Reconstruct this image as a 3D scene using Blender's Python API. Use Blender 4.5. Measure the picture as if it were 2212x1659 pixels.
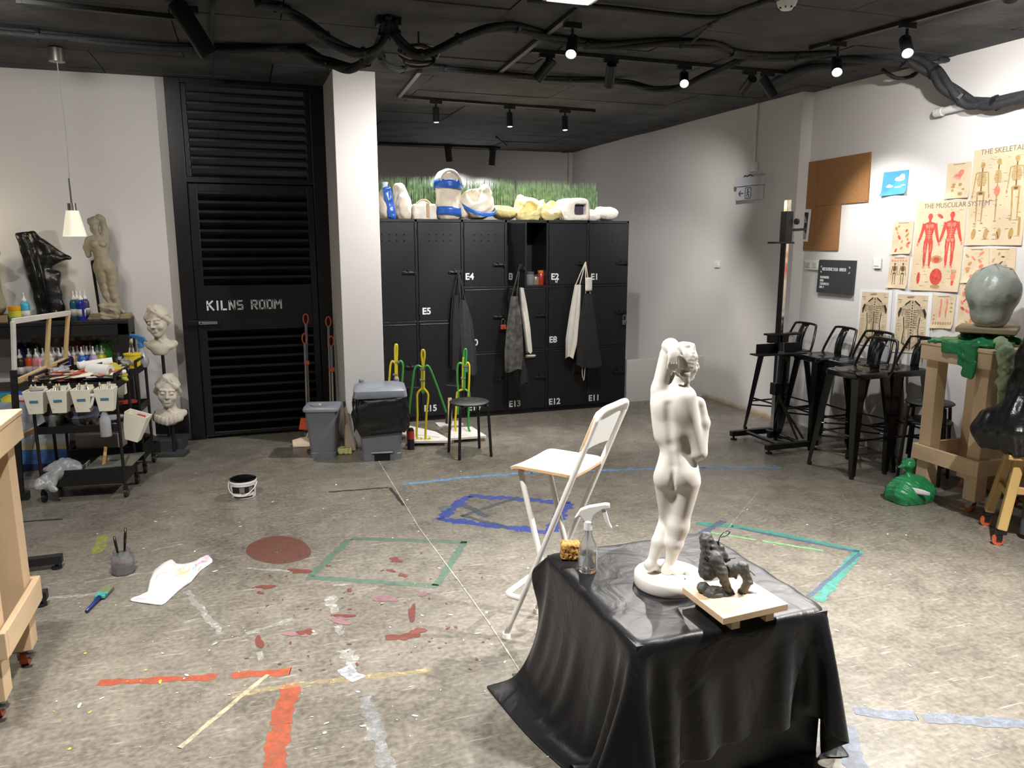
import bpy, bmesh, math, random
import numpy as np
from mathutils import Vector, Matrix, Euler
R = math.radians
random.seed(7)
rng = np.random.default_rng(11)
scene = bpy.context.scene
C = scene.collection
for o in list(bpy.data.objects):
    bpy.data.objects.remove(o)

# ------------------------------------------------------------ camera
F_PX, PITCH, YAW, EYE = 1661.0, R(10.57), R(19.0), 1.7
cd = bpy.data.cameras.new('camera')
cam = bpy.data.objects.new('camera', cd); C.objects.link(cam)
cd.sensor_width = 36.0; cd.lens = 36.0 * F_PX / 2212.0; cd.clip_start = 0.05
cam.location = (0, 0, EYE); cam.rotation_euler = (R(90) - PITCH, 0, -YAW)
scene.camera = cam

# ------------------------------------------------------------ world, exposure
w = bpy.data.worlds.new('world'); scene.world = w; w.use_nodes = True
w.node_tree.nodes['Background'].inputs[0].default_value = (0.9, 0.92, 1.0, 1)
w.node_tree.nodes['Background'].inputs[1].default_value = 0.04
vs = scene.view_settings
scene.display_settings.display_device = 'sRGB'
vs.view_transform = 'Standard'; vs.look = 'None'; vs.gamma = 1.0; vs.use_curve_mapping = False
vs.exposure = 0.75

def spot_light(name, loc, aim, power, deg=70, blend=.6, size=.06, col=(1.0, .965, .925)):
    l = bpy.data.lights.new(name, 'SPOT'); l.energy = power; l.spot_size = R(deg); l.spot_blend = blend
    l.shadow_soft_size = size; l.color = col
    o = bpy.data.objects.new(name, l); C.objects.link(o)
    o.location = loc
    o.rotation_euler = (Vector(aim) - Vector(loc)).to_track_quat('-Z', 'Y').to_euler()
    return o
# unseen ceiling spots above the view, assumed and put in to light the room
spot_light('unseen_spot', (0.1, 2.2, 2.85), (0.6, 3.0, 0), 270, 95, .8, .05)
spot_light('unseen_spot', (2.9, 1.6, 2.85), (2.5, 2.5, 0), 520, 85, .8, .04)
spot_light('unseen_spot', (-0.9, 2.9, 2.85), (-.9, 4.0, .0), 170, 95, .8, .05)
spot_light('unseen_spot', (-1.2, 4.6, 2.85), (-1.5, 7.0, 1.7), 42, 120, .8, .2)
spot_light('unseen_spot', (3.2, 3.4, 2.85), (4.84, 4.0, 1.7), 75, 75, .8, .04, (.97, .97, 1.0))

# ------------------------------------------------------------ measuring the room
def _ray(x, y):
    u, v = (x - 1106.0) / F_PX, (y - 829.5) / F_PX
    c, s = math.cos(PITCH), math.sin(PITCH)
    a, b, z = u, c - v * s, -s - v * c
    c, s = math.cos(YAW), math.sin(YAW)
    return Vector((a * c + b * s, -a * s + b * c, z))
EYEV = Vector((0, 0, EYE))
def g(x, y, z=0.0):
    d = _ray(x, y); return EYEV + d * ((z - EYE) / d.z)
def onY(x, y, Y):
    d = _ray(x, y); return EYEV + d * (Y / d.y)
def onX(x, y, X):
    d = _ray(x, y); return EYEV + d * (X / d.x)
FWD = Vector((math.sin(YAW), math.cos(YAW), 0)); RIGHT = Vector((math.cos(YAW), -math.sin(YAW), 0))
def onD(x, y, D):                     # point at horizontal distance D along the viewing direction
    d = _ray(x, y); return EYEV + d * (D / d.dot(FWD))

# ------------------------------------------------------------ materials
def lin(c):
    out = []
    for v in c[:3]:
        v = v / 255.0
        out.append(v / 12.92 if v <= .04045 else ((v + .055) / 1.055) ** 2.4)
    return (*out, 1.0)
MATS = {}
def M(name, col=(128, 128, 128), rough=.5, metal=0.0, var=.10, scale=9.0, bump=0.0, bscale=70.0,
      spec=.5, trans=0.0, emit=0.0, alpha=1.0, coat=0.0, stretch=(1, 1, 1), col2=None):
    if name in MATS: return MATS[name]
    m = bpy.data.materials.new(name); m.use_nodes = True; MATS[name] = m
    nt = m.node_tree; N = nt.nodes; L = nt.links
    p = N['Principled BSDF']
    base = lin(col)
    tc = N.new('ShaderNodeTexCoord'); mp = N.new('ShaderNodeMapping'); mp.inputs['Scale'].default_value = stretch
    L.new(tc.outputs['Object'], mp.inputs['Vector'])
    nz = N.new('ShaderNodeTexNoise'); nz.inputs['Scale'].default_value = scale; nz.inputs['Detail'].default_value = 5
    L.new(mp.outputs['Vector'], nz.inputs['Vector'])
    rp = N.new('ShaderNodeValToRGB')
    rp.color_ramp.elements[0].position = .3; rp.color_ramp.elements[1].position = .7
    if col2: a, b = base, lin(col2)
    else:
        a = tuple(min(1, c * (1 - var)) for c in base[:3]) + (1,)
        b = tuple(min(1, c * (1 + var)) for c in base[:3]) + (1,)
    rp.color_ramp.elements[0].color = a; rp.color_ramp.elements[1].color = b
    L.new(nz.outputs['Fac'], rp.inputs['Fac']); L.new(rp.outputs['Color'], p.inputs['Base Color'])
    p.inputs['Roughness'].default_value = rough; p.inputs['Metallic'].default_value = metal
    p.inputs['Specular IOR Level'].default_value = spec
    p.inputs['Transmission Weight'].default_value = trans; p.inputs['Alpha'].default_value = alpha
    p.inputs['Coat Weight'].default_value = coat
    if emit:
        p.inputs['Emission Color'].default_value = base; p.inputs['Emission Strength'].default_value = emit
    if bump:
        n2 = N.new('ShaderNodeTexNoise'); n2.inputs['Scale'].default_value = bscale; n2.inputs['Detail'].default_value = 6
        L.new(mp.outputs['Vector'], n2.inputs['Vector'])
        bp = N.new('ShaderNodeBump'); bp.inputs['Strength'].default_value = bump; bp.inputs['Distance'].default_value = .01
        L.new(n2.outputs['Fac'], bp.inputs['Height']); L.new(bp.outputs['Normal'], p.inputs['Normal'])
    return m

# ------------------------------------------------------------ mesh building
class MB:
    def __init__(s): s.v = []; s.f = []
    def add(s, vs, fs):
        o = len(s.v); s.v += [Vector(v) for v in vs]; s.f += [tuple(i + o for i in f) for f in fs]; return s
    def box(s, c, d, rot=(0, 0, 0), taper=(1, 1)):
        m = Euler(rot).to_matrix(); c = Vector(c); vs = []
        for z in (-.5, .5):
            t = (1, 1) if z < 0 else taper
            for x, y in ((-.5, -.5), (.5, -.5), (.5, .5), (-.5, .5)):
                vs.append(c + m @ Vector((x * d[0] * t[0], y * d[1] * t[1], z * d[2])))
        return s.add(vs, [(3, 2, 1, 0), (4, 5, 6, 7), (0, 1, 5, 4), (1, 2, 6, 5), (2, 3, 7, 6), (3, 0, 4, 7)])
    def bb(s, a, b):
        a, b = Vector(a), Vector(b); return s.box((a + b) / 2, [abs(b[i] - a[i]) for i in range(3)])
    def bar(s, a, b, wd, ht, up=(0, 0, 1)):      # rectangular bar from a to b
        a, b = Vector(a), Vector(b); d = (b - a).normalized(); u = Vector(up)
        if abs(d.dot(u)) > .98: u = Vector((0, 1, 0))
        x = d.cross(u).normalized(); u = x.cross(d).normalized(); vs = []
        for p in (a, b):
            for i, j in ((-.5, -.5), (.5, -.5), (.5, .5), (-.5, .5)): vs.append(p + x * wd * i + u * ht * j)
        return s.add(vs, [(3, 2, 1, 0), (4, 5, 6, 7), (0, 1, 5, 4), (1, 2, 6, 5), (2, 3, 7, 6), (3, 0, 4, 7)])
    def tube(s, pts, r, n=8, closed=False, caps=True):
        P = [Vector(p) for p in pts]; k = len(P)
        rs = r if isinstance(r, (list, tuple)) else [r] * k
        T = []
        for i in range(k):
            if closed: T.append((P[(i + 1) % k] - P[i - 1]).normalized())
            else: T.append((P[min(i + 1, k - 1)] - P[max(i - 1, 0)]).normalized())
        u = T[0].orthogonal().normalized(); vs = []; fs = []
        for i in range(k):
            u = (u - T[i] * u.dot(T[i])); u = u.normalized() if u.length > 1e-6 else T[i].orthogonal().normalized()
            w_ = T[i].cross(u)
            for j in range(n):
                a = 2 * math.pi * j / n; vs.append(P[i] + (u * math.cos(a) + w_ * math.sin(a)) * rs[i])
        for i in range(k if closed else k - 1):
            i2 = (i + 1) % k
            for j in range(n):
                j2 = (j + 1) % n; fs.append((i * n + j, i * n + j2, i2 * n + j2, i2 * n + j))
        if caps and not closed:
            fs.append(tuple(range(n - 1, -1, -1))); fs.append(tuple((k - 1) * n + j for j in range(n)))
        return s.add(vs, fs)
    def lathe(s, prof, c=(0, 0, 0), n=24, m=None, sx=1, sy=1):
        c = Vector(c); vs = []; fs = []; k = len(prof)
        for r, z in prof:
            for j in range(n):
                a = 2 * math.pi * j / n; p = Vector((r * math.cos(a) * sx, r * math.sin(a) * sy, z))
                vs.append(c + (m @ p if m else p))
        for i in range(k - 1):
            for j in range(n):
                j2 = (j + 1) % n; fs.append((i * n + j, i * n + j2, (i + 1) * n + j2, (i + 1) * n + j))
        if prof[0][0] > 1e-5: fs.append(tuple(range(n - 1, -1, -1)))
        if prof[-1][0] > 1e-5: fs.append(tuple((k - 1) * n + j for j in range(n)))
        return s.add(vs, fs)
    def prism(s, poly, o, ux, uy, th):            # polygon in the plane (ux,uy) through o, thickness along the normal
        o, ux, uy = Vector(o), Vector(ux), Vector(uy); nn = ux.cross(uy).normalized() * th; k = len(poly)
        a = [o + ux * x + uy * y for x, y in poly]; b = [p + nn for p in a]
        return s.add(a + b, [tuple(range(k - 1, -1, -1)), tuple(range(k, 2 * k))] +
                     [(i, (i + 1) % k, k + (i + 1) % k, k + i) for i in range(k)])
    def grid(s, fn, nu, nv, closeu=False):
        vs = [fn(i / nu if closeu else i / (nu - 1), j / (nv - 1)) for j in range(nv) for i in range(nu)]; fs = []
        for j in range(nv - 1):
            for i in range(nu if closeu else nu - 1):
                i2 = (i + 1) % nu; fs.append((j * nu + i, j * nu + i2, (j + 1) * nu + i2, (j + 1) * nu + i))
        return s.add(vs, fs)
    def hull(s, pts):                              # convex lump
        bm = bmesh.new()
        for p in pts: bm.verts.new(p)
        r_ = bmesh.ops.convex_hull(bm, input=bm.verts)
        bmesh.ops.delete(bm, geom=[e for e in r_['geom_interior'] if isinstance(e, bmesh.types.BMVert)], context='VERTS')
        bm.verts.index_update(); s.add([v.co.copy() for v in bm.verts], [tuple(v.index for v in f.verts) for f in bm.faces]); bm.free(); return s
    def build(s, name, mat, parent=None, off=None, smooth=None, bevel=0, sub=0, solid=0, weld=False):
        me = bpy.data.meshes.new(name); o_ = Vector(off) if off is not None else Vector((0, 0, 0))
        me.from_pydata([tuple(v - o_) for v in s.v], [], s.f); me.update()
        if weld:
            bm = bmesh.new(); bm.from_mesh(me); bmesh.ops.remove_doubles(bm, verts=bm.verts, dist=1e-4)
            bmesh.ops.recalc_face_normals(bm, faces=bm.faces); bm.to_mesh(me); bm.free()
        return finish(me, name, mat, parent, smooth, bevel, sub, solid)
def finish(me, name, mat, parent=None, smooth=None, bevel=0, sub=0, solid=0):
    o = bpy.data.objects.new(name, me); C.objects.link(o)
    if mat: me.materials.append(mat)
    if parent: o.parent = parent
    if smooth is not None:
        if smooth >= 180: me.shade_smooth()
        else:
            me.shade_smooth()
            try: me.set_sharp_from_angle(angle=R(smooth))
            except Exception: pass
    if solid:
        b = o.modifiers.new('solid', 'SOLIDIFY'); b.thickness = solid; b.offset = 0
    if sub:
        b = o.modifiers.new('sub', 'SUBSURF'); b.levels = sub; b.render_levels = sub
    if bevel:
        b = o.modifiers.new('bevel', 'BEVEL'); b.width = bevel; b.segments = 2; b.limit_method = 'ANGLE'
    return o
def thing(name, label, cat, loc=(0, 0, 0), rz=0, group=None):
    o = bpy.data.objects.new(name, None); C.objects.link(o); o.empty_display_size = .1
    o.location = loc; o.rotation_euler = (0, 0, rz); return tag(o, label, cat, group)
def tag(o, label, cat, group=None):
    o['label'] = label; o['category'] = cat
    if group: o['group'] = group
    return o
def struct(o, label=None):
    o['kind'] = 'structure'
    if label: o['label'] = label
    return o
def dup(root, loc=None, rz=None, label=None, group=None, scale=None):
    r = root.copy(); C.objects.link(r)
    if loc is not None: r.location = loc
    if rz is not None: r.rotation_euler = (0, 0, rz)
    if scale is not None: r.scale = scale if hasattr(scale, '__len__') else (scale,) * 3
    if label: r['label'] = label
    if group: r['group'] = group
    for ch in list(root.children):
        c = ch.copy(); C.objects.link(c); c.parent = r
        for q in ch.children:
            d = q.copy(); C.objects.link(d); d.parent = c
    return r
def onebox(name, a, b, mat, parent=None, off=None, bevel=0):
    return MB().bb(a, b).build(name, mat, parent, off, bevel=bevel)

# ------------------------------------------------------------ rounded bodies: smooth union of simple solids, meshed
class SDF:
    def __init__(s, lo, hi, h):
        s.lo = np.array(lo, float); s.h = h; s.n = np.ceil((np.array(hi) - s.lo) / h).astype(int) + 1
        s.ax = [s.lo[i] + h * np.arange(s.n[i]) for i in range(3)]
        s.d = np.full(s.n, 1e3, np.float32)
    def _sub(s, lo, hi):
        sl = []
        for i in range(3):
            a = max(0, int((lo[i] - s.lo[i]) / s.h)); b = min(s.n[i], int((hi[i] - s.lo[i]) / s.h) + 2)
            sl.append(slice(a, max(a, b)))
        X = s.ax[0][sl[0]][:, None, None]; Y = s.ax[1][sl[1]][None, :, None]; Z = s.ax[2][sl[2]][None, None, :]
        return tuple(sl), X, Y, Z
    def _mix(s, sl, e, k, op):
        a = s.d[sl]
        if a.size == 0: return
        e = e.astype(np.float32)
        if op == '+':
            if k > 0: hh = np.maximum(k - np.abs(a - e), 0) / k; s.d[sl] = np.minimum(a, e) - hh * hh * k * .25
            else: s.d[sl] = np.minimum(a, e)
        else:
            e = -e
            if k > 0: hh = np.maximum(k - np.abs(a - e), 0) / k; s.d[sl] = np.maximum(a, e) + hh * hh * k * .25
            else: s.d[sl] = np.maximum(a, e)
    def cap(s, a, b, ra, rb=None, k=.0, op='+'):
        rb = ra if rb is None else rb; a = np.array(a, float); b = np.array(b, float); m = max(ra, rb) + k + 3 * s.h
        sl, X, Y, Z = s._sub(np.minimum(a, b) - m, np.maximum(a, b) + m)
        d = b - a; L2 = max(d @ d, 1e-12)
        t = np.clip(((X - a[0]) * d[0] + (Y - a[1]) * d[1] + (Z - a[2]) * d[2]) / L2, 0, 1)
        e = np.sqrt((X - a[0] - t * d[0]) ** 2 + (Y - a[1] - t * d[1]) ** 2 + (Z - a[2] - t * d[2]) ** 2) - (ra + (rb - ra) * t)
        s._mix(sl, e, k, op); return s
    def ell(s, c, r, k=.0, op='+', rot=None):
        c = np.array(c, float); r = np.array(r if hasattr(r, '__len__') else (r,) * 3, float); m = max(r) + k + 3 * s.h
        sl, X, Y, Z = s._sub(c - m, c + m)
        x, y, z = X - c[0], Y - c[1], Z - c[2]
        if rot is not None:
            q = np.array(Euler(rot).to_matrix().transposed())
            x, y, z = (q[0, 0] * x + q[0, 1] * y + q[0, 2] * z, q[1, 0] * x + q[1, 1] * y + q[1, 2] * z, q[2, 0] * x + q[2, 1] * y + q[2, 2] * z)
        k0 = np.sqrt((x / r[0]) ** 2 + (y / r[1]) ** 2 + (z / r[2]) ** 2)
        k1 = np.sqrt((x / r[0] ** 2) ** 2 + (y / r[1] ** 2) ** 2 + (z / r[2] ** 2) ** 2) + 1e-9
        s._mix(sl, k0 * (k0 - 1) / k1, k, op); return s
    def box(s, c, hs, rd=.0, k=.0, op='+', rot=None):
        c = np.array(c, float); hs = np.array(hs, float); m = np.linalg.norm(hs) + rd + k + 3 * s.h
        sl, X, Y, Z = s._sub(c - m, c + m)
        x, y, z = X - c[0], Y - c[1], Z - c[2]
        if rot is not None:
            q = np.array(Euler(rot).to_matrix().transposed())
            x, y, z = (q[0, 0] * x + q[0, 1] * y + q[0, 2] * z, q[1, 0] * x + q[1, 1] * y + q[1, 2] * z, q[2, 0] * x + q[2, 1] * y + q[2, 2] * z)
        ex, ey, ez = np.abs(x) - hs[0], np.abs(y) - hs[1], np.abs(z) - hs[2]
        e = np.sqrt(np.maximum(ex, 0) ** 2 + np.maximum(ey, 0) ** 2 + np.maximum(ez, 0) ** 2) + np.minimum(np.maximum(ex, np.maximum(ey, ez)), 0) - rd
        s._mix(sl, e, k, op); return s
    def warp(s, amp, fr, seed=0):                  # lumpy surface
        r_ = np.random.default_rng(seed); X, Y, Z = s.ax[0][:, None, None], s.ax[1][None, :, None], s.ax[2][None, None, :]
        for i in range(6):
            a = r_.normal(size=3) * fr * (1 + .5 * i); ph = r_.uniform(0, 6.28)
            s.d += (amp / (1 + .5 * i) * np.sin(a[0] * X + a[1] * Y + a[2] * Z + ph)).astype(np.float32)
        return s
    def mesh(s):
        d = s.d; ins = d < 0; nx, ny, nz = d.shape
        c = np.zeros((nx - 1, ny - 1, nz - 1), np.int8)
        for i in (0, 1):
            for j in (0, 1):
                for k in (0, 1): c += ins[i:nx - 1 + i, j:ny - 1 + j, k:nz - 1 + k]
        act = (c > 0) & (c < 8); idx = np.full(act.shape, -1, np.int64); I, J, K = np.nonzero(act); idx[act] = np.arange(len(I))
        acc = np.zeros((len(I), 3)); cnt = np.zeros(len(I))
        co = [(i, j, k) for i in (0, 1) for j in (0, 1) for k in (0, 1)]
        for p in co:
            for a in range(3):
                if p[a]: continue
                q = list(p); q[a] = 1
                v1 = d[I + p[0], J + p[1], K + p[2]]; v2 = d[I + q[0], J + q[1], K + q[2]]; m = (v1 < 0) != (v2 < 0)
                t = np.where(m, v1 / np.where(v1 == v2, 1, v1 - v2), 0)
                pt = np.tile(np.array(p, float), (len(I), 1)); pt[:, a] += t
                acc[m] += pt[m]; cnt[m] += 1
        V = (np.stack([I, J, K], 1) + acc / np.maximum(cnt, 1)[:, None]) * s.h + s.lo
        Q = []
        for a in range(3):
            u, v = (a + 1) % 3, (a + 2) % 3
            sa = [slice(1, -1)] * 3; sb = [slice(1, -1)] * 3; sa[a] = slice(0, -1); sb[a] = slice(1, None)
            A, B = ins[tuple(sa)], ins[tuple(sb)]; idxs = np.nonzero(A != B); s1 = A[idxs]
            pos = np.stack(idxs, 1); pos[:, u] += 1; pos[:, v] += 1
            def ce(du, dv):
                p = pos.copy(); p[:, u] += du; p[:, v] += dv; return idx[p[:, 0], p[:, 1], p[:, 2]]
            q = np.stack([ce(-1, -1), ce(0, -1), ce(0, 0), ce(-1, 0)], 1); q[~s1] = q[~s1][:, ::-1]; Q.append(q)
        return V, np.concatenate(Q)
    def build(s, name, mat, parent=None, off=None, xf=None):
        V, Q = s.mesh()
        if xf is not None: V = np.array([tuple(xf(Vector(p))) for p in V])
        if off is not None: V = V - np.array(off)
        return npmesh(V, Q, name, mat, parent)
def npmesh(V, Q, name, mat, parent=None, solid=0, sub=0):
    me = bpy.data.meshes.new(name); n = Q.shape[1]
    me.vertices.add(len(V)); me.vertices.foreach_set('co', np.asarray(V, np.float32).ravel())
    me.loops.add(Q.size); me.loops.foreach_set('vertex_index', Q.astype(np.int32).ravel())
    me.polygons.add(len(Q)); me.polygons.foreach_set('loop_start', np.arange(0, Q.size, n, dtype=np.int32))
    me.update(calc_edges=True); me.validate()
    return finish(me, name, mat, parent, smooth=180, solid=solid, sub=sub)

# ------------------------------------------------------------ lettering
FONT = {  # square stroke letters on a 4 x 6 grid
 'K': [((0,0),(0,6)),((0,3),(3.2,6)),((1,3.4),(3.6,0))], 'I': [((1,0),(1,6))], 'L': [((0,6),(0,0)),((0,.5),(3,.5))],
 'N': [((0,0),(0,6)),((0,6),(3,0)),((3,0),(3,6))], 'S': [((3.2,5.5),(0,5.5)),((.2,5.5),(.2,3)),((0,3),(3.2,3)),((3,3),(3,.5)),((3.2,.5),(0,.5))],
 'R': [((0,0),(0,6)),((0,5.5),(3,5.5)),((3,5.5),(3,3)),((3,3),(0,3)),((1.2,3),(3.2,0))],
 'O': [((.2,0),(.2,6)),((3,0),(3,6)),((0,.5),(3.2,.5)),((0,5.5),(3.2,5.5))], 'M': [((0,0),(0,6)),((3.8,0),(3.8,6)),((0,6),(1.9,2.6)),((1.9,2.6),(3.8,6))],
 'E': [((.2,0),(.2,6)),((0,5.5),(3,5.5)),((0,3),(2.6,3)),((0,.5),(3,.5))], 'T': [((1.5,0),(1.5,6)),((0,5.5),(3.2,5.5))],
 'A': [((.2,0),(.2,6)),((3,0),(3,6)),((0,5.5),(3.2,5.5)),((0,2.8),(3.2,2.8))], 'C': [((.2,0),(.2,6)),((0,5.5),(3.2,5.5)),((0,.5),(3.2,.5))],
 'D': [((.2,0),(.2,6)),((0,5.5),(2.6,5.5)),((0,.5),(2.6,.5)),((3,1),(3,5))], 'B': [((.2,0),(.2,6)),((0,5.5),(2.8,5.5)),((0,3),(2.8,3)),((0,.5),(2.8,.5)),((3,.6),(3,2.6)),((3,3.4),(3,5.4))],
 'Y': [((0,6),(1.6,3)),((3.2,6),(1.6,3)),((1.6,3),(1.6,0))], 'H': [((.2,0),(.2,6)),((3,0),(3,6)),((0,3),(3,3))], 'U': [((.2,0),(.2,6)),((3,0),(3,6)),((0,.5),(3,.5))], '|': [], ' ': []}
def strokes(mb, txt, o, ux, uy, h, wt=1.0, th=.002, gap=1.4):
    o, ux, uy = Vector(o), Vector(ux), Vector(uy); x = 0.0; s = h / 6.0
    nn = ux.cross(uy)
    for ch in txt:
        for (a, b) in FONT[ch]:
            p = o + ux * ((x + a[0]) * s) + uy * (a[1] * s) + nn * th * .5; q = o + ux * ((x + b[0]) * s) + uy * (b[1] * s) + nn * th * .5
            mb.bar(p, q, wt * s, th, up=nn)
        x += {'I': 2.0, ' ': 2.6, 'M': 4.0, 'K': 3.4}.get(ch, 3.2) + gap
    return x * s
def text_mesh(txt, size, depth=.001, bold=.0):
    cu = bpy.data.curves.new('t', 'FONT'); cu.body = txt; cu.size = size; cu.extrude = depth; cu.offset = bold
    o = bpy.data.objects.new('t', cu); C.objects.link(o); dg = bpy.context.evaluated_depsgraph_get()
    me = bpy.data.meshes.new_from_object(o.evaluated_get(dg)); bpy.data.objects.remove(o); bpy.data.curves.remove(cu); return me
def text(txt, name, o, ux, uy, size, mat, parent=None, off=None, bold=0.0, depth=.001):
    me = text_mesh(txt, size, depth, bold); ux, uy = Vector(ux).normalized(), Vector(uy).normalized(); n = ux.cross(uy)
    m = Matrix((ux, uy, n)).transposed().to_4x4(); m.translation = Vector(o) - (Vector(off) if off is not None else Vector())
    me.transform(m); me.materials.clear(); return finish(me, name, mat, parent)
# ============================================================ the room
WHITE = M('wall_white_paint', (214, 211, 208), .85, var=.02, scale=2, bump=.05, bscale=60)
def concrete():
    m = bpy.data.materials.new('polished_concrete'); m.use_nodes = True; nt = m.node_tree; N = nt.nodes; L = nt.links; p = N['Principled BSDF']
    tc = N.new('ShaderNodeTexCoord')
    def noise(sc, det, st=(1, 1, 1), dist=0.0, rot=0):
        mp = N.new('ShaderNodeMapping'); mp.inputs['Scale'].default_value = st; mp.inputs['Rotation'].default_value = (0, 0, rot); L.new(tc.outputs['Object'], mp.inputs['Vector'])
        n = N.new('ShaderNodeTexNoise'); n.inputs['Scale'].default_value = sc; n.inputs['Detail'].default_value = det; n.inputs['Distortion'].default_value = dist
        L.new(mp.outputs['Vector'], n.inputs['Vector']); return n.outputs['Fac']
    def ramp(f, a, b, pa, pb):
        r = N.new('ShaderNodeValToRGB'); r.color_ramp.elements[0].position = pa; r.color_ramp.elements[1].position = pb
        r.color_ramp.elements[0].color = a; r.color_ramp.elements[1].color = b; L.new(f, r.inputs['Fac']); return r.outputs['Color']
    def mix(f, a, b, mode='MIX'):
        x = N.new('ShaderNodeMix'); x.data_type = 'RGBA'; x.blend_type = mode
        if isinstance(f, float): x.inputs[0].default_value = f
        else: L.new(f, x.inputs[0])
        for i, s in ((6, a), (7, b)):
            if isinstance(s, tuple): x.inputs[i].default_value = s
            else: L.new(s, x.inputs[i])
        return x.outputs[2]
    big = ramp(noise(1.3, 6, dist=.6), lin((86, 81, 73)), lin((128, 122, 111)), .32, .7)
    med = ramp(noise(7, 8, dist=.4), lin((76, 71, 64)), lin((146, 140, 128)), .3, .72)
    c = mix(.5, big, med)
    fine = ramp(noise(45, 6), lin((84, 79, 71)), lin((158, 152, 140)), .34, .68); c = mix(.35, c, fine)
    s1 = ramp(noise(16, 6, (.5, 5, 1), .8, .5), (0, 0, 0, 1), (1, 1, 1, 1), .62, .72)
    c = mix(s1, c, mix(.35, c, lin((205, 198, 186))))
    s2 = ramp(noise(20, 6, (.4, 6, 1), 1.2, 2.2), (0, 0, 0, 1), (1, 1, 1, 1), .64, .73)
    c = mix(s2, c, mix(.4, c, lin((205, 198, 186))))
    s3 = ramp(noise(24, 5, (.35, 6, 1), 1.0, 1.2), (0, 0, 0, 1), (1, 1, 1, 1), .64, .75)
    c = mix(s3, c, mix(.4, c, lin((52, 46, 40))))
    L.new(c, p.inputs['Base Color'])
    r = N.new('ShaderNodeMapRange'); r.inputs[3].default_value = .16; r.inputs[4].default_value = .42; L.new(noise(6, 6), r.inputs[0]); L.new(r.outputs[0], p.inputs['Roughness'])
    b = N.new('ShaderNodeBump'); b.inputs['Strength'].default_value = .12; b.inputs['Distance'].default_value = .004; L.new(noise(30, 8), b.inputs['Height']); L.new(b.outputs['Normal'], p.inputs['Normal'])
    p.inputs['Specular IOR Level'].default_value = .45
    return m
floor = struct(onebox('floor', (-5, -3, -.1), (5.3, 11.3, 0), concrete()), 'worn brown-grey polished concrete floor with paint marks')

def worn(name, col, cover=.5, rough=.6):
    m = bpy.data.materials.new(name); m.use_nodes = True; nt = m.node_tree; N = nt.nodes; L = nt.links; p = N['Principled BSDF']
    p.inputs['Base Color'].default_value = lin(col); p.inputs['Roughness'].default_value = rough
    tc = N.new('ShaderNodeTexCoord'); n = N.new('ShaderNodeTexNoise'); n.inputs['Scale'].default_value = 28; n.inputs['Detail'].default_value = 9
    n.inputs['Roughness'].default_value = .7; L.new(tc.outputs['Object'], n.inputs['Vector'])
    r = N.new('ShaderNodeMapRange'); r.inputs[1].default_value = .62 - cover * .45; r.inputs[2].default_value = .72 - cover * .25; r.inputs[3].default_value = min(.8, .12 + .5 * cover); r.inputs[4].default_value = .92
    L.new(n.outputs['Fac'], r.inputs[0]); L.new(r.outputs[0], p.inputs['Alpha']); return m
_mz = [.0006]
def mark(pts, wd, mat, name='paint_mark', close=False, fray=.25):
    _mz[0] += .00003
    P = [g(*p) if len(p) == 2 else Vector(p) for p in pts]
    for p in P: p.z = _mz[0]
    if close: P.append(P[0].copy())
    mb = MB()
    for a, b in zip(P, P[1:]):
        d = b - a; n = max(3, int(d.length / .014)); f1, f2 = random.uniform(0, 9), random.uniform(0, 9); t = d.normalized(); q = Vector((-t.y, t.x, 0)); vs = []
        for i in range(n + 1):
            e = 1 if 0 < i < n else .8
            c = a + d * (i / n) + (t * random.uniform(-.02, .02) if e < 1 else Vector())
            w1, w2 = [wd * .5 * e * (1 + fray * (.6 * math.sin(i * .45 + f_) + .4 * math.sin(i * 1.3 + 2 * f_)) + random.uniform(-.35, .35) * fray) for f_ in (f1, f2)]; vs += [c + q * w1, c - q * w2]
        mb.add(vs, [(2 * i, 2 * i + 1, 2 * i + 3, 2 * i + 2) for i in range(n)])
    return mb.build(name, mat, floor)
def blot(c, rx, ry, mat, seed=0, jag=.18):
    _mz[0] += .00003; r_ = random.Random(seed); a = g(*c); u = g(c[0] + rx, c[1]) - a; v = g(c[0], c[1] - ry) - a; n = 40; ph = [r_.uniform(0, 6.28) for _ in range(5)]
    vs = []
    for i in range(n):
        t = 6.2832 * i / n; k = 1 + sum(jag / (j + 1) * math.sin((j + 2) * t + ph[j]) for j in range(5)); q = a + u * math.cos(t) * k + v * math.sin(t) * k; q.z = _mz[0]; vs.append(q)
    return MB().add(vs, [tuple(range(n))]).build('paint_mark', mat, floor)
mark([(757, 1163), (1003, 1171), (942, 1266), (668, 1247)], .045, worn('worn_green_paint', (86, 108, 94), .75), close=True)
BLUE = worn('worn_blue_paint', (44, 66, 150), .55)
mark([(1012, 1071), (1228, 1086), (1188, 1150), (950, 1121)], .07, BLUE, close=True, fray=.6); mark([(990, 1080), (950, 1122), (1080, 1140)], .03, BLUE)
SL = worn('worn_slate_paint', (66, 76, 86), .45)
mark([(1125, 1072), (1000, 1114), (1100, 1142)], .035, SL); mark([(1000, 1090), (1050, 1115)], .05, SL); mark([(952, 1098), (970, 1096)], .05, worn('worn_teal_dab', (70, 110, 104), .4))
mark([(868, 1047), (1000, 1032), (1150, 1021), (1350, 1015), (1520, 1011), (1690, 1010)], .04, worn('worn_sky_paint', (96, 150, 200), .5), fray=.5)
TAPE = worn('black_tape', (30, 32, 36), 1.1)
mark([(710, 1063), (842, 1053), (873, 1093)], .022, TAPE); mark([(1113, 1452), (1125, 1480)], .03, TAPE); mark([(35, 1128), (140, 1121)], .02, TAPE)
blot((602, 1187), 66, 30, worn('worn_red_paint', (104, 64, 54), .6), 3, .05)
OR = worn('worn_orange_paint', (164, 80, 54), .62)
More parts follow.
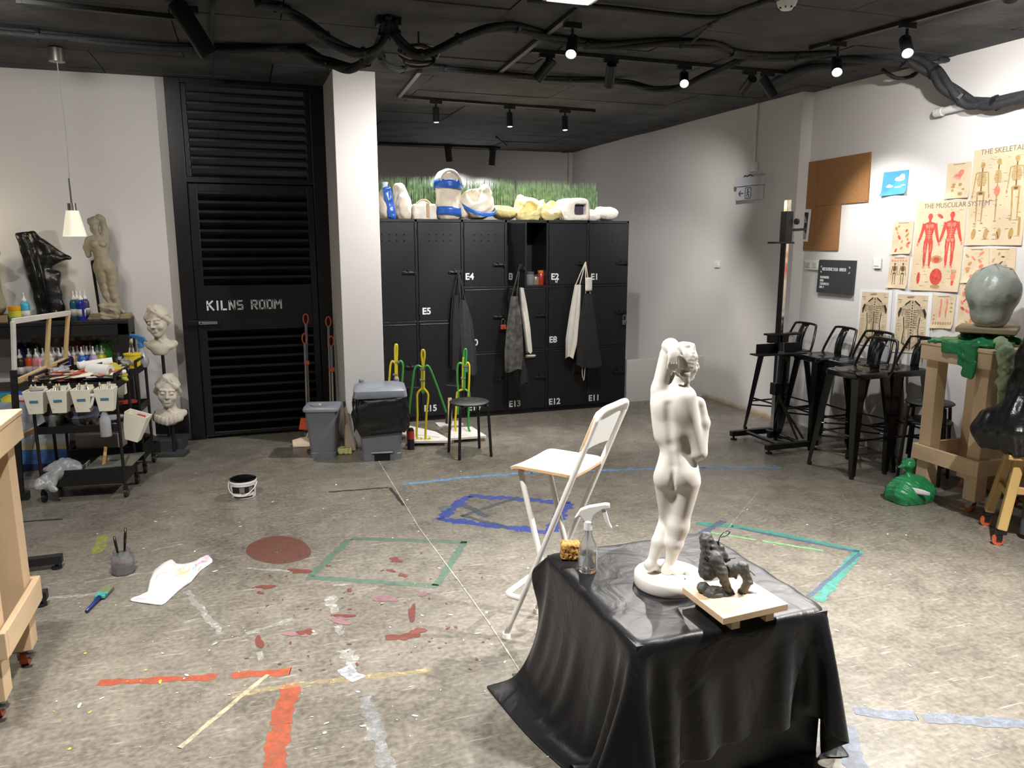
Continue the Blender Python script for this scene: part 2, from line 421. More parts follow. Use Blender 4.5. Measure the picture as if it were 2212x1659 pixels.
mark([(222, 1475), (470, 1462)], .04, OR, fray=.4); mark([(506, 1459), (636, 1450)], .05, OR); mark([(628, 1482), (604, 1570), (588, 1690)], .075, OR)
CR = worn('worn_cream_paint', (186, 168, 118), .25)
mark([(508, 1502), (620, 1482), (720, 1470), (930, 1449)], .03, CR, fray=.7); mark([(380, 1622), (575, 1460)], .02, worn('cream_line', (186, 174, 146), .6))
GW = worn('worn_white_paint', (186, 186, 182), .28)
for q, wd in ((((716, 1290), (722, 1320)), .05), (((730, 1350), (735, 1375)), .03), (((745, 1400), (760, 1440)), .05), (((800, 1560), (806, 1605)), .05), (((525, 1372), (640, 1335)), .025), (((75, 1297), (212, 1283)), .03), (((185, 1258), (300, 1240), (440, 1226)), .022),
              (((400, 1275), (480, 1372)), .03), (((330, 1190), (390, 1176)), .02), (((535, 1228), (620, 1234)), .02), (((400, 1345), (430, 1338)), .02), (((560, 1405), (565, 1430)), .02), (((715, 1265), (760, 1263)), .02)):
    mark(q, wd, GW, fray=.6)
mark([(785, 1500), (812, 1570), (842, 1680)], .05, worn('worn_grey_paint', (150, 152, 152), .4), fray=.4); mark([(735, 1440), (780, 1470)], .06, worn('worn_grey_dab', (176, 180, 186), .5))
TE = worn('worn_teal_paint', (62, 136, 124), .62)
mark([(1508, 1131), (1585, 1137), (1700, 1158), (1856, 1191), (1768, 1296)], .055, TE); DB = worn('worn_bluegrey_paint', (74, 92, 116), .5)
mark([(1562, 1126), (1492, 1166)], .045, DB); mark([(1600, 1142), (1860, 1194), (1745, 1290)], .025, DB); mark([(1530, 1150), (1640, 1168), (1785, 1191)], .022, worn('worn_lime_paint', (120, 190, 124), .5))
GB = worn('worn_palegrey_paint', (118, 126, 140), .5)
mark([(1850, 1536), (1990, 1550), (2260, 1568)], .06, GB); mark([(1822, 1560), (1850, 1660), (1860, 1700)], .07, GB)
mark([(222, 1158), (210, 1196)], .06, worn('worn_yellowgreen', (158, 164, 66), .35))
RB = worn('worn_oxide_paint', (112, 60, 52), .8); PU = worn('worn_mauve_paint', (140, 106, 112), .7)
for c, rx, ry, m_, s_ in (((865, 1376), 28, 8, RB, 1), ((900, 1366), 18, 9, RB, 2), ((832, 1293), 20, 9, PU, 3), ((742, 1331), 18, 5, RB, 4), ((735, 1341), 22, 7, PU, 5), ((890, 1325), 10, 14, RB, 6), ((648, 1234), 20, 6, RB, 7), ((575, 1268), 16, 5, RB, 8), ((562, 1281), 7, 3, RB, 9),
                             ((855, 1210), 13, 5, RB, 10), ((870, 1243), 9, 4, RB, 11), ((845, 1233), 9, 3, RB, 12), ((640, 1370), 22, 6, PU, 13), ((660, 1366), 16, 7, RB, 14), ((915, 1283), 12, 5, PU, 15), ((560, 1387), 7, 16, RB, 16), ((985, 1355), 4, 2, RB, 17), ((950, 1400), 3, 2, RB, 18), ((755, 1275), 6, 3, RB, 19)):
    blot(c, rx, ry, m_, s_, .3)
for nm, mt, n, box in (('paint_splatter', M('splatter_white', (220, 218, 212), .6), 330, (120, 1000, 2190, 1640)), ('paint_splatter', M('splatter_oxide', (104, 56, 50), .6), 140, (530, 1190, 1060, 1450)), ('paint_splatter', M('splatter_yellow', (200, 180, 70), .6), 30, (100, 1380, 420, 1640))):
    mb = MB()
    for i in range(n):
        p = g(random.uniform(box[0], box[2]), box[1] + (box[3] - box[1]) * random.random() ** 1.2); r0 = random.choice((.0010, .0014, .0018, .002, .0026, .004, .006)); a0 = random.uniform(0, 3); el = random.uniform(1, 3)
        vs = []
        for j in range(7):
            t = 6.283 * j / 7; x, y = r0 * el * math.cos(t) * random.uniform(.7, 1.2), r0 * math.sin(t) * random.uniform(.7, 1.2)
            vs.append((p.x + x * math.cos(a0) - y * math.sin(a0), p.y + x * math.sin(a0) + y * math.cos(a0), .0022))
        mb.add(vs, [tuple(range(7))])
    o = mb.build(nm, mt, floor); o['kind'] = 'stuff'
JT = M('joint_filler', (176, 168, 150), .7, var=.3, scale=30)
mark([(812, 986), (905, 1140), (1000, 1268), (1060, 1352), (1136, 1470), (1215, 1560), (1300, 1672)], .005, JT, name='floor_joint', fray=.4)
mark([(1500, 1230), (1640, 1060)], .006, worn('faint_joint', (176, 170, 158), .3), name='floor_joint')

# ---- ceiling
CZ = 2.985
CEIL = M('black_ceiling_paint', (74, 74, 76), .85, var=.35, scale=3, bump=.5, bscale=22, spec=.25)
ceiling = struct(onebox('ceiling', (-5, -3, CZ + .012), (5.3, 11.3, CZ + .12), M('ceiling_void', (16, 16, 17), .9)), 'black painted board ceiling')
xs = list(np.arange(-4.6, 5.3, 1.22)); ys = list(np.arange(-2.4, 11.3, .62))
for i, x in enumerate(xs):
    for j, y in enumerate(ys):
        if j % 2 and i % 3 == 1: pass
        x0 = x + (.61 if j % 4 >= 2 else 0) - .6
        dz = random.uniform(-.004, .004); gp = .004; tl = random.uniform(-.003, .003)
        a = Vector((x0 + gp, y + gp, CZ + dz)); b = Vector((min(x0 + 1.22 - gp, 5.25), y + .62 - gp, CZ + dz))
        if a.x >= 5.2: continue
        MB().add([(a.x, a.y, a.z + tl), (b.x, a.y, a.z - tl), (b.x, b.y, a.z + dz), (a.x, b.y, a.z), (a.x, a.y, CZ + .014), (b.x, a.y, CZ + .014), (b.x, b.y, CZ + .014), (a.x, b.y, CZ + .014)],
                 [(0, 3, 2, 1), (0, 1, 5, 4), (1, 2, 6, 5), (2, 3, 7, 6), (3, 0, 4, 7)]).build('ceiling_panel', CEIL, ceiling)

# ---- walls
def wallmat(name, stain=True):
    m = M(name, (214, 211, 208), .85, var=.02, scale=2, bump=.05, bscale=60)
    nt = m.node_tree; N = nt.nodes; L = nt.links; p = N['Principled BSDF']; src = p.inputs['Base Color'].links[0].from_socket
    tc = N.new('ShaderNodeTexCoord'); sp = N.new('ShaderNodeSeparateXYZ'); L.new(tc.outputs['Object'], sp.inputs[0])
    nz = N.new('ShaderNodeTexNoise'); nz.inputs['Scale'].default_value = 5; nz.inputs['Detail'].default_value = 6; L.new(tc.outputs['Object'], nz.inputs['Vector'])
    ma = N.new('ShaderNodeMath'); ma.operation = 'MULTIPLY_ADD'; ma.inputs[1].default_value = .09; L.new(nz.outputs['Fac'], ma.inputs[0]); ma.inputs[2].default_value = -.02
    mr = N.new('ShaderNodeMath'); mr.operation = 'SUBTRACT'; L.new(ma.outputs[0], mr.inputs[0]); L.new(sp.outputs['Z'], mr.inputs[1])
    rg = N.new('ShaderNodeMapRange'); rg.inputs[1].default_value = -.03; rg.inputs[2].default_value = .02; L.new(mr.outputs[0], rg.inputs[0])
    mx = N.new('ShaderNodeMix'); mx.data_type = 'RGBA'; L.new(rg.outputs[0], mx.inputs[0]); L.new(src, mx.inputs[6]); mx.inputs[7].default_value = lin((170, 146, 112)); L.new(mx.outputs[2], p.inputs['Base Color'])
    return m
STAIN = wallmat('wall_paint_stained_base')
struct(onebox('wall_left', (-5, 7.05, 0), (-.50, 7.25, CZ + .05), WHITE), 'white wall behind the paint shelf')
struct(onebox('wall_back', (.5, 10.99, 0), (5.3, 11.2, CZ + .05), WHITE), 'white back wall beyond the lockers')
struct(onebox('wall_alcove', (.5, 7.3, 0), (.72, 11.0, CZ + .05), WHITE))
struct(onebox('wall_right', (4.72, 5.87, 0), (5.1, 11.0, CZ + .05), STAIN), 'plain grey-white right wall')
struct(onebox('wall_poster', (4.84, -3, 0), (5.1, 5.87, CZ + .05), WHITE), 'white right wall covered in posters')
struct(onebox('wall_partition', (3.69, 7.22, 0), (4.72, 7.28, .45), WHITE), 'low white partition beside the lockers')
struct(onebox('wall_front', (-5, -3.1, 0), (5.1, -2.9, CZ + .05), WHITE))
struct(onebox('wall_side', (-5.1, -3, 0), (-4.9, 7.2, CZ + .05), WHITE))
struct(onebox('pillar', (.72, 6.29, 0), (1.045, 7.31, CZ + .03), wallmat('pillar_paint'), bevel=.004), 'square white pillar between kiln door and lockers')
struct(onebox('trim_1', (4.66, 10.93, 0), (4.72, 10.99, CZ), WHITE))

# ---- kiln room door with louvres
BLK = M('black_door_enamel', (11, 12, 16), .38, var=.15, scale=4, bump=.04, bscale=30)
DKB = M('dark_void', (3, 3, 4), .8)
door = bpy.data.objects.new('door_1', None); C.objects.link(door); door.location = (.09, 7.0, 0); struct(door, 'tall black louvred steel door lettered for the kilns room')
dof = door.location
m = MB(); m.bb((-.52, 7.0, 0), (-.405, 7.12, CZ)); m.bb((.605, 7.0, 0), (.72, 7.12, CZ)); m.bb((-.405, 7.0, 2.17), (.605, 7.1, 2.215)); m.bb((-.405, 7.0, 2.945), (.605, 7.1, CZ))
m.bb((-.405, 7.02, 2.215), (-.365, 7.1, 2.945)); m.bb((.56, 7.02, 2.215), (.605, 7.1, 2.945)); m.build('door_frame', BLK, door, dof, bevel=.003)
MB().bb((-.405, 7.13, 0), (.605, 7.15, CZ)).build('backing', DKB, door, dof)
leaf = MB(); leaf.bb((-.395, 6.99, .03), (-.33, 7.05, 2.16)).bb((.545, 6.99, .03), (.597, 7.05, 2.16)).bb((-.33, 6.99, 2.1), (.545, 7.05, 2.16)).bb((-.33, 6.99, .965), (.545, 7.05, 1.325)).bb((-.33, 6.99, .03), (.545, 7.05, .06))
leaf = leaf.build('door_leaf', BLK, door, dof, bevel=.003)
def slats(x0, x1, z0, z1, n, par, tilt=R(34), y=7.035):
    me = None; dz = (z1 - z0) / n
    for i in range(n):
        z = z0 + dz * (i + .5); c = Vector(((x0 + x1) / 2, y, z)) - dof
        if me is None:
            hh = dz * .62; yf, zf = -math.sin(tilt) * hh, math.cos(tilt) * hh; pr = [(-yf, -zf), (yf, zf), (yf - .012, zf), (yf - .012, zf - .02), (yf - .006, zf - .02), (yf - .006, zf - .012), (-yf - .006, -zf - .004)]
            o = MB().prism(pr, (-(x1 - x0) / 2, 0, 0), (0, 1, 0), (0, 0, 1), x1 - x0).build('slat', BLK, par); me = o.data; o.location = c
        else: o = bpy.data.objects.new('slat', me); C.objects.link(o); o.parent = par; o.location = c
slats(-.362, .558, 2.225, 2.94, 10, door, R(20)); slats(-.33, .545, 1.325, 2.10, 10, leaf); slats(-.33, .545, .06, .965, 11, leaf)
WL = M('white_lettering', (214, 216, 220), .6)
m = MB(); strokes(m, 'KILNS ROOM', onY(449, 671, 6.99), (1, 0, 0), (0, 0, 1), .082, 1.05, .002); m.build('lettering', WL, leaf, dof)
hd = MB(); p = onY(446, 697, 6.97); hd.bb((p.x - .06, 6.94, p.z - .012), (p.x + .09, 6.965, p.z + .012)); hd.bb((p.x - .05, 6.94, p.z - .01), (p.x - .03, 6.99, p.z + .01)); hd.build('handle', M('chrome', (200, 202, 205), .2, 1.0, var=.03), leaf, dof, bevel=.004)
bl = MB(); bl.bb((p.x - .14, 6.965, p.z - .02), (p.x + .12, 6.992, p.z + .02)); bl.build('lock_plate', BLK, leaf, dof, bevel=.003)
# ============================================================ tracks, spots, cables
LB = M('lamp_black', (24, 24, 26), .5, var=.1); LENS_OFF = M('lamp_inside', (60, 58, 54), .3)
LENS = M('lamp_lens_lit', (255, 246, 232), .4, emit=14.0, var=0); LENS_DIM = M('lamp_lens_dim', (255, 250, 240), .4, emit=3.0, var=0)
TRW = M('track_metal', (120, 120, 122), .35, .8, var=.1)
def track(a, b, label, mat=LB):
    a, b = Vector(a), Vector(b); a.z = b.z = CZ - .016; t = thing('lighting_track', label, 'lighting track', (a + b) / 2)
    MB().bar(a, b, .034, .024).build('rail', mat, t, t.location, bevel=.002); d = (b - a).normalized()
    for e in (a, b): MB().bar(e - d * .012, e + d * .012, .04, .028).build('end_cap', LB, t, t.location)
    return t
def tspot(mount, aim, label, on=0, power=0, deg=60, blend=.5, L=.15, r=.034, stem=.07, group=None, lens=None, col=(1.0, .965, .925)):
    mount = Vector(mount); mount.z = CZ - .03; aim = Vector(aim)
    t = thing('track_spotlight', label, 'spotlight', mount, 0, group)
    MB().box((0, 0, -.008), (.11, .032, .036)).build('adapter', LB, t, bevel=.003)
    MB().tube([(0, 0, -.02), (0, 0, -stem)], .009, 8).build('stem', LB, t)
    pv = Vector((0, 0, -stem - .015)); d = (aim - mount - pv).normalized(); q = d.to_track_quat('Z', 'Y').to_matrix()
    body = MB().lathe([(.0, -L * .38), (r * .9, -L * .38), (r, -L * .36), (r, L * .62), (r * .92, L * .62), (r * .8, L * .56), (.0, L * .56)], pv, 20, q)
    body.build('lamp_body', LB, t, smooth=40)
    fc = pv + d * (L * .575); MB().lathe([(0, 0), (r * .8, 0), (r * .78, .004), (0, .006)], fc, 18, q).build('lens', lens or (LENS if on else LENS_OFF), t, smooth=60)
    if power:
        l = spot_light('spot_beam', (0, 0, 0), (0, 0, -1), power, deg, blend, .03, col); l.parent = t; l.location = pv + d * (L * .68); l.rotation_euler = d.to_track_quat('-Z', 'Y').to_euler()
    return t
def ce(x, y): return g(x, y, CZ)
A1, A2 = ce(862, 205), ce(1282, 236)
track(A1, A2, 'black lighting track with three small downlights in front of the lockers'); track(ce(906, 149), ce(862, 204), 'short pale metal track joining the downlight track at its left end', TRW)
for i, x in enumerate((935, 1090, 1215)):
    p = A1 + (A2 - A1) * ((x - 862) / 420.0)
    tspot(p, p + Vector((0, -.25 if i else -.1, -2.5)), ('leftmost', 'middle', 'rightmost')[i] + ' of three small downlights hanging before the lockers', 1, 55, 120, .7, .135, .03, .09, 'three downlights on the locker track', LENS_DIM)
track(ce(1150, 104), ce(1690, 152), 'long black lighting track carrying five spotlights mid ceiling'); T2 = (ce(1150, 104), ce(1690, 152))
def t2(x): return T2[0] + (T2[1] - T2[0]) * ((x - 1150) / 540.0)
tspot(t2(1178), (.9, 6.3, 1.3), 'spotlight tilted down left, first on the five lamp track', 0, 160, 125, 1.0, lens=LENS_DIM, L=.17, r=.036)
tspot(t2(1306), (3.1, 7.05, .8), 'unlit looking spotlight facing away, second on the five lamp track', 0, 120, 84, .4, L=.17, r=.036)
tspot(t2(1463), (1.5, 2.2, .5), 'brightly lit spotlight in the middle of the five lamp track', 1, 150, 70, .7)
tspot(t2(1612), (4.55, 9.2, 1.3), 'spotlight tilted left, fourth on the five lamp track', 0, 150, 56, 1.0, L=.17, r=.036)
tspot(t2(1655), (4.84, 4.8, 1.3), 'spotlight tilted right, last on the five lamp track by the wall', 0, 70, 70, .7, L=.17, r=.036)
track(ce(1082, 148), ce(1275, -10), 'black track crossing the ceiling diagonally above the bright lamp')
tspot(ce(1237, 40), (.6, 2.2, 0), 'brightly lit spotlight on the diagonal track nearest the middle', 1, 170, 75, .7, stem=.1)
T4 = (ce(1755, 98), ce(2250, -40)); track(*T4, 'black track carrying two glaring lamps near the poster wall')
tspot(ce(1812, 82), (1.9, 1.9, .3), 'glaring warm spotlight left of the two beside the poster wall', 1, 150, 70, .7, stem=.12)
tspot(ce(1962, 40), (2.1, 1.3, 0), 'glaring warm spotlight right of the two beside the poster wall', 1, 170, 70, .7, stem=.1)
tspot(ce(2195, -95), g(2080, 700, .6), 'big black spotlight at the upper right edge of the view', 1, 90, 70, .7, L=.2, r=.04, stem=.06)
track(ce(40, -4), ce(402, 34), 'black track at the upper left with one hanging spotlight'); _p = ce(404, 4); tspot(_p, _p + RIGHT * .42 - Vector((0, 0, .9)) + FWD * .25, 'large unlit spotlight hanging at the upper left', 0, 0, L=.3, r=.05, stem=.06)
BK = (onY(820, 306, 10.6), onY(1078, 322, 10.6)); track(*BK, 'black track close to the far back wall')
tspot(onY(968, 316, 10.6), (3.0, 10.99, 1.4), 'left one of two spotlights against the far back wall', 0, 55, 120, .9, L=.2, r=.045, stem=.05, col=(.95, .96, 1))
tspot(onY(1064, 320, 10.6), (3.3, 10.99, 1.0), 'right, tilted one of two spotlights against the far back wall', 0, 40, 120, .9, L=.25, r=.045, stem=.05, col=(.95, .96, 1))
# ---- cables and conduits
CB = M('cable_black', (40, 40, 42), .7, var=.3, scale=40, bump=.4, bscale=120)
def smooth_path(P, n=6):
    out = []; P = [Vector(p) for p in P]
    for i in range(len(P) - 1):
        p0, p1, p2, p3 = P[max(i - 1, 0)], P[i], P[i + 1], P[min(i + 2, len(P) - 1)]
        for k in range(n):
            t = k / n; out.append(.5 * ((2 * p1) + (p2 - p0) * t + (2 * p0 - 5 * p1 + 4 * p2 - p3) * t * t + (3 * p1 - p0 - 3 * p2 + p3) * t ** 3))
    return out + [P[-1]]
def cpath(pts):            # (px, py, z) or (px, py) between: depth interpolated
    Pp = [onX(p[0], p[1], p[3]) if len(p) == 4 else g(p[0], p[1], p[2]) if len(p) == 3 else None for p in pts]; k = [i for i, p in enumerate(Pp) if p]
    for i, p in enumerate(Pp):
        if p is None:
            a = max(j for j in k if j < i); b = min(j for j in k if j > i); Y = Pp[a].y + (Pp[b].y - Pp[a].y) * (i - a) / (b - a); Pp[i] = onY(pts[i][0], pts[i][1], Y)
            Pp[i].z = min(Pp[i].z, CZ - .02)
    return Pp
def cable(pts, r, label, name='cable_bundle', strands=3, mat=CB):
    P = smooth_path(cpath(pts)); t = thing(name, label, 'cable', P[0])
    for s_ in range(strands):
        ph = 2.1 * s_; rr = r * (.62 if strands > 1 else 1); Q = [p + Vector((math.cos(ph + i * .25), math.sin(ph + i * .25), math.sin(ph + i * .3))) * (r * .45 if strands > 1 else 0) for i, p in enumerate(P)]
        MB().tube(Q, rr, 7).build('cable_strand', mat, t, P[0], smooth=180)
    for i in range(4, len(P) - 2, 9): MB().tube([P[i], P[i] + (P[i + 1] - P[i]).normalized() * .02], r * 1.15, 8).build('cable_tie', LB, t, P[0])
    return t
zc = CZ - .03
cable([(-40, 62, zc), (150, 82, zc), (380, 104, zc), (560, 104, zc), (640, 104, zc), (700, 132), (757, 147), (800, 125), (826, 85), (838, 42, zc)], .034, 'black cable bundle sagging from the left ceiling to the middle junction')
cable([(556, 4, zc), (620, 22, zc), (690, 70), (750, 108), (795, 113), (826, 90), (842, 44, zc)], .03, 'corrugated black cable loop dropping beside the junction')
cable([(846, 44, zc), (862, 85), (900, 118), (950, 105), (1010, 76), (1096, 57, zc), (1200, 84, zc), (1300, 97, zc), (1450, 92, zc), (1540, 98, zc), (1600, 118, zc), (1700, 122, zc), (1800, 118, zc)], .03, 'long black cable bundle running right across the middle ceiling')
cable([(818, 95, zc), (830, 135), (862, 151), (905, 142, zc), (1000, 152, zc), (1200, 170, zc), (1340, 176, zc), (1400, 190), (1462, 190), (1530, 160), (1612, 124, zc)], .024, 'lower black cable bundle sagging behind the spotlights')
cable([(3000, -20, 0, 4.77), (2600, 110, 0, 4.77), (2300, 190, 0, 4.76), (2212, 210, 0, 4.76), (2130, 225, 0, 4.76), (2085, 217, 0, 4.75), (2040, 182), (2008, 148), (1960, 131, zc), (1900, 128, zc), (1760, 140, zc), (1660, 190, zc)], .045, 'thick black taped cable bending down along the poster wall')
cable([(1905, 150, zc), (1935, 168), (1965, 166), (1990, 150, zc)], .014, 'thin black cable loop below the glaring lamps', strands=1)
cable([(2030, 128, zc), (2050, 122), (2062, 140), (2058, 158, 2.9)], .014, 'short black cable stub sticking from the wall', strands=1)
cable([(1140, 0, zc), (1330, 18, zc), (1530, 38, zc), (1600, 20, zc), (1690, -10, zc)], .014, 'thin black conduit near the top of the view', 'conduit', 1)
cable([(1495, 90, zc), (1550, 42, zc)], .01, 'short black conduit branching upward', 'conduit', 1)
cable([(460, 0, zc), (458, 100, zc), (462, 170, zc)], .012, 'straight black conduit above the kiln door', 'conduit', 1)
cable([(1072, 296, zc), (1094, 314, zc)], .012, 'tiny black rod on the ceiling near the back', 'conduit', 1)
p = g(905, 127, CZ - .16); t = thing('cable_coil', 'coil of pale and black cable hanging at the ceiling junction', 'cable', p)
for i, mt in enumerate((CB, M('cable_pale', (150, 146, 130), .6), CB, MATS['cable_pale'])):
    MB().tube([p + Vector((.1 * math.cos(a) * (1 + .1 * i), .03 * math.sin(a * 2 + i), .05 * math.sin(a) + .012 * i)) for a in np.arange(0, 6.28, .3)], .008, 6, closed=True).build('cable_loop', mt, t, p, smooth=180)
MB().tube([p + Vector((0, 0, .05)), Vector((p.x, p.y, CZ))], .006, 6).build('hanger', CB, t, p)
p = ce(838, 38); t = thing('junction_box', 'black junction box where the cables meet', 'junction box', p); MB().bb(p + Vector((-.07, -.05, -.05)), p + Vector((.07, .05, -.003))).build('box', LB, t, p, bevel=.004); MB().bb(p + Vector((-.05, -.03, -.06)), p + Vector((.05, .03, -.05))).build('lid', LB, t, p)
p = g(704, 119, 2.93); t = thing('junction_box', 'small grey-blue junction box beside the pillar top', 'junction box', p); MB().box(p, (.07, .06, .05)).build('box', M('grey_blue_plastic', (132, 142, 156), .5), t, p, bevel=.004); MB().lathe([(0, -.03), (.014, -.03), (.014, -.028), (0, -.028)], p, 12, Matrix.Rotation(R(90), 3, 'X')).build('gland', LB, t, p)
p = ce(1700, 2); t = thing('smoke_detector', 'round white smoke detector on the ceiling', 'smoke detector', p)
MB().lathe([(.0, -.045), (.03, -.045), (.045, -.03), (.055, -.004), (0, -.004)], p, 24).build('housing', M('white_plastic', (226, 226, 222), .45, var=.03), t, p, smooth=50)
for a in range(8): MB().box(p + Vector((.038 * math.cos(a * .785), .038 * math.sin(a * .785), -.038)), (.012, .006, .008), (0, 0, a * .785)).build('vent_slot', LB, t, p)
p = ce(1235, -14); t = thing('ceiling_light_panel', 'flat white light panel cut by the top edge', 'ceiling light', p); MB().bb(p + Vector((-.14, -.2, -.03)), p + Vector((.14, .08, -.003))).build('frame', MATS['white_plastic'], t, p, bevel=.004); MB().bb(p + Vector((-.12, -.18, -.033)), p + Vector((.12, .06, -.03))).build('diffuser', M('panel_diffuser', (240, 240, 240), .5, emit=.6), t, p)
P0, P1 = g(2022, 243, 2.62), g(2125, 222, 2.62); d = (P1 - P0).normalized()
P0, P1 = onX(2024, 243, 4.8), onX(2900, 30, 4.8)
t = thing('white_pipe', 'white plastic pipe ending on the poster wall below the cable', 'pipe', P0); MB().tube([P0, P1], .025, 14).build('pipe', MATS['white_plastic'], t, P0, smooth=40); MB().tube([P0 + Vector((0, .012, 0)), P0 - Vector((0, .05, 0))], .031, 14).build('end_cap', MATS['white_plastic'], t, P0, smooth=40)
# ============================================================ lockers
LK = M('locker_black_enamel', (18, 20, 24), .42, var=.18, scale=3.5, bump=.05, bscale=40); LKI = M('locker_inside', (12, 12, 13), .7)
LF, LBk, LT = 7.05, 7.47, 1.892; CB_X = [1.07, 1.500, 1.937, 2.367, 2.793, 3.223, 3.667]
t = thing('locker_bank', 'bank of black steel lockers with numbered doors', 'lockers', (2.37, 7.26, 0)); lo = t.location
m = MB(); m.bb((1.07, LF + .01, .045), (1.09, LBk, LT)).bb((3.647, LF, .045), (3.667, LBk, LT)).bb((1.07, LF, LT - .026), (3.667, LBk, LT)).bb((1.07, LF + .02, .0), (3.667, LBk, .045)).bb((1.07, LBk - .01, .045), (3.667, LBk, LT))
for x in CB_X[1:-1]: m.bb((x - .012, LF, .045), (x + .012, LBk, LT))
for i in range(6):
    for z in ((.95,) if i < 2 else (1.258, .638)): m.bb((CB_X[i] + .01, LF, z - .011), (CB_X[i + 1] - .01, LBk, z + .011))
m.build('body', LK, t, lo, bevel=.002)
HOLE = M('hole_black', (2, 2, 2), .9); STEEL = M('worn_steel', (150, 150, 148), .35, .9, var=.2, scale=60)
NUM = {(1, 0): ('E5', 912, 679), (2, 0): ('E4', 1005, 604), (4, 0): ('E2', 1190, 604), (5, 0): ('E1', 1276, 604), (4, 1): ('E8', 1186, 740), (2, 1): ('E10', 1005, 747), (5, 2): ('E11', 1271, 866), (4, 2): ('E12', 1185, 874), (3, 2): ('E13', 1099, 879), (2, 2): ('E14', 1011, 887), (1, 1): ('E15', 916, 889)}
LATCH_Z = {}
def latch(dr, x, y, z, off, pad=True):
    a = MB().bb((x - .075, y - .016, z - .012), (x + .035, y - .002, z + .012)); a.tube([(x - .06, y - .02, z), (x + .05, y - .02, z)], .007, 8); a.bb((x - .03, y - .028, z - .006), (x - .015, y - .01, z + .03)).bb((x + .03, y - .03, z - .018), (x + .042, y - .002, z + .02)); a.build('latch', LK, dr, off, bevel=.002)
def make_door(i, r):
    x0, x1 = CB_X[i] + .016, CB_X[i + 1] - .016
    z0, z1 = [(.965, 1.862), (.05, .935)][r] if i < 2 else [(1.272, 1.862), (.652, 1.244), (.05, .624)][r]
    y = LF - .004
    m = MB().bb((x0, y, z0), (x1, y + .016, z1)); dr = m.build('locker_door', LK, t, lo, bevel=.004)
    lip = MB().bb((x0 + .006, y - .003, z1 - .012), (x1 - .006, y + .001, z1 - .006)); lip.build('fold', LK, dr, lo)
    h = MB()
    for a in range(4):
        for b in range(2):
            c = Vector(((x0 + x1) / 2 - .12 + .068 * a + .02, y - .0012, z1 - .11 - .055 * b)); h.lathe([(0, 0), (.008, 0), (.008, .001), (0, .001)], c, 8, Matrix.Rotation(R(90), 3, 'X'))
    h.build('vent_hole', HOLE, dr, lo)['kind'] = 'stuff'
    for z in (z0 + .09, z1 - .09): MB().tube([(x0 - .004, y - .004, z - .035), (x0 - .004, y - .004, z + .035)], .006, 8).build('hinge', LK, dr, lo)
    lz = {(0, 0): 1.41, (1, 0): 1.41}.get((i, r), z0 + (z1 - z0) * (.34 if r == 0 else .55))
    latch(dr, x1 - .045, y, lz, lo); LATCH_Z[(i, r)] = (x1 - .045, lz)
    if (i, r) in NUM:
        tx, px, py = NUM[(i, r)]; p = onY(px, py, y - .002); text(tx, 'number_lettering', p, (1, 0, 0), (0, 0, 1), .085, WL, dr, lo, bold=.0022)
        if tx == 'E2': MB().tube([p + Vector((.045, -.002, .01)), p + Vector((.05, -.002, -.03)), p + Vector((.06, -.002, -.012)), p + Vector((.062, -.002, -.035)), p + Vector((.075, -.002, .015))], .003, 5).build('scribble', WL, dr, lo)
    return dr
for i in range(6):
    for r in range(2 if i < 2 else 3):
        if (i, r) == (3, 0): continue
        make_door(i, r)
# the open door
hx, hy = CB_X[3] + .016, LF - .006; al = R(85); dv = Vector((math.cos(al), -math.sin(al), 0)); nv = Vector((math.sin(al), math.cos(al), 0)); wd = .394
def dq(u, w_, z): return Vector((hx, hy, z)) + dv * u - nv * w_
def obx(mb, u0, u1, w0, w1, z0, z1):
    vs = [dq(u, w_, z) for z in (z0, z1) for u, w_ in ((u0, w1), (u1, w1), (u1, w0), (u0, w0))]; return mb.add(vs, [(3, 2, 1, 0), (4, 5, 6, 7), (0, 1, 5, 4), (1, 2, 6, 5), (2, 3, 7, 6), (3, 0, 4, 7)])
od = obx(MB(), 0, wd, -.016, 0, 1.272, 1.862).build('locker_door', LK, t, lo, bevel=.003)
h = MB(); mr = Matrix((dv, Vector((0, 0, 1)), -nv)).transposed()
for a in range(4):
    for b in range(2): h.lathe([(0, 0), (.008, 0), (.008, .001), (0, .001)], dq(.1 + .068 * a, .001, 1.75 - .055 * b), 8, mr)
h.build('vent_hole', HOLE, od, lo)['kind'] = 'stuff'
text('E3', 'number_lettering', dq(.03, .0025, 1.335), dv, (0, 0, 1), .085, WL, od, lo, bold=.0022)
lt = obx(MB(), .27, .40, 0, .018, 1.44, 1.465); obx(lt, .33, .345, .0, .035, 1.44, 1.49); lt.build('latch', LK, od, lo); ohook = dq(.345, .03, 1.48)
# padlocks
def padlock(i, r, label, mat, dz=-.05):
    x, z = LATCH_Z[(i, r)]; p = Vector((x + .02, LF - .034, z - .075)); k = thing('padlock', label, 'padlock', p)
    MB().bb((-.026, -.012, -.045), (.026, .012, 0)).build('lock_body', mat, k, bevel=.005); MB().tube([(-.016, 0, -.005), (-.016, 0, .035), (-.01, 0, .05), (0, 0, .056), (.01, 0, .05), (.016, 0, .035), (.016, 0, -.005)], .004, 8).build('shackle', STEEL, k, smooth=180); MB().bb((-.004, -.013, -.04), (.004, -.0115, -.025)).build('keyhole', HOLE, k)
padlock(2, 1, 'orange padlock hanging on a locker latch above locker E14', M('orange_paint', (206, 84, 56), .4)); padlock(5, 1, 'small steel padlock on the rightmost locker column', STEEL)
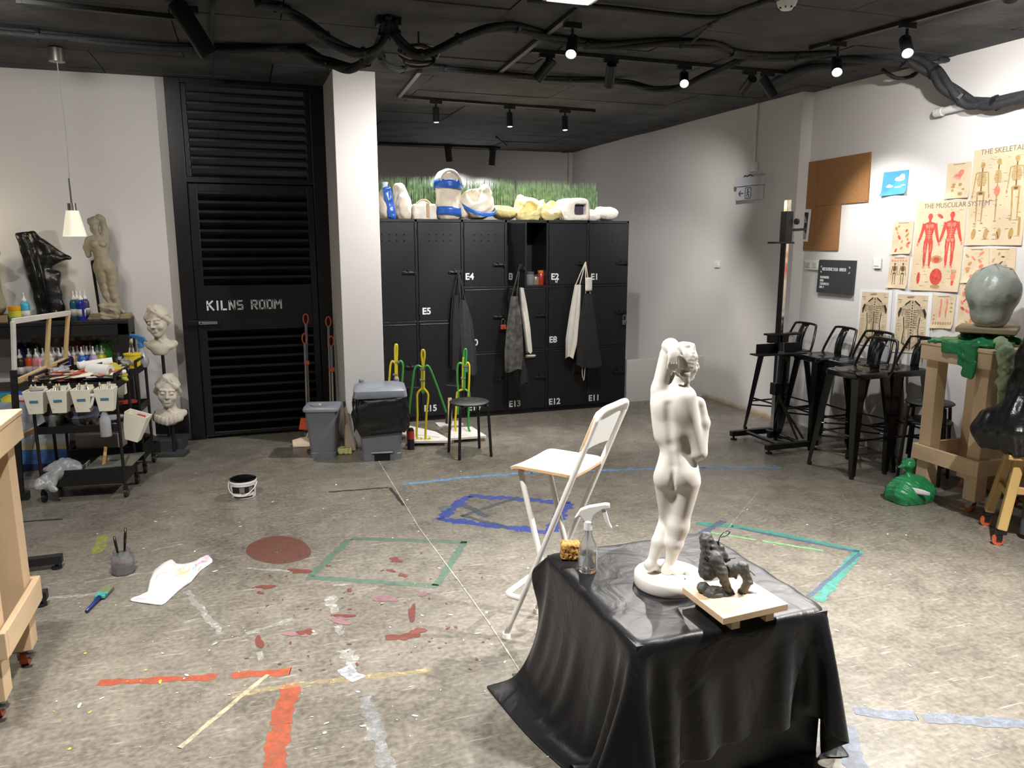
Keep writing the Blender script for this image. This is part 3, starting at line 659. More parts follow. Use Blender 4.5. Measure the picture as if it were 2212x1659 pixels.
# jars in the open compartment
def jar(px, py, r, h, col, lid, label, glass=False):
    p = onY(px, py, 7.16); p.z = 1.27; k = thing('paint_jar', label, 'jar', p); mt = M('jar_%d_%d_%d' % col, col, .25, trans=.6 if glass else 0, var=.15, scale=30)
    MB().lathe([(0, 0), (r * .95, 0), (r, .006), (r, h * .7), (r * .8, h * .78), (r * .8, h * .82), (0, h * .82)], (0, 0, 0), 18).build('body', mt, k, smooth=40); MB().lathe([(0, h * .82), (r * .86, h * .82), (r * .86, h), (0, h)], (0, 0, 0), 18).build('lid', M('lid_%d_%d_%d' % lid, lid, .4), k, smooth=40)
jar(1145, 615, .045, .13, (160, 168, 170), (70, 76, 80), 'clear glass jar in the open locker', True); jar(1168, 615, .038, .14, (150, 44, 38), (190, 110, 40), 'red jar with orange lid in the open locker'); jar(1157, 612, .034, .1, (120, 108, 84), (60, 54, 48), 'small brown jar between two others in the open locker')
p = g(1150, 615, 1.27); k = thing('paint_box', 'ochre paint box behind the jars in the open locker', 'box', (2.62, 7.32, 1.27)); MB().bb((-.09, -.05, 0), (.09, .05, .12)).build('box', M('ochre_card', (150, 120, 60), .7), k, bevel=.003); MB().bb((-.092, -.052, .1), (.092, .052, .125)).build('lid', M('dark_card', (70, 60, 50), .7), k)
# aprons
def apron(pts, wds, label, mat, hook, depth=.05, seed=0, strap=True, tails=(), y0=7.0, name='apron', strapmat=None):
    """hanging cloth: pts = (px, py) centre line, wds = width in metres along it"""
    P = [onY(x, y, y0) for x, y in pts]; k = thing(name, label, 'apron', P[-1]); r_ = random.Random(seed); ph = [r_.uniform(0, 6) for _ in range(4)]
    def fn(u, v):
        s_ = v * (len(P) - 1); i = min(int(s_), len(P) - 2); f = s_ - i; c = P[i].lerp(P[i + 1], f); wv = wds[i] + (wds[i + 1] - wds[i]) * f
        a = u * 2 * math.pi; fold = .22 * math.sin(3 * a + ph[0]) + .13 * math.sin(5 * a + ph[1] + v * 2) + .06 * math.sin(9 * a + ph[2])
        return c + Vector((math.cos(a) * wv * .5 * (1 + fold * .35), math.sin(a) * (depth * (.5 + .5 * v)) * (1 + fold), .015 * math.sin(2 * a + ph[3]) * v))
    MB().grid(fn, 48, 26, True).build('cloth', mat, k, P[-1], smooth=180)
    if strap:
        hk = Vector(hook)
        for s_ in (-1, 1): MB().tube([hk, hk.lerp(P[0], .5) + Vector((s_ * .012, 0, 0)), P[0] + Vector((s_ * wds[0] * .35, 0, 0))], .005, 6).build('strap', strapmat or mat, k, P[-1])
    for a in tails: MB().tube(smooth_path([onY(x, y, y0 - .01) for x, y in a], 4), .004, 6).build('tie', strapmat or mat, k, P[-1])
    return k
AP1 = M('apron_charcoal', (42, 44, 47), .85, var=.3, scale=25, bump=.2, bscale=30); AP2 = M('apron_black_dusty', (38, 38, 38), .85, var=.6, scale=22, bump=.3, bscale=40, col2=(92, 90, 86)); APW = M('apron_white', (208, 204, 194), .85, var=.08, bump=.2, bscale=20); APB = M('apron_black', (28, 28, 29), .85, var=.2, bump=.15, bscale=20); TIE = M('cream_tie', (206, 196, 174), .8)
x, z = LATCH_Z[(1, 0)]; hk = (x + .01, LF - .035, z + .02)
apron([(984, 638), (984, 690), (984, 740), (982, 795)], [.06, .1, .11, .09], 'black cotton apron hanging on the left of the locker E5 latch', APB, hk, .05, 1)
apron([(1000, 648), (1005, 690), (1010, 750), (1014, 806)], [.06, .13, .16, .15], 'charcoal apron with a blue paint patch hanging from locker E5', AP1, hk, .05, 2, y0=6.97)
p = onY(1015, 796, 6.93); MB().box(p, (.07, .004, .07), (0, .2, 0)).build('paint_patch', M('teal_patch', (58, 112, 128), .8, var=.4, scale=40), [o for o in C.objects if o.name.startswith('apron')][-1], onY(1014, 806, 6.97))
apron([(1111, 640), (1110, 700), (1109, 760), (1108, 800)], [.07, .15, .19, .17], 'dusty black apron hanging on the open locker door', AP2, ohook, .045, 3, y0=6.82)
apron([(1126, 770), (1130, 800), (1131, 828)], [.05, .08, .09], 'lower black apron tail behind the dusty apron', APB, ohook, .03, 8, strap=False, y0=6.86)
apron([(1124, 604), (1131, 660), (1138, 710), (1143, 760)], [.03, .06, .06, .055], 'narrow white apron hanging behind the dusty black one', APW, ohook, .03, 4, y0=6.9)
x, z = LATCH_Z[(4, 0)]; hk = (x + .02, LF - .035, z + .02)
apron([(1248, 615), (1242, 670), (1236, 730), (1229, 772)], [.06, .1, .13, .07], 'long white apron hanging beside the black one at locker E2', APW, hk, .05, 5, y0=6.97)
apron([(1270, 634), (1270, 690), (1272, 750), (1274, 790)], [.07, .17, .24, .28], 'wide black apron with cream ties hanging at locker E1', APB, hk, .05, 6, tails=([(1258, 790), (1258, 812), (1262, 820)], [(1264, 792), (1262, 815), (1260, 822)], [(1255, 791), (1275, 793), (1296, 789)]), y0=6.92, strapmat=TIE)
p = onY(1272, 614, 6.9); k = thing('cloth_tag', 'pale cloth flap tucked above the black apron at locker E1', 'cloth', p); MB().grid(lambda u, v: p + Vector(((u - .5) * .075, -.006 * math.sin(u * 5), (v - .5) * .13)), 8, 8).build('flap', APW, k, p, smooth=180, solid=.003)
p = onY(1146, 768, 7.03); k = thing('shelf_tag', 'small white ledge tag on a middle locker door', 'tag', p); MB().box(p, (.1, .03, .012)).build('plate', APW, k, p); MB().box(p + Vector((0, .012, -.012)), (.1, .004, .02)).build('back', APW, k, p)
# ============================================================ plaster moulds and grass on the lockers
PL = M('plaster_cream', (206, 196, 180), .9, var=.12, scale=14, bump=.5, bscale=45); PLW = M('plaster_white', (214, 208, 198), .9, var=.1, scale=14, bump=.6, bscale=50); PLY = M('plaster_yellow', (214, 200, 140), .9, var=.14, scale=14, bump=.4, bscale=40); PLG = M('plaster_grey', (182, 180, 172), .9, var=.1, scale=14, bump=.4)
STRAP = M('blue_wrap', (36, 88, 172), .3, var=.2, scale=30, bump=.3, bscale=40); SEAM = M('seam_clay', (178, 150, 116), .9); LTOP = LT
def mould(x0, x1, ytop, label, fn, mat=PL, Y=7.2, seed=1, wob=.0028, name='plaster_mould'):
    a, b = onY(x0, 470, Y), onY(x1, 470, Y); w_ = b.x - a.x; z = onY((x0 + x1) / 2, ytop, Y).z - LTOP; p = Vector(((a.x + b.x) / 2, Y, LTOP + .001)); k = thing(name, label, 'mould', p)
    s = SDF((-w_ * .75, -.2, -.02), (w_ * .75, .2, z * 1.2), .007); fn(s, w_, z)
    if wob: s.warp(wob, 26, seed)
    s.box((0, 0, -.1), (1, 1, .1), op='-'); s.build('mould_body', mat, k); return k, p, w_, z
def f1(s, w_, z): s.ell((-w_ * .05, 0, z * .42), (w_ * .5, .12, z * .55)); s.ell((w_ * .1, 0, z * .25), (w_ * .45, .11, z * .4), .04)
mould(818, 848, 403, 'cream shell mould half hidden by the pillar', f1, seed=2)
def f2(s, w_, z): s.cap((-.02, 0, z * .85), (w_ * .12, 0, z * .2), .05, .1, .03); s.ell((0, 0, z * .4), (w_ * .46, .12, z * .5), .03); s.ell((-w_ * .12, -.03, z * .9), (.05, .06, .05), .03)
mould(846, 888, 400, 'tall pointed cream shell mould beside the blue bag', f2, seed=3, Y=7.22)
p = onY(842, 468, 7.1); p.z = LTOP + .001; k = thing('blue_bag', 'blue plastic bag wedged between two cream moulds', 'bag', p); s = SDF((-.09, -.06, -.01), (.09, .06, .34), .006); s.cap((-.03, 0, .27), (.02, 0, .03), .02, .035, .0); s.box((0, 0, .14), (.02, .01, .12), .015, .03, rot=(0, -.15, 0)); s.warp(.0025, 34, 4); s.build('bag_body', STRAP, k); MB().lathe([(0, 0), (.03, .0), (.022, .05), (.03, .075), (0, .08)], (-.035, 0, .245), 12).build('bag_neck', M('pale_blue_plastic', (190, 202, 218), .4), k, smooth=180)
def f3(s, w_, z): s.ell((0, 0, 0), (w_ * .5, .12, z * .95)); s.box((0, 0, z * .3), (w_ * .4, .09, z * .35), .02, .03)
k, p, w_, z = mould(888, 939, 432, 'low domed mould with a brown seam', f3, PLW, seed=4); MB().box((w_ * .1, -.118, z * .45), (.03, .02, z * .75)).build('seam', SEAM, k, bevel=.006); MB().tube([(w_ * .5 * math.cos(a) * .96, -.05, z * .97 * math.sin(a) + .003) for a in np.arange(.15, 3, .15)], .008, 6).build('seam', SEAM, k, smooth=180)
def f4(s, w_, z): s.ell((0, 0, z * .72), (w_ * .5, .11, z * .29)); s.ell((0, 0, z * .4), (w_ * .43, .1, z * .3), .06); s.ell((0, 0, z * .14), (w_ * .48, .115, z * .22), .06)
k, p, w_, z = mould(939, 998, 366, 'tall cream mould tied with two blue straps', f4, PL, seed=5, wob=.003, Y=7.16)
for zz, rr in ((.66, .51), (.13, .5)): MB().grid(lambda u, v: Vector((math.cos(u * 6.2832) * w_ * rr * (1 - .03 * v), math.sin(u * 6.2832) * .125, z * zz + (v - .3) * .075 + .006 * math.sin(u * 12))), 40, 4, True).build('strap', STRAP, k, smooth=180, solid=.004)
MB().tube([(w_ * .36 * math.cos(a), -.1 + .02 * math.sin(a), z * .72 + z * .24 * math.sin(a)) for a in np.arange(.0, 3.14, .15)], .012, 6).build('rim', PLG, k, smooth=180)
def f5(s, w_, z):
    s.ell((0, 0, z * .45), (w_ * .48, .14, z * .46)); s.ell((w_ * .2, -.05, z * .8), (w_ * .16, .07, z * .22), .04); s.ell((-w_ * .08, -.1, z * .68), (w_ * .2, .09, z * .2), .04, '-'); s.ell((-w_ * .4, 0, z * .25), (w_ * .2, .1, z * .28), .04)
k, p, w_, z = mould(990, 1068, 400, 'round cream mould wrapped with a slanted blue strap', f5, PL, seed=6, Y=7.17)
MB().grid(lambda u, v: Vector((w_ * .49 * math.cos(u * 6.2832), -.02 + .15 * math.sin(u * 6.2832), z * .42 + (v - .5) * .035 - .12 * z * math.cos(u * 6.2832 + .6) - .2 * z * max(0, -math.sin(u * 6.2832)))), 44, 4, True).build('strap', STRAP, k, smooth=180, solid=.004)
def bowl(s, w_, z, cut=.75, tilt=0.0, sx=1.0):
    s.ell((0, 0, z * .62), (w_ * .5, .14, z * .66)); s.box((0, 0, z * 1.25), (1, 1, z * .3), op='-', rot=(.25, tilt, 0)); s.ell((0, -.03, z * .85), (w_ * .36, .1, z * .55), .01, '-')
mould(1062, 1118, 446, 'shallow yellow bowl mould, leftmost of the yellow ones', lambda s, w_, z: bowl(s, w_, z), PLY, seed=7, wob=.003)
mould(1114, 1163, 430, 'angular yellow mould standing between two yellow bowls', lambda s, w_, z: (s.box((0, 0, z * .48), (w_ * .34, .09, z * .36), .03, rot=(.35, .25, 0)), s.ell((0, -.1, z * .62), (w_ * .3, .07, z * .32), .015, '-')), PLY, seed=8, wob=.004, Y=7.15)
mould(1154, 1210, 432, 'larger yellow mould broken open at the top', lambda s, w_, z: (s.ell((0, 0, z * .45), (w_ * .5, .13, z * .58)), s.ell((.02, -.09, z * .75), (w_ * .34, .1, z * .4), .01, '-'), s.box((w_ * .05, -.05, z * 1.05), (.03, .2, .05), .0, .01, '-', (0, .6, 0))), PLY, seed=9, wob=.004, Y=7.2)
k, p, w_, z = mould(1207, 1264, 430, 'white box mould with a dark purple opening', lambda s, w_, z: (s.box((0, 0, z * .45), (w_ * .3, .1, z * .3), .05, .0), s.box((w_ * .1, -.16, z * .5), (w_ * .17, .08, z * .2), .01, .01, '-')), PLW, seed=10, wob=.0045, Y=7.18); MB().box((w_ * .1, -.085, z * .5), (w_ * .37, .01, z * .43)).build('dark_lining', M('purple_lining', (56, 46, 66), .7), k)
mould(1262, 1292, 452, 'small white mould fragment beside the rightmost one', f1, PLW, seed=11, Y=7.2); mould(1286, 1332, 449, 'low white tray mould at the right end of the lockers', lambda s, w_, z: bowl(s, w_, z, .8), PLW, seed=12, Y=7.16)
GR = M('artificial_grass', (40, 66, 38), .6, var=.5, scale=25, col2=(104, 132, 88)); TRGH = M('planter_white', (208, 208, 204), .5)
for i, (x0, x1, yt) in enumerate(((812, 874, 378), (882, 946, 379), (996, 1109, 383), (1117, 1231, 388), (1238, 1286, 392))):
    a, b = onY(x0, 440, 7.39), onY(x1, 440, 7.39); zt = onY((x0 + x1) / 2, yt, 7.39).z; p = Vector(((a.x + b.x) / 2, 7.39, LTOP)); hw = (b.x - a.x) / 2
    k = thing('grass_planter', ['strip of artificial grass partly behind the pillar', 'grass strip left of the tall strapped mould', 'wide grass strip behind the round strapped mould', 'widest grass strip behind the yellow moulds', 'short grass strip at the right end of the lockers'][i], 'planter', p, 0, 'grass strips on the lockers'); MB().bb((-hw, -.05, .001), (hw, .05, .07)).build('trough', TRGH, k, bevel=.004)
    mb = MB(); r_ = random.Random(i); h = zt - LTOP
    for n in range(int(hw * 2 * 1500)):
        x, y = r_.uniform(-hw, hw), r_.uniform(-.045, .045); hh = h * r_.uniform(.72, 1.02); dx, dy = r_.gauss(0, .012), r_.gauss(0, .014); w_ = r_.uniform(.0022, .0035)
        mb.add([(x - w_, y, .06), (x + w_, y, .06), (x + w_ * .9 + dx * .4, y + dy * .4, .06 + (hh - .06) * .6), (x - w_ * .9 + dx * .4, y + dy * .4, .06 + (hh - .06) * .6), (x + dx, y + dy, hh)], [(0, 1, 2, 3), (3, 2, 4)])
    o = mb.build('grass_blades', GR, k); o['kind'] = 'stuff'
# ============================================================ bins, brooms, stool, wire figures
GP = M('bin_grey', (112, 114, 120), .45, var=.06, scale=20); GPL = M('bin_lid_grey', (132, 138, 148), .3, var=.08); BAG = M('black_bin_bag', (16, 16, 17), .28, var=.3, bump=.6, bscale=14)
def bin_(c, w0, d0, w1, d1, h, label, lidmat, rz=0):
    k = thing('pedal_bin', label, 'bin', c, rz)
    def rr(w_, d_, z, rd=.03, n=6):
        out = []
        for cx, cy, a0 in ((w_ / 2 - rd, d_ / 2 - rd, 0), (-w_ / 2 + rd, d_ / 2 - rd, 90), (-w_ / 2 + rd, -d_ / 2 + rd, 180), (w_ / 2 - rd, -d_ / 2 + rd, 270)):
            for i in range(n): a = R(a0 + 90 * i / (n - 1)); out.append((cx + rd * math.cos(a), cy + rd * math.sin(a), z))
        return out
    def loft(rings, close=True):
        mb = MB(); n = len(rings[0]); vs = [p for r in rings for p in r]; fs = [(i * n + j, i * n + (j + 1) % n, (i + 1) * n + (j + 1) % n, (i + 1) * n + j) for i in range(len(rings) - 1) for j in range(n)]
        fs += [tuple(range(n - 1, -1, -1)), tuple((len(rings) - 1) * n + j for j in range(n))]; return mb.add(vs, fs)
    f = lambda t: (w0 + (w1 - w0) * t, d0 + (d1 - d0) * t)
    loft([rr(*f(0), 0), rr(*f(.1), h * .1), rr(f(.1)[0] - .01, f(.1)[1] - .01, h * .11), rr(*f(1), h)]).build('bin_body', GP, k, smooth=40)
    return k, rr, loft
k, rr, loft = bin_((.525, 6.17, 0), .20, .2, .25, .24, .385, 'small grey pedal bin by the kiln door', GPL, R(-14))
lid = loft([rr(.275, .27, .38), rr(.28, .275, .395), rr(.27, .26, .41), rr(.2, .2, .416)]).build('lid', GPL, k, smooth=40); MB().lathe([(.07, .414), (.075, .42), (.07, .423), (.06, .418), (0, .417)], (-.02, -.02, 0), 24).build('lid_ring', GPL, lid, smooth=60); MB().lathe([(0, .417), (.012, .417), (.01, .423), (0, .424)], (-.02, -.02, 0), 10).build('lid_button', M('pale_button', (206, 190, 176), .5), lid)
MB().bb((-.14, -.03, .02), (-.095, .03, .04)).build('pedal', M('dark_plastic', (44, 44, 46), .5), k, bevel=.004)
k, rr, loft = bin_((.955, 5.99, 0), .30, .28, .38, .34, .5, 'large grey pedal bin wrapped in a black bag', GPL, R(-8))
lid = loft([rr(.40, .37, .505), rr(.415, .38, .515), rr(.40, .36, .56), rr(.3, .25, .585)]).build('lid', GPL, k, smooth=40)
for s_ in (-1, 1): MB().bb((s_ * .14 - .02, .1, .575), (s_ * .14 + .02, .17, .61)).build('lid_lug', GPL, lid, bevel=.012)
ring = rr(1, 1, 0, .12)
def fbag(u, v):
    i = u * len(ring); a, b = ring[int(i) % len(ring)], ring[(int(i) + 1) % len(ring)]; f = i - int(i); x, y = a[0] + (b[0] - a[0]) * f, a[1] + (b[1] - a[1]) * f
    bul = 1 + .10 * math.sin(v * 3.0) + .02 * math.sin(u * 43 + v * 5) + .018 * math.sin(u * 71 - v * 9) + .02 * math.sin(u * 25 + v * 13)
    return Vector((x * .395 * bul, y * .365 * bul, .51 - v * (.27 + .03 * math.sin(u * 19) + .015 * math.sin(u * 31)) + .006 * math.sin(u * 60)))
MB().grid(fbag, 120, 14, True).build('bin_bag', BAG, k, smooth=180, solid=.003)
MB().bb((-.085, -.165, .06), (.085, -.14, .075)).build('pedal', GPL, k, bevel=.006); MB().bb((-.06, -.158, .006), (.06, -.13, .055)).build('pedal_recess', HOLE, k)
def marius(loc, rz, label, group='round black metal stools', zs=.435):
    k = thing('round_stool', label, 'stool', loc, rz, group); BM = M('stool_black', (22, 22, 24), .45, var=.1)
    s_ = MB().lathe([(0, zs - .012), (.15, zs - .012), (.16, zs - .006), (.16, zs), (.15, zs + .006), (0, zs + .004)], (0, 0, 0), 36).build('seat', BM, k, smooth=40)
    for a in range(4):
        q = a * math.pi / 2; MB().tube([(.155 * math.cos(q + .785), .155 * math.sin(q + .785), zs - .018)] and smooth_path([(.08 * math.cos(q + .785), .08 * math.sin(q + .785), zs - .02), (.145 * math.cos(q + .785), .145 * math.sin(q + .785), zs - .025), (.165 * math.cos(q + .785), .165 * math.sin(q + .785), zs - .06), (.19 * math.cos(q + .785), .19 * math.sin(q + .785), .0)], 5), .0115, 10).build('leg', BM, k, smooth=180)
        MB().box((.07 * math.cos(q), .07 * math.sin(q), zs + .0055), (.045, .016, .002), (0, 0, q + 1.57)).build('slot', M('slot_grey', (70, 70, 72), .5), s_)
    return k
ms = marius((1.635, 5.80, 0), R(4), 'round black metal stool in front of the wire figures')
WY = M('wire_yellow', (214, 196, 40), .4, var=.08); WG = M('wire_green', (62, 150, 66), .4, var=.08); BRD = M('white_board', (216, 212, 206), .6, var=.05); BST = M('black_steel', (26, 26, 28), .4, var=.1)
def zp(x, y): return (620 + x / 4.608, 650 + y / 4.608)
def armature(feet, D, label, bl, headw, arms, legs, torso, lean, bracket, board):
    """points in crop pixels; everything lies in the vertical plane at viewing distance D"""
    Q = lambda x, y, dd=0: onD(*zp(x, y), D + dd)
    base = Q(*feet); k = thing('wire_armature', label, 'armature', base)
    for pts, mt in torso + arms + legs: MB().tube(smooth_path([Q(*p) for p in pts], 5), .0095, 8).build('wire', mt, k, base, smooth=180)
    for a in bracket[1]: p = Q(*a); MB().tube([p - RIGHT * .02, p + RIGHT * .02], .012, 8).build('wire_clip', STEEL, k, base)
    MB().tube([Q(*p, .03) for p in bracket[0]], .011, 8).build('bracket', BST, k, base)
    b = MB(); c = [g(*zp(*p), .045) for p in board]; b.add([v for v in c] + [v - Vector((0, 0, .018)) for v in c], [(0, 1, 2, 3), (7, 6, 5, 4)] + [(i, i + 4, (i + 1) % 4 + 4, (i + 1) % 4) for i in range(4)]); b.build('base_board', BRD, k, base, weld=True)
    ctr = sum(c, Vector()) / 4
    for i in (0, 1, 2, 3): q = c[i].lerp(ctr, .2); MB().bb((q.x - .02, q.y - .02, 0.0005), (q.x + .02, q.y + .02, .027)).build('batten', M('pale_pine', (206, 178, 138), .7, var=.12, scale=6, stretch=(1, 1, 8)), k, base)
    return k
DB_ = g(*zp(1350, 1378), .045).dot(FWD); DC_ = g(*zp(1750, 1300), .045).dot(FWD)
armature((1350, 1378), DB_, 'tall wire figure armature with yellow head, in the middle of three', 0, 0, [([(1352, 670), (1300, 645), (1268, 690), (1255, 780), (1240, 900), (1225, 1010), (1215, 1130)], WG), ([(1356, 670), (1395, 645), (1430, 690), (1490, 840), (1540, 980), (1585, 1110)], WG)],
         [([(1345, 870), (1300, 920), (1295, 1000), (1298, 1150), (1292, 1350), (1330, 1385), (1335, 1360)], WY), ([(1360, 870), (1400, 920), (1405, 980), (1388, 1120), (1378, 1350), (1385, 1382), (1425, 1362)], WY)],
         [([(1345, 900), (1342, 700), (1350, 640), (1338, 540), (1345, 495), (1362, 495), (1370, 540), (1358, 640), (1362, 700), (1360, 900)], WY), ([(1352, 680), (1352, 800), (1345, 900), (1358, 915), (1362, 880)], WG)], 0, ([(1205, 1330), (1200, 862), (1335, 872)], [(1350, 680), (1348, 790)]), [(1195, 1398), (1640, 1390), (1480, 1300), (1215, 1240)])
armature((1755, 1300), DC_, 'wire figure armature with green head loop behind the round stool', 0, 0, [([(1765, 640), (1720, 620), (1697, 660), (1695, 800), (1705, 930), (1700, 1130)], WG), ([(1772, 640), (1800, 615), (1815, 660), (1812, 800), (1805, 960)], WY)],
         [([(1755, 880), (1700, 905), (1688, 960), (1685, 1050), (1675, 1200), (1680, 1290), (1700, 1305)], WY), ([(1765, 880), (1808, 905), (1815, 960), (1808, 1100), (1805, 1250), (1822, 1305)], WG)],
         [([(1755, 890), (1755, 700), (1762, 620), (1760, 520), (1772, 482), (1784, 500), (1780, 620), (1770, 720), (1765, 890)], WG), ([(1748, 880), (1750, 650), (1758, 560)], WY)], 0, ([(1588, 1220), (1592, 838), (1745, 858)], [(1775, 650), (1755, 770)]), [(1600, 1370), (1985, 1342), (1840, 1250), (1640, 1262)])
DA_ = DC_ + .1
armature((1090, 1290), DA_, 'wire figure armature rising behind the large bin', 0, 0, [([(1085, 630), (1050, 600), (1030, 640), (1020, 760), (1010, 900)], WY), ([(1095, 630), (1130, 598), (1155, 640), (1150, 760), (1140, 900)], WG)],
         [([(1085, 860), (1060, 900), (1055, 1000), (1050, 1285)], WY), ([(1095, 860), (1120, 900), (1125, 1000), (1120, 1285)], WY)], [([(1082, 880), (1080, 650), (1075, 520), (1078, 445), (1088, 435), (1096, 448), (1096, 520), (1092, 650), (1100, 880)], WY)], 0, ([(1210, 1250), (1200, 880), (1110, 870)], [(1100, 610), (1080, 735)]), [(1010, 1330), (1190, 1330), (1175, 1250), (1020, 1250)])
p = g(*zp(1625, 1240)); k = thing('wood_block', 'narrow upright wooden block on a small base behind the stool', 'wood block', p); PINE = MATS['pale_pine']; MB().bb(p + Vector((-.02, 0, .012)), p + Vector((.02, .03, .26))).build('upright', PINE, k, p, bevel=.002); MB().bb(p + Vector((-.12, -.03, .0)), p + Vector((.12, .12, .012))).build('foot_board', BRD, k, p, bevel=.002)
# brooms and dustpans
ORG = M('orange_plastic', (226, 100, 58), .45, var=.06); GRH = M('handle_grey', (128, 132, 142), .5); ALU = M('pole_alu', (176, 170, 162), .35, .6)
def broom(top, bot, Y0, Y1, label, head=None, name='broom'):
    a, b = onY(*top, Y0), onY(*bot, Y1); b.z = max(b.z, .02); k = thing(name, label, 'broom', b); d = (b - a); L = d.length; d.normalize(); sx = Vector((1, 0, 0))
    MB().tube([a + d * .09, b], .0085, 10).build('pole', ALU, k, b, smooth=40); MB().tube([a + d * .085, a + d * .27], .012, 10).build('grip', GRH, k, b, smooth=40)
    MB().tube(smooth_path([a + d * .09 - sx * .006, a + d * .06 - sx * .02, a + d * .02 - sx * .018, a, a + d * .02 + sx * .018, a + d * .06 + sx * .02, a + d * .09 + sx * .006], 4), .0055, 8).build('hanging_loop', ORG, k, b, smooth=180)
    if head: head(k, b)
    return k
def h1(k, b): MB().box(b + Vector((-.02, 0, .06)), (.09, .04, .1), (0, .12, 0), (.8, 1)).build('broom_head', ORG, k, b, bevel=.006)
def h2(k, b): MB().box(b + Vector((0, 0, .01)), (.1, .04, .05), (0, 0, 0)).build('connector', GRH, k, b, bevel=.006)
broom((660, 678), (670, 936), 6.88, 6.72, 'tallest broom with orange loop beside the kiln door', h2); broom((658, 720), (664, 930), 6.82, 6.66, 'shorter broom with orange head beside the kiln door', h1)
broom((709, 684), (716, 950), 6.86, 6.62, 'taller broom against the left side of the pillar', h2); broom((715, 726), (722, 950), 6.8, 6.56, 'shorter broom against the left side of the pillar', h1)
p = onY(663, 783, 6.77); k = thing('broom_clip', 'orange clip joining the two brooms by the door', 'clip', p); MB().box(p, (.04, .04, .032)).build('clip', ORG, k, p, bevel=.004); MB().box(p + Vector((0, -.021, 0)), (.03, .004, .01)).build('rib', ORG, k, p)
p = onY(717, 798, 6.72); k = thing('broom_clip', 'orange clip joining the two brooms by the pillar', 'clip', p); MB().box(p, (.045, .04, .034)).build('clip', ORG, k, p, bevel=.004); MB().box(p + Vector((0, -.021, 0)), (.03, .004, .01)).build('rib', ORG, k, p)
TAN = M('dustpan_tan', (196, 178, 156), .5, var=.06)
p = g(665, 965); k = thing('dustpan', 'tan dustpan lying flat left of the small bin', 'dustpan', p); MB().grid(lambda u, v: p + Vector((-.12 + .17 * u - .0, .13 * v * (1 if u > .5 else .4 + 1.2 * u), .004 + .05 * v * v)), 12, 10).build('pan', TAN, k, p, smooth=180, solid=.004); MB().bar(p + Vector((.0, .12, .05)), p + Vector((.05, .18, .12)), .02, .012).build('handle', TAN, k, p, bevel=.003)
p = g(752, 980); p.x = .685; p.y = 6.2; k = thing('dustpan', 'tan dustpan standing upright against the pillar', 'dustpan', p)
poly = [(-.0, 0), (.11, 0), (.1, .06), (.055, .2), (.035, .36), (.02, .37), (.012, .2)]; MB().prism(poly, p, (.75, .3, 0), (0, .12, 1), .03).build('pan', TAN, k, p, bevel=.004); MB().tube([p + Vector((.02, .045, .36)), p + Vector((.02, .05, .41))], .01, 8).build('handle', M('dark_handle', (70, 60, 54), .6), k, p)
p = g(745, 980); k = thing('sponge', 'pale yellow-green sponge on the floor by the small bin', 'sponge', p); s = SDF((-.08, -.06, -.01), (.08, .06, .07), .005); s.box((0, 0, .026), (.045, .025, .014), .012); s.warp(.003, 60, 2); s.build('sponge_body', M('sponge_lime', (196, 192, 130), .95, bump=.6, bscale=90), k); MB().box((0, 0, .05), (.08, .05, .006)).build('scour_pad', M('pad_green', (150, 156, 90), .95), k)
k = thing('red_can', 'slim red and black can behind the large bin', 'can', (1.215, 6.1, 0)); MB().lathe([(0, 0), (.03, 0), (.03, .16), (.02, .18), (0, .18)], (0, 0, 0), 16).build('can', M('can_black', (30, 30, 32), .35), k, smooth=40); MB().lathe([(.031, .09), (.031, .16)], (0, 0, 0), 16).build('label_band', M('can_red', (190, 60, 52), .4), k)
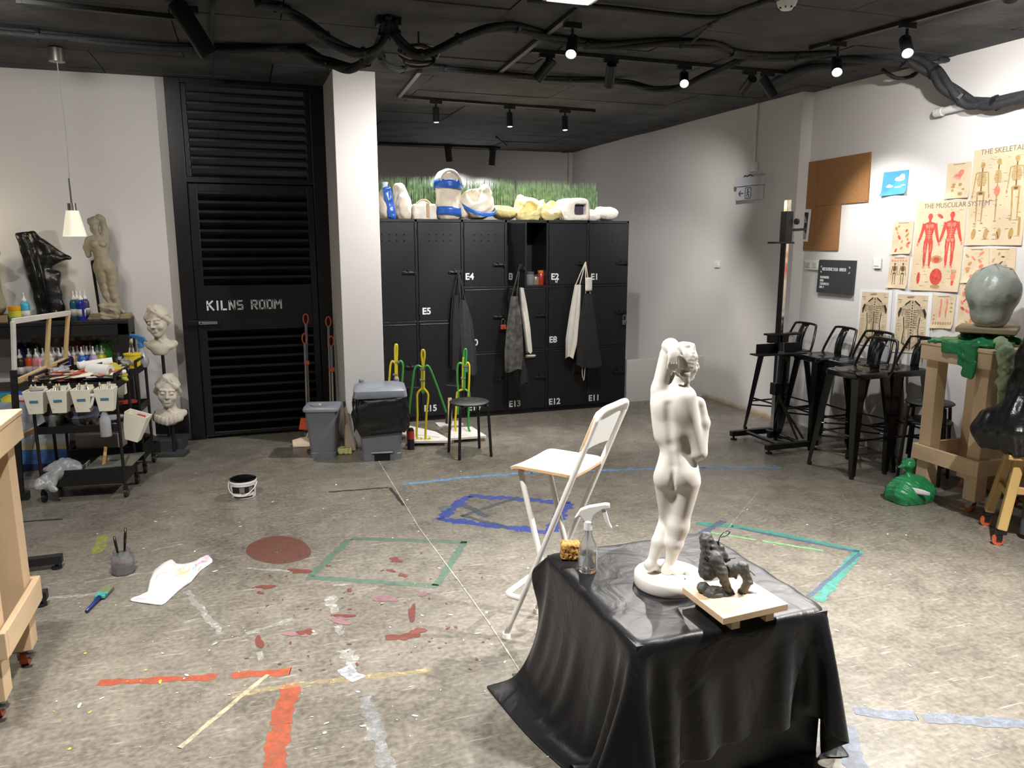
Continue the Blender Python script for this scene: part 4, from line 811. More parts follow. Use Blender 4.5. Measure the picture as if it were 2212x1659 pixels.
# ============================================================ poster wall
WX = 4.84
PAP = M('aged_poster_paper', (212, 192, 160), .8, var=.10, scale=6); PAPW = M('white_paper', (226, 226, 226), .8, var=.03); INKC = M('ink_brown', (150, 120, 92), .8); INK = M('ink_black', (38, 34, 32), .8); INKG = M('ink_grey', (120, 112, 100), .8)
RED1 = M('muscle_red', (200, 72, 58), .8, var=.25, scale=40); RED2 = M('muscle_pink', (222, 130, 108), .8, var=.2, scale=40); BONE = M('bone_print', (176, 146, 92), .8, var=.15, scale=40); BONED = M('bone_dark', (104, 80, 48), .8)
class Sheet:
    def __init__(s, px, label, mat=PAP, cat='poster', X=WX, th=.002, curl=.0, name='poster', wall='x'):
        s.c = [(onX(*p, X - .003) if wall == 'x' else p) for p in px]; ctr = sum(s.c, Vector()) / 4; s.o = thing(name, label, cat, ctr); s.ctr = ctr; s.prints = {}
        mb = MB(); n = 8; s.curl = curl
        for dx in (0, -th): mb.grid(lambda u, v: s.P(u, v) + Vector((dx, 0, 0)), n, n)
        s.sheet = mb.build('sheet', mat, s.o, ctr, smooth=180); s.th = th
    def P(s, u, v):            # u right, v down
        a = s.c[0].lerp(s.c[1], u); b = s.c[3].lerp(s.c[2], u); p = a.lerp(b, v); return p + Vector((-s.curl * (max(0, v - .75) * 4) ** 2 * abs(u - .5) * 2, 0, 0))
    def poly(s, mat, pts):
        m = s.prints.setdefault(mat.name, (mat, MB()))[1]; s.k = getattr(s, 'k', 0) + 1; q = [s.P(*p) + Vector((-s.th - .0006 - .000012 * s.k, 0, 0)) for p in pts]; m.add(q, [tuple(range(len(q)))])
    def ell(s, mat, c, rx, ry, n=14, rot=0.0):
        s.poly(mat, [(c[0] + rx * math.cos(a) * math.cos(rot) - ry * math.sin(a) * math.sin(rot), c[1] + rx * math.cos(a) * math.sin(rot) + ry * math.sin(a) * math.cos(rot)) for a in np.linspace(0, 6.2832, n, endpoint=False)])
    def limb(s, mat, pts, ws, asp=1.0):
        L, Rr = [], []
        for i, p in enumerate(pts):
            a, b = pts[max(i - 1, 0)], pts[min(i + 1, len(pts) - 1)]; dx, dy = b[0] - a[0], (b[1] - a[1]) * asp; l = math.hypot(dx, dy) or 1; nx, ny = -dy / l, dx / l / asp; L.append((p[0] + nx * ws[i], p[1] + ny * ws[i])); Rr.append((p[0] - nx * ws[i], p[1] - ny * ws[i]))
        s.poly(mat, L + Rr[::-1])
    def done(s):
        for nm, (mat, m) in s.prints.items(): o = m.build('print', mat, s.o, s.ctr); o['kind'] = 'stuff'
    def title(s, txt, u, v, size): p = s.P(u, v) + Vector((-s.th - .001, 0, 0)); d = (s.P(1, v) - s.P(0, v)).normalized(); text(txt, 'title_lettering', p, d, (0, 0, 1), size, INKG, s.o, s.ctr, depth=.0003)
    def lines(s, u0, u1, v0, v1, n, seed, l=.08, mat=None):
        r_ = random.Random(seed)
        for i in range(n):
            u, v = r_.uniform(u0, u1), r_.uniform(v0, v1); ll = r_.uniform(.4, 1) * l; s.poly(mat or INKC, [(u, v), (u + ll, v), (u + ll, v + .0035), (u, v + .0035)])
def human(S, cx, top, h, k, m1, m2, back=False):
    """front view figure, u scaled by k"""
    y = lambda t: top + h * t
    S.ell(m1, (cx, y(.06)), .042 * k, h * .058); S.limb(m1, [(cx, y(.1)), (cx, y(.16))], [.022 * k] * 2)
    S.poly(m1, [(cx - .1 * k, y(.18)), (cx - .03 * k, y(.155)), (cx + .03 * k, y(.155)), (cx + .1 * k, y(.18)), (cx + .085 * k, y(.3)), (cx + .06 * k, y(.4)), (cx + .075 * k, y(.5)), (cx, y(.54)), (cx - .075 * k, y(.5)), (cx - .06 * k, y(.4)), (cx - .085 * k, y(.3))])
    for d in (-1, 1):
        S.limb(m1, [(cx + d * .1 * k, y(.19)), (cx + d * .125 * k, y(.32)), (cx + d * .15 * k, y(.42)), (cx + d * .185 * k, y(.53))], [.03 * k, .026 * k, .022 * k, .014 * k]); S.ell(m2, (cx + d * .195 * k, y(.565)), .016 * k, h * .03)
        S.limb(m1, [(cx + d * .042 * k, y(.5)), (cx + d * .05 * k, y(.62)), (cx + d * .048 * k, y(.74)), (cx + d * .05 * k, y(.82)), (cx + d * .045 * k, y(.96))], [.04 * k, .036 * k, .024 * k, .028 * k, .014 * k]); S.ell(m2, (cx + d * .055 * k, y(.98)), .024 * k, h * .015)
        S.limb(m2, [(cx + d * .05 * k, y(.55)), (cx + d * .045 * k, y(.7))], [.008 * k] * 2); S.ell(m2, (cx + d * .045 * k, y(.23)), .03 * k, h * .035)
        if back: S.ell(m2, (cx + d * .035 * k, y(.5)), .03 * k, h * .035)
    S.limb(m2, [(cx, y(.2)), (cx, y(.48))], [.008 * k] * 2)
    for i in range(4): S.limb(m2, [(cx - .04 * k, y(.32 + .04 * i)), (cx + .04 * k, y(.32 + .04 * i))], [.004 * k] * 2)
def skeleton(S, cx, top, h, k, m, md, side=False):
    y = lambda t: top + h * t
    S.ell(m, (cx, y(.05)), .036 * k, h * .045); S.ell(m, (cx + (.015 * k if side else 0), y(.085)), .024 * k, h * .025); S.limb(md, [(cx, y(.1)), (cx, y(.48))], [.009 * k] * 2)
    for i in range(8): w_ = (.055 + .02 * math.sin(i * .45)) * k * (.7 if side else 1); S.limb(m, [(cx - w_, y(.2 + .025 * i)), (cx, y(.19 + .025 * i)), (cx + w_, y(.2 + .025 * i))], [.0045 * k] * 3)
    S.ell(m, (cx, y(.49)), (.03 if side else .07) * k, h * .035); S.ell(md, (cx, y(.495)), .03 * k, h * .018)
    for d in ((0,) if side else (-1, 1)):
        S.limb(m, [(cx, y(.165)), (cx + d * .085 * k, y(.17))], [.006 * k] * 2); S.limb(m, [(cx + d * .09 * k, y(.17)), (cx + d * .105 * k, y(.34)), (cx + d * .12 * k, y(.5))], [.011 * k, .008 * k, .007 * k]); S.ell(m, (cx + d * .125 * k, y(.54)), .012 * k, h * .035)
        S.limb(m, [(cx + d * .05 * k, y(.51)), (cx + d * .042 * k, y(.72))], [.013 * k, .01 * k]); S.limb(m, [(cx + d * .042 * k, y(.73)), (cx + d * .04 * k, y(.95))], [.012 * k, .007 * k]); S.ell(m, (cx + d * .045 * k, y(.725)), .016 * k, h * .016); S.ell(m, (cx + d * .05 * k, y(.97)), .024 * k, h * .014)
def zq(x, y): return (1850 + x / 3.19, 280 + y / 3.19)
def zz(*pts): return [zq(*p) for p in pts]
S = Sheet(zz((425, 502), (770, 480), (706, 1120), (370, 1104)), 'large chart of two red muscle figures', curl=.012); human(S, .3, .13, .62, 1.15, RED1, RED2); human(S, .74, .12, .62, 1.15, RED1, RED2, True)
S.title('THE MUSCULAR SYSTEM', .14, .075, .05); S.ell(BONE, (.5, .645), .12, .045); S.ell(RED1, (.5, .65), .06, .03); S.ell(RED1, (.52, .84), .125, .095); S.ell(RED2, (.52, .82), .07, .05); S.ell(INK, (.48, .8), .018, .006); S.ell(INK, (.56, .8), .018, .006); S.ell(BONE, (.52, .95), .1, .025); S.ell(RED1, (.16, .86), .035, .07); S.ell(RED2, (.86, .83), .05, .05); S.limb(RED1, [(.86, .88), (.86, .93)], [.03, .02])
for i in range(4): S.limb(BONE, [(.83 + .022 * i, .8), (.82 + .03 * i, .755)], [.009] * 2)
S.ell(RED1, (.5, .165), .06, .02, rot=.3); S.lines(.04, .9, .1, .95, 60, 1); S.done()
S = Sheet(zz((815, 145), (1190, 92), (1145, 797), (750, 797)), 'large chart of three skeletons at the right edge', curl=.01); skeleton(S, .2, .13, .66, 1.25, BONE, BONED); skeleton(S, .5, .11, .66, 1.25, BONE, BONED, True); skeleton(S, .83, .1, .66, 1.25, BONE, BONED); S.title('THE SKELETAL SYSTEM', .13, .055, .05); S.ell(RED2, (.5, .44), .055, .05); S.lines(.04, .9, .08, .95, 70, 2)
for i in range(4): S.ell(BONE, (.14 + .22 * i, .88), .04, .06, rot=.3); S.limb(BONED, [(.12 + .22 * i, .86), (.15 + .22 * i, .93)], [.008] * 2)
S.limb(BONE, [(.93, .72), (.93, .9)], [.02] * 2); S.done()
def small(px, label, seed, cols, n=14, kind=0):
    S = Sheet(zz(*px), label, curl=.015); r_ = random.Random(seed); S.lines(.08, .85, .06, .95, 24, seed, .12); S.limb(INKG, [(.25, .045), (.75, .045)], [.009] * 2)
    if kind == 1:
        skeleton(S, .3, .2, .68, 1.3, cols[0], BONED); skeleton(S, .72, .2, .68, 1.3, cols[0], BONED)
        for i in range(6): S.ell(cols[1], (.15 + .14 * i, .13), .04, .03)
    elif kind == 2:
        for d in (.38, .64): S.limb(cols[0], [(d, .12), (d + .02, .3), (d - .01, .5), (d, .68)], [.045, .03, .035, .02])
        for i in range(8): S.ell(cols[1], (.12 + .11 * i, .85), .04, .05)
        for i in range(5): S.ell(BONE, (r_.choice((.12, .85)), .25 + .12 * i), .05, .03)
    elif kind == 3:
        S.ell(cols[0], (.6, .3), .14, .09, rot=-.5)
        for i in range(5): S.limb(cols[0], [(.62 - .05 * i, .36 - .01 * i), (.5 - .07 * i + .05, .5 - .02 * i)], [.025, .012])
        for i in range(8): S.ell(cols[1] if i % 2 else BONE, (r_.uniform(.12, .85), r_.uniform(.6, .92)), r_.uniform(.04, .09), r_.uniform(.02, .06))
    else:
        for i in range(n): S.ell(cols[i % len(cols)], (r_.uniform(.12, .86), .12 + .8 * (i + .5) / n), r_.uniform(.05, .12), r_.uniform(.02, .06), rot=r_.uniform(-1, 1))
    S.done()
small([(630, 235), (797, 218), (776, 468), (612, 478)], 'small chart of a red hand above the muscle chart', 3, (RED2, BONE), kind=3)
small([(260, 635), (400, 630), (376, 855), (240, 858)], 'small chart of feet left of the muscle chart, upper one', 4, (RED2, BONE, RED1), 12)
small([(235, 875), (368, 873), (346, 1097), (212, 1088)], 'small chart of two little skeletons, lower left of the muscle chart', 5, (BONED, RED2), kind=1)
small([(752, 815), (918, 815), (905, 1058), (725, 1055)], 'small joint chart right below the skeleton chart', 6, (RED2, BONE, RED2), 11)
small([(925, 815), (1105, 815), (1086, 1058), (912, 1058)], 'small chart of skulls partly behind the bagged head', 7, (BONE, BONED), 9)
small([(715, 1066), (890, 1062), (872, 1366), (695, 1366)], 'small red chart mostly hidden by the bagged head', 8, (RED1, RED2, BONE), 12)
small([(530, 1140), (690, 1140), (662, 1372), (510, 1366)], 'small chart of two bones beside the torso drawings', 9, (RED2, BONE), kind=2)
def torso(px, label, back):
    S = Sheet(zz(*px), label, PAPW, curl=.0); S.poly(PAP, [(.08, .05), (.9, .05), (.9, .97), (.06, .97)]); GM, GD = M('engraving_mid', (184, 166, 136), .8, var=.35, scale=60), INK
    S.poly(GM, [(.2, .26), (.34, .2), (.42, .14), (.58, .14), (.66, .2), (.8, .26), (.86, .42), (.74, .4), (.7, .6), (.74, .8), (.7, .95), (.3, .95), (.28, .8), (.3, .6), (.26, .4), (.13, .42)])
    r_ = random.Random(3 if back else 4)
    for d in (-1, 1):
        S.limb(GD, [(.5 + d * .3, .27), (.5 + d * .35, .36), (.5 + d * .36, .43)], [.025, .035, .006]); S.limb(GD, [(.5 + d * .06, .15), (.5 + d * .2, .22)], [.014] * 2)
        for i in range(9): S.limb(GD, [(.5 + d * .04, .3 + .035 * i), (.5 + d * (.18 - .004 * i), .28 + .035 * i + .02)], [.0055, .002])
        for i in range(6): S.limb(GD, [(.5 + d * (.3 - .03 * i), .28), (.5 + d * (.33 - .03 * i), .38)], [.004, .002])
        S.limb(GD, [(.5 + d * .22, .42), (.5 + d * .19, .62), (.5 + d * .23, .86)], [.012, .009, .014]); S.limb(PAP, [(.5 + d * .12, .62), (.5 + d * .1, .8)], [.03, .025])
        S.limb(GD, [(.5 + d * .2, .84), (.5 + d * .06, .93)], [.014, .01])
    S.limb(GD, [(.5, .15), (.5, .95)], [.012] * 2)
    for i in range(14 if back else 5): S.limb(PAP, [(.47, .2 + .045 * i), (.53, .2 + .045 * i)], [.007] * 2)
    S.lines(.09, .14, .08, .95, 26, 11, .12, INKG); S.lines(.74, .78, .08, .95, 26, 12, .12, INKG); S.lines(.3, .5, .07, .11, 6, 13, .2, INKG); S.done()
torso([(28, 1096), (250, 1106), (222, 1490), (-6, 1480)], 'black engraved torso seen from the front on cream sheet', False); torso([(270, 1110), (528, 1126), (494, 1545), (240, 1530)], 'black engraved torso seen from behind on cream sheet', True)
S = Sheet(zz((190, 296), (363, 276), (343, 440), (168, 460)), 'small blue sky picture with white clouds', M('sky_picture', (72, 152, 204), .7, var=.25, scale=5), cat='picture', name='sky_picture', curl=.02); CLD = M('cloud_print', (206, 222, 230), .8, var=.08)
for c, rx, ry in (((.7, .34), .2, .1), ((.78, .24), .1, .1), ((.62, .36), .12, .07), ((.32, .62), .14, .06), ((.3, .58), .07, .05), ((.65, .68), .14, .035), ((.85, .62), .1, .03)): S.ell(CLD, c, rx, ry)
S.done()
CORK = M('brown_cork_board', (146, 104, 62), .9, var=.12, scale=50, bump=.3, bscale=160)
def board(px, label, X=WX - .012, th=.012):
    P = [onX(*p, X) for p in px]; ctr = sum(P, Vector()) / len(P); k = thing('pin_board', label, 'pin board', ctr); n = len(P); m = MB().add(P + [p + Vector((th, 0, 0)) for p in P], [tuple(range(n))] + [tuple(range(2 * n - 1, n - 1, -1))] + [(i, i + n, (i + 1) % n + n, (i + 1) % n) for i in range(n)]); m.build('panel', CORK, k, ctr, weld=True)
    c2 = ctr; 
    for q in P: s_ = q.lerp(ctr, .06); MB().lathe([(0, 0), (.005, 0), (.003, .004), (0, .005)], s_, 8, Matrix.Rotation(R(-90), 3, 'Y')).build('pin', STEEL, k, ctr)
board([(1719, 355), (1768, 347), (1757, 541), (1704, 540)], 'tall brown pin board holding the charcoal drawing'); board([(1769, 347), (1881, 328), (1874, 436), (1763, 445)], 'upper right brown pin board panel'); board([(1763, 446), (1816, 441), (1809, 541), (1758, 541)], 'small lower brown pin board panel')
S = Sheet([(1721, 451), (1753, 452), (1745, 522), (1712, 520)], 'charcoal portrait drawing of a hatted figure pinned on the board', PAPW, 'drawing', WX - .014, name='charcoal_drawing', curl=.0); CH = M('charcoal_dark', (50, 50, 54), .9, var=.4, scale=60); CM = M('charcoal_mid', (150, 150, 152), .9, var=.3, scale=60)
S.poly(CH, [(.14, .1), (.86, .1), (.86, .93), (.14, .93)]); S.poly(CM, [(.25, .32), (.5, .12), (.75, .3), (.82, .42), (.3, .42)]); S.ell(CM, (.5, .5), .16, .13); S.poly(CM, [(.2, .72), (.42, .62), (.6, .62), (.84, .76), (.84, .92), (.18, .92)]); S.ell(CH, (.45, .48), .04, .02); S.ell(CH, (.58, .48), .04, .02); S.limb(CH, [(.4, .7), (.52, .9)], [.02] * 2); S.done()
# restricted area sign
SG = M('sign_charcoal', (52, 54, 56), .6, var=.06); P = [onX(*p, WX - .03) for p in ((1770, 561), (1846, 563), (1839, 638), (1763, 631))]; ctr = sum(P, Vector()) / 4; k = thing('restricted_area_sign', 'square charcoal sign with white restricted area lettering', 'sign', ctr)
MB().add(P + [p + Vector((.027, 0, 0)) for p in P], [(0, 1, 2, 3), (7, 6, 5, 4)] + [(i, i + 4, (i + 1) % 4 + 4, (i + 1) % 4) for i in range(4)]).build('panel', SG, k, ctr, weld=True); uy = Vector((0, 0, 1)); ux = Vector((0, -1, 0)); wsg = (P[1] - P[0]).length
m = MB(); o0 = P[0].lerp(P[3], .32) + Vector((-.001, 0, 0)); strokes(m, 'RESTRICTED AREA', o0 + ux * wsg * .13, ux, uy, wsg * .062, 1.2, .002, 1.3)
for i, tx in enumerate(('MEMBERS', 'AND', 'TRAINEES', 'ONLY')): strokes(m, tx, P[0].lerp(P[3], .56 + .1 * i) + Vector((-.001, 0, 0)) + ux * wsg * .09, ux, uy, wsg * .048, 1.3, .002, 1.2)
for sx, x_ in ((1, .08), (-1, .90)):
    for sy, y_ in ((1, -.035), (-1, .09)):
        q = o0 + ux * wsg * x_ + uy * wsg * y_; m.bar(q, q + ux * sx * wsg * .03, wsg * .012, .002, up=(-1, 0, 0)); m.bar(q, q + uy * sy * wsg * .03, wsg * .012, .002, up=(-1, 0, 0))
m.build('lettering', WL, k, ctr)['kind'] = 'stuff'
# switches, sockets, exit sign
WP = MATS['white_plastic']; GSL = M('socket_grey', (190, 188, 184), .5)
def plate(px, X, label, name, cat, n=1):
    P = [onX(*p, X - .012) for p in px]; ctr = sum(P, Vector()) / 4; k = thing(name, label, cat, ctr); hy, hz = abs(P[0].y - P[1].y) / 2, abs(P[0].z - P[3].z) / 2
    MB().box((0, .0, 0), (.012, hy * 2, hz * 2)).build('plate', WP, k, bevel=.003)
    for i in range(n): MB().box((-.008, (i + .5) / n * 2 * hy - hy, 0), (.006, hy * 1.3 / n, hz * 1.1)).build('rocker', GSL if n > 1 else WP, k, bevel=.002)
plate([(1741, 562), (1769, 563), (1767, 583), (1739, 582)], WX, 'double wall socket just left of the restricted sign', 'wall_socket', 'socket', 2); plate([(1888, 556), (1904, 556), (1902, 580), (1886, 580)], WX, 'white light switch right of the restricted sign', 'light_switch', 'switch'); plate([(1545, 563), (1555, 563), (1554, 578), (1544, 578)], 4.72, 'broken white switch plate on the plain right wall', 'light_switch', 'switch'); plate([(1622, 350), (1637, 349), (1636, 370), (1621, 371)], 4.72, 'square white conduit box above the exit sign', 'conduit_box', 'conduit box')
a, b = onX(1638, 234, 4.70), onX(1629, 350, 4.70); k = thing('wall_conduit', 'thin white conduit dropping from the ceiling to the exit sign', 'conduit', b); MB().tube([(a.x, b.y, CZ), b], .009, 8).build('pipe', WP, k, b)
for f in (.3, .7): MB().box((a.x + .006, b.y, CZ + (b.z - CZ) * f), (.012, .03, .012)).build('saddle', WP, k, b)
P = [onX(*p, 4.69) for p in ((1592, 383), (1650, 378), (1648, 401), (1591, 405))]; c = sum(P, Vector()) / 4; k = thing('exit_sign', 'pale exit sign with arrow and running figure on the right wall', 'exit sign', c); hy = abs(P[0].y - P[1].y) / 2; ES = M('sign_pale', (196, 198, 204), .4, var=.05)
MB().box((0, 0, 0), (.06, hy * 2, .085)).build('lamp_housing', ES, k, bevel=.006); MB().box((.005, .0, -.11), (.04, hy * 1.8, .13)).build('sign_panel', ES, k, bevel=.004); GY = M('sign_ink', (84, 88, 92), .6)
def su(y, z): return Vector((-.0165, -y, -.11 + z))
m = MB().bar(su(-.14, .0), su(-.07, .0), .012, .002, up=(-1, 0, 0)); m.bar(su(-.145, 0), su(-.115, .025), .012, .002, up=(-1, 0, 0)); m.bar(su(-.145, 0), su(-.115, -.025), .012, .002, up=(-1, 0, 0)); m.build('arrow', GY, k)
m = MB()
for a, b in (((-.04, -.05), (-.04, .05)), ((-.04, .05), (.05, .05)), ((.05, .05), (.05, -.05)), ((-.04, -.05), (.05, -.05))): m.bar(su(*a), su(*b), .008, .002, up=(-1, 0, 0))
m.build('doorway', GY, k); m = MB().tube([su(.0, .03), su(.005, .03)], .011, 8)
for a, b in (((.005, .02), (.0, -.01)), ((.0, -.01), (-.02, -.03)), ((.0, -.01), (.02, -.02)), ((.02, -.02), (.015, -.04)), ((.003, .012), (-.02, .0)), ((.003, .012), (.025, .005))): m.bar(su(*a), su(*b), .009, .002, up=(-1, 0, 0))
m.build('running_figure', GY, k); MB().tube(smooth_path([(0, .1, .042), (0, .08, .06), (0, .05, .05), (0, .0, .062), (0, -.04, .05)], 4), .006, 6).build('lead', CB, k)
# ============================================================ studio easel
CHR = M('chrome_mast', (214, 216, 220), .08, 1.0, var=.02); EB = M('easel_black', (24, 25, 28), .45, var=.12)
k = thing('studio_easel', 'black steel easel with a chrome mast beside the bar stools', 'easel', (4.15, 5.26, 0)); x0, y0 = 4.15, 5.26
for dy in (-.24, .24): MB().box((0.0, dy, .055), (.5, .045, .045)).build('foot_bar', EB, k, bevel=.003)
for dx in (-.1, .1): MB().tube([(dx, -.24, .06), (dx, .24, .06)], .016, 10).build('cross_tube', EB, k, smooth=40)
for dy in (-.24, .24):
    for dx in (-.22, .22): MB().lathe([(0, 0), (.028, 0), (.028, .012), (.008, .014), (.008, .035), (0, .035)], (dx, dy, 0), 14).build('levelling_foot', EB, k, smooth=40)
MB().bb((-.05, -.02, .06), (.05, .02, .12)).build('mast_socket', EB, k, bevel=.003); MB().bb((-.02, -.02, .08), (.02, .02, 2.02)).build('mast', CHR, k, bevel=.002); MB().bb((.03, -.012, .1), (.05, .012, .95)).build('slide_rail', CHR, k, bevel=.002); MB().bb((-.022, -.028, .8), (-.012, .028, 1.72)).build('rear_rail', EB, k)
for z, w_ in ((.48, .07),): MB().bb((-.035, -.035, z - .05), (.035, .035, z + .05)).build('clamp', EB, k, bevel=.003)
for z, y in ((.52, -.05), (.74, -.04), (1.85, -.045), (1.76, .045)): kb = MB().lathe([(0, 0), (.024, 0), (.026, .01), (.024, .022), (0, .024)], (.05, y, z), 10, Matrix.Rotation(R(90), 3, 'Y')).build('knob', EB, k, smooth=40)
tr = MB().bb((-.26, -.09, .775), (.22, .03, .787)).bb((-.2, .02, .787), (.22, .032, .86)); tr.build('tray', EB, k, bevel=.002); MB().bb((-.12, -.03, .93), (.2, .05, .945)).bb((-.1, -.02, .87), (.08, .03, .945)).build('upper_ledge', EB, k, bevel=.002)
MB().bb((-.035, -.035, 1.68), (.035, .035, 1.93)).build('top_clamp', EB, k, bevel=.003); MB().bb((-.15, -.05, 1.675), (.05, .03, 1.69)).build('top_ledge', EB, k, bevel=.002); MB().bar((0, -.01, 1.78), (.17, -.03, 1.79), .025, .02).build('top_arm', EB, k, bevel=.002)
for s_ in (-1, 1): MB().tube([(.0, s_ * .02, .45), (s_ * .03 + .1, -.22 + .0 * s_, .09)], .009, 8).build('brace', EB, k)
# ============================================================ bar stools
TB = M('stool_enamel_black', (16, 16, 18), .18, var=.08, spec=.6)
def tolix(loc, rz, label):
    k = thing('bar_stool', label, 'bar stool', loc, rz, 'black metal bar stools'); zs = .76; hw = .165
    def rsq(w_, z, rd=.035, n=5):
        o_ = []
        for cx, cy, a0 in ((1, 1, 0), (-1, 1, 90), (-1, -1, 180), (1, -1, 270)):
            for i in range(n): a = R(a0 + 90 * i / (n - 1)); o_.append((cx * (w_ - rd) + rd * math.cos(a), cy * (w_ - rd) + rd * math.sin(a), z))
        return o_
    rings = [rsq(hw - .01, zs - .045), rsq(hw, zs - .04), rsq(hw, zs - .008), rsq(hw - .006, zs), rsq(hw - .02, zs - .001), rsq(hw - .04, zs - .008)]; n = 20; mb = MB(); mb.add([p for r in rings for p in r], [(i * n + j, i * n + (j + 1) % n, (i + 1) * n + (j + 1) % n, (i + 1) * n + j) for i in range(5) for j in range(n)] + [tuple(5 * n + j for j in range(n))])
    st = mb.build('seat', TB, k, smooth=50); MB().lathe([(.0, zs - .0072), (.026, zs - .0072), (.026, zs - .0068), (0, zs - .0068)], (0, 0, 0), 16).build('hand_hole', HOLE, st)
    for sx in (-1, 1):
        for sy in (-1, 1):
            a = Vector((sx * (hw - .03), sy * (hw - .03), zs - .03)); b = Vector((sx * .205, sy * .205, .02)); L = MB()
            vs = []
            for p, w_ in ((a, .058), (a.lerp(b, .5), .042), (b, .022)): vs += [p + Vector((sx * .014, -sy * w_, 0)), p + Vector((sx * .014, sy * .014, 0)), p + Vector((-sx * w_, sy * .014, 0)), p + Vector((-sx * .004, -sy * .004, 0))]
            L.add(vs, [(4 * i + j, 4 * i + (j + 1) % 4, 4 * i + 4 + (j + 1) % 4, 4 * i + 4 + j) for i in range(2) for j in range(4)] + [(3, 2, 1, 0), (8, 9, 10, 11)]); lg = L.build('leg', TB, k, weld=True, bevel=.002); MB().bb(b + Vector((-.013, -.013, -.02)), b + Vector((.013, .013, .006))).build('foot_cap', M('rubber_black', (12, 12, 12), .8), lg, bevel=.003)
    for z, r0 in ((.3, .17), (.25, .178)):
        pass
    q = .176
    for i, (a, b) in enumerate((((-q, -q), (q, -q)), ((q, -q), (q, q)), ((q, q), (-q, q)), ((-q, q), (-q, -q)))): MB().tube([(a[0], a[1], .27 + .03 * (i % 2)), (b[0], b[1], .27 + .03 * (i % 2))], .008, 8).build('stretcher', TB, k)
    MB().tube([(-q, -q, .25), (q, q, .25)], .007, 8).build('cross_brace', TB, k); MB().tube([(-q, q, .235), (q, -q, .235)], .007, 8).build('cross_brace', TB, k)
    MB().tube(smooth_path([(hw - .03, -hw - .004, zs - .02), (hw + .0, -hw + .0, zs + .06), (hw + .05, -.135, zs + .19), (hw + .06, -.11, zs + .215), (hw + .062, 0, zs + .22), (hw + .06, .11, zs + .215), (hw + .05, .135, zs + .19), (hw + .0, hw, zs + .06), (hw - .03, hw + .004, zs - .02)], 5), .0105, 8).build('back_loop', TB, k, smooth=180)
    MB().grid(lambda u, v: Vector((hw - .012 + .068 * v + .012 * abs(u - .5) - .02 * math.sin(v * 3.1), (u - .5) * .085, zs - .005 + .22 * v)), 5, 8).build('back_splat', TB, k, smooth=180, solid=.004)
    for s_ in (-1, 1): MB().lathe([(0, 0), (.008, 0), (.006, .005), (0, .006)], (hw - .03, s_ * (hw + .0), zs - .02), 8, Matrix.Rotation(R(-90 * s_), 3, 'X')).build('bolt', STEEL, k)
    return k
t0 = tolix((4.255, 4.475, 0), R(4), 'nearest black metal bar stool in front of the others')
for loc, rz, lb in (((4.53, 5.19, 0), -3, 'black metal bar stool second from the chrome easel'), ((4.46, 5.58, 0), 2, 'black metal bar stool farthest back, behind the easel'), ((4.57, 4.83, 0), 6, 'black metal bar stool hidden behind the nearest one'), ((4.61, 4.47, 0), -4, 'black metal bar stool nearest the wooden stand')): dup(t0, loc, R(rz), lb)
dup(ms, (4.56, 4.1, 0), R(30), 'lower of two stacked round black stools behind the wooden stand'); dup(ms, (4.56, 4.1, .135), R(34), 'upper of two stacked round black stools behind the wooden stand')
# ============================================================ modelling stands
PN = M('pine_stand', (212, 184, 148), .65, var=.14, scale=5, stretch=(1, 1, .15), bump=.1, bscale=20); PNH = M('pine_stand_rail', (216, 188, 152), .65, var=.14, scale=5, stretch=(.3, .3, 2), bump=.1, bscale=20); CST = M('caster_orange', (190, 92, 54), .5)
def stand(loc, rz, label, w_=.52, h=1.05):
    k = thing('modelling_stand', label, 'stand', loc, rz, 'pine modelling stands'); e = w_ / 2
    MB().bb((-e, -e, h - .12), (e, e, h - .022)).build('apron_frame', PNH, k, bevel=.006); MB().bb((-e - .004, -e - .004, h - .022), (e + .004, e + .004, h)).build('top', M('pine_top', (218, 192, 156), .6, var=.1, scale=4, stretch=(.3, 3, 1)), k, bevel=.004)
    for sx in (-1, 1):
        for sy in (-1, 1):
            c = Vector((sx * (e - .075), sy * (e - .075), 0)); lg = MB().bb(c + Vector((-.045, -.045, .085)), c + Vector((.045, .045, h - .12))).build('leg', PN, k, bevel=.003)
            cs = MB().bb(c + Vector((-.03, -.03, .075)), c + Vector((.03, .03, .085))).bar(c + Vector((-.02, 0, .075)), c + Vector((-.024, .02, .03)), .005, .03).bar(c + Vector((.02, 0, .075)), c + Vector((.024, .02, .03)), .005, .03).build('caster_bracket', STEEL, k); MB().tube([c + Vector((-.015, .02, .03)), c + Vector((.015, .02, .03))], .03, 16).build('caster_wheel', CST, cs, smooth=40)
            MB().bb(c + Vector((.02, -.045, .06)), c + Vector((.05, -.02, .066))).build('brake', STEEL, cs)
    f = e - .02
    for s_ in (-1, 1):
        MB().bb((-e, s_ * f - .012, .255), (e, s_ * f + .012 + 0, .355)).build('rail', PNH, k, bevel=.003); MB().bb((s_ * (f + .01) - .012, -e + .03, .255), (s_ * (f + .01) + .012, e - .03, .355)).build('rail', PNH, k, bevel=.003)
    return k
st = stand((4.465, 3.635, 0), R(0), 'pine modelling stand under the bagged head'); dup(st, (-1.125, 3.165, 0), R(0), 'pine modelling stand cut by the left edge of the view')
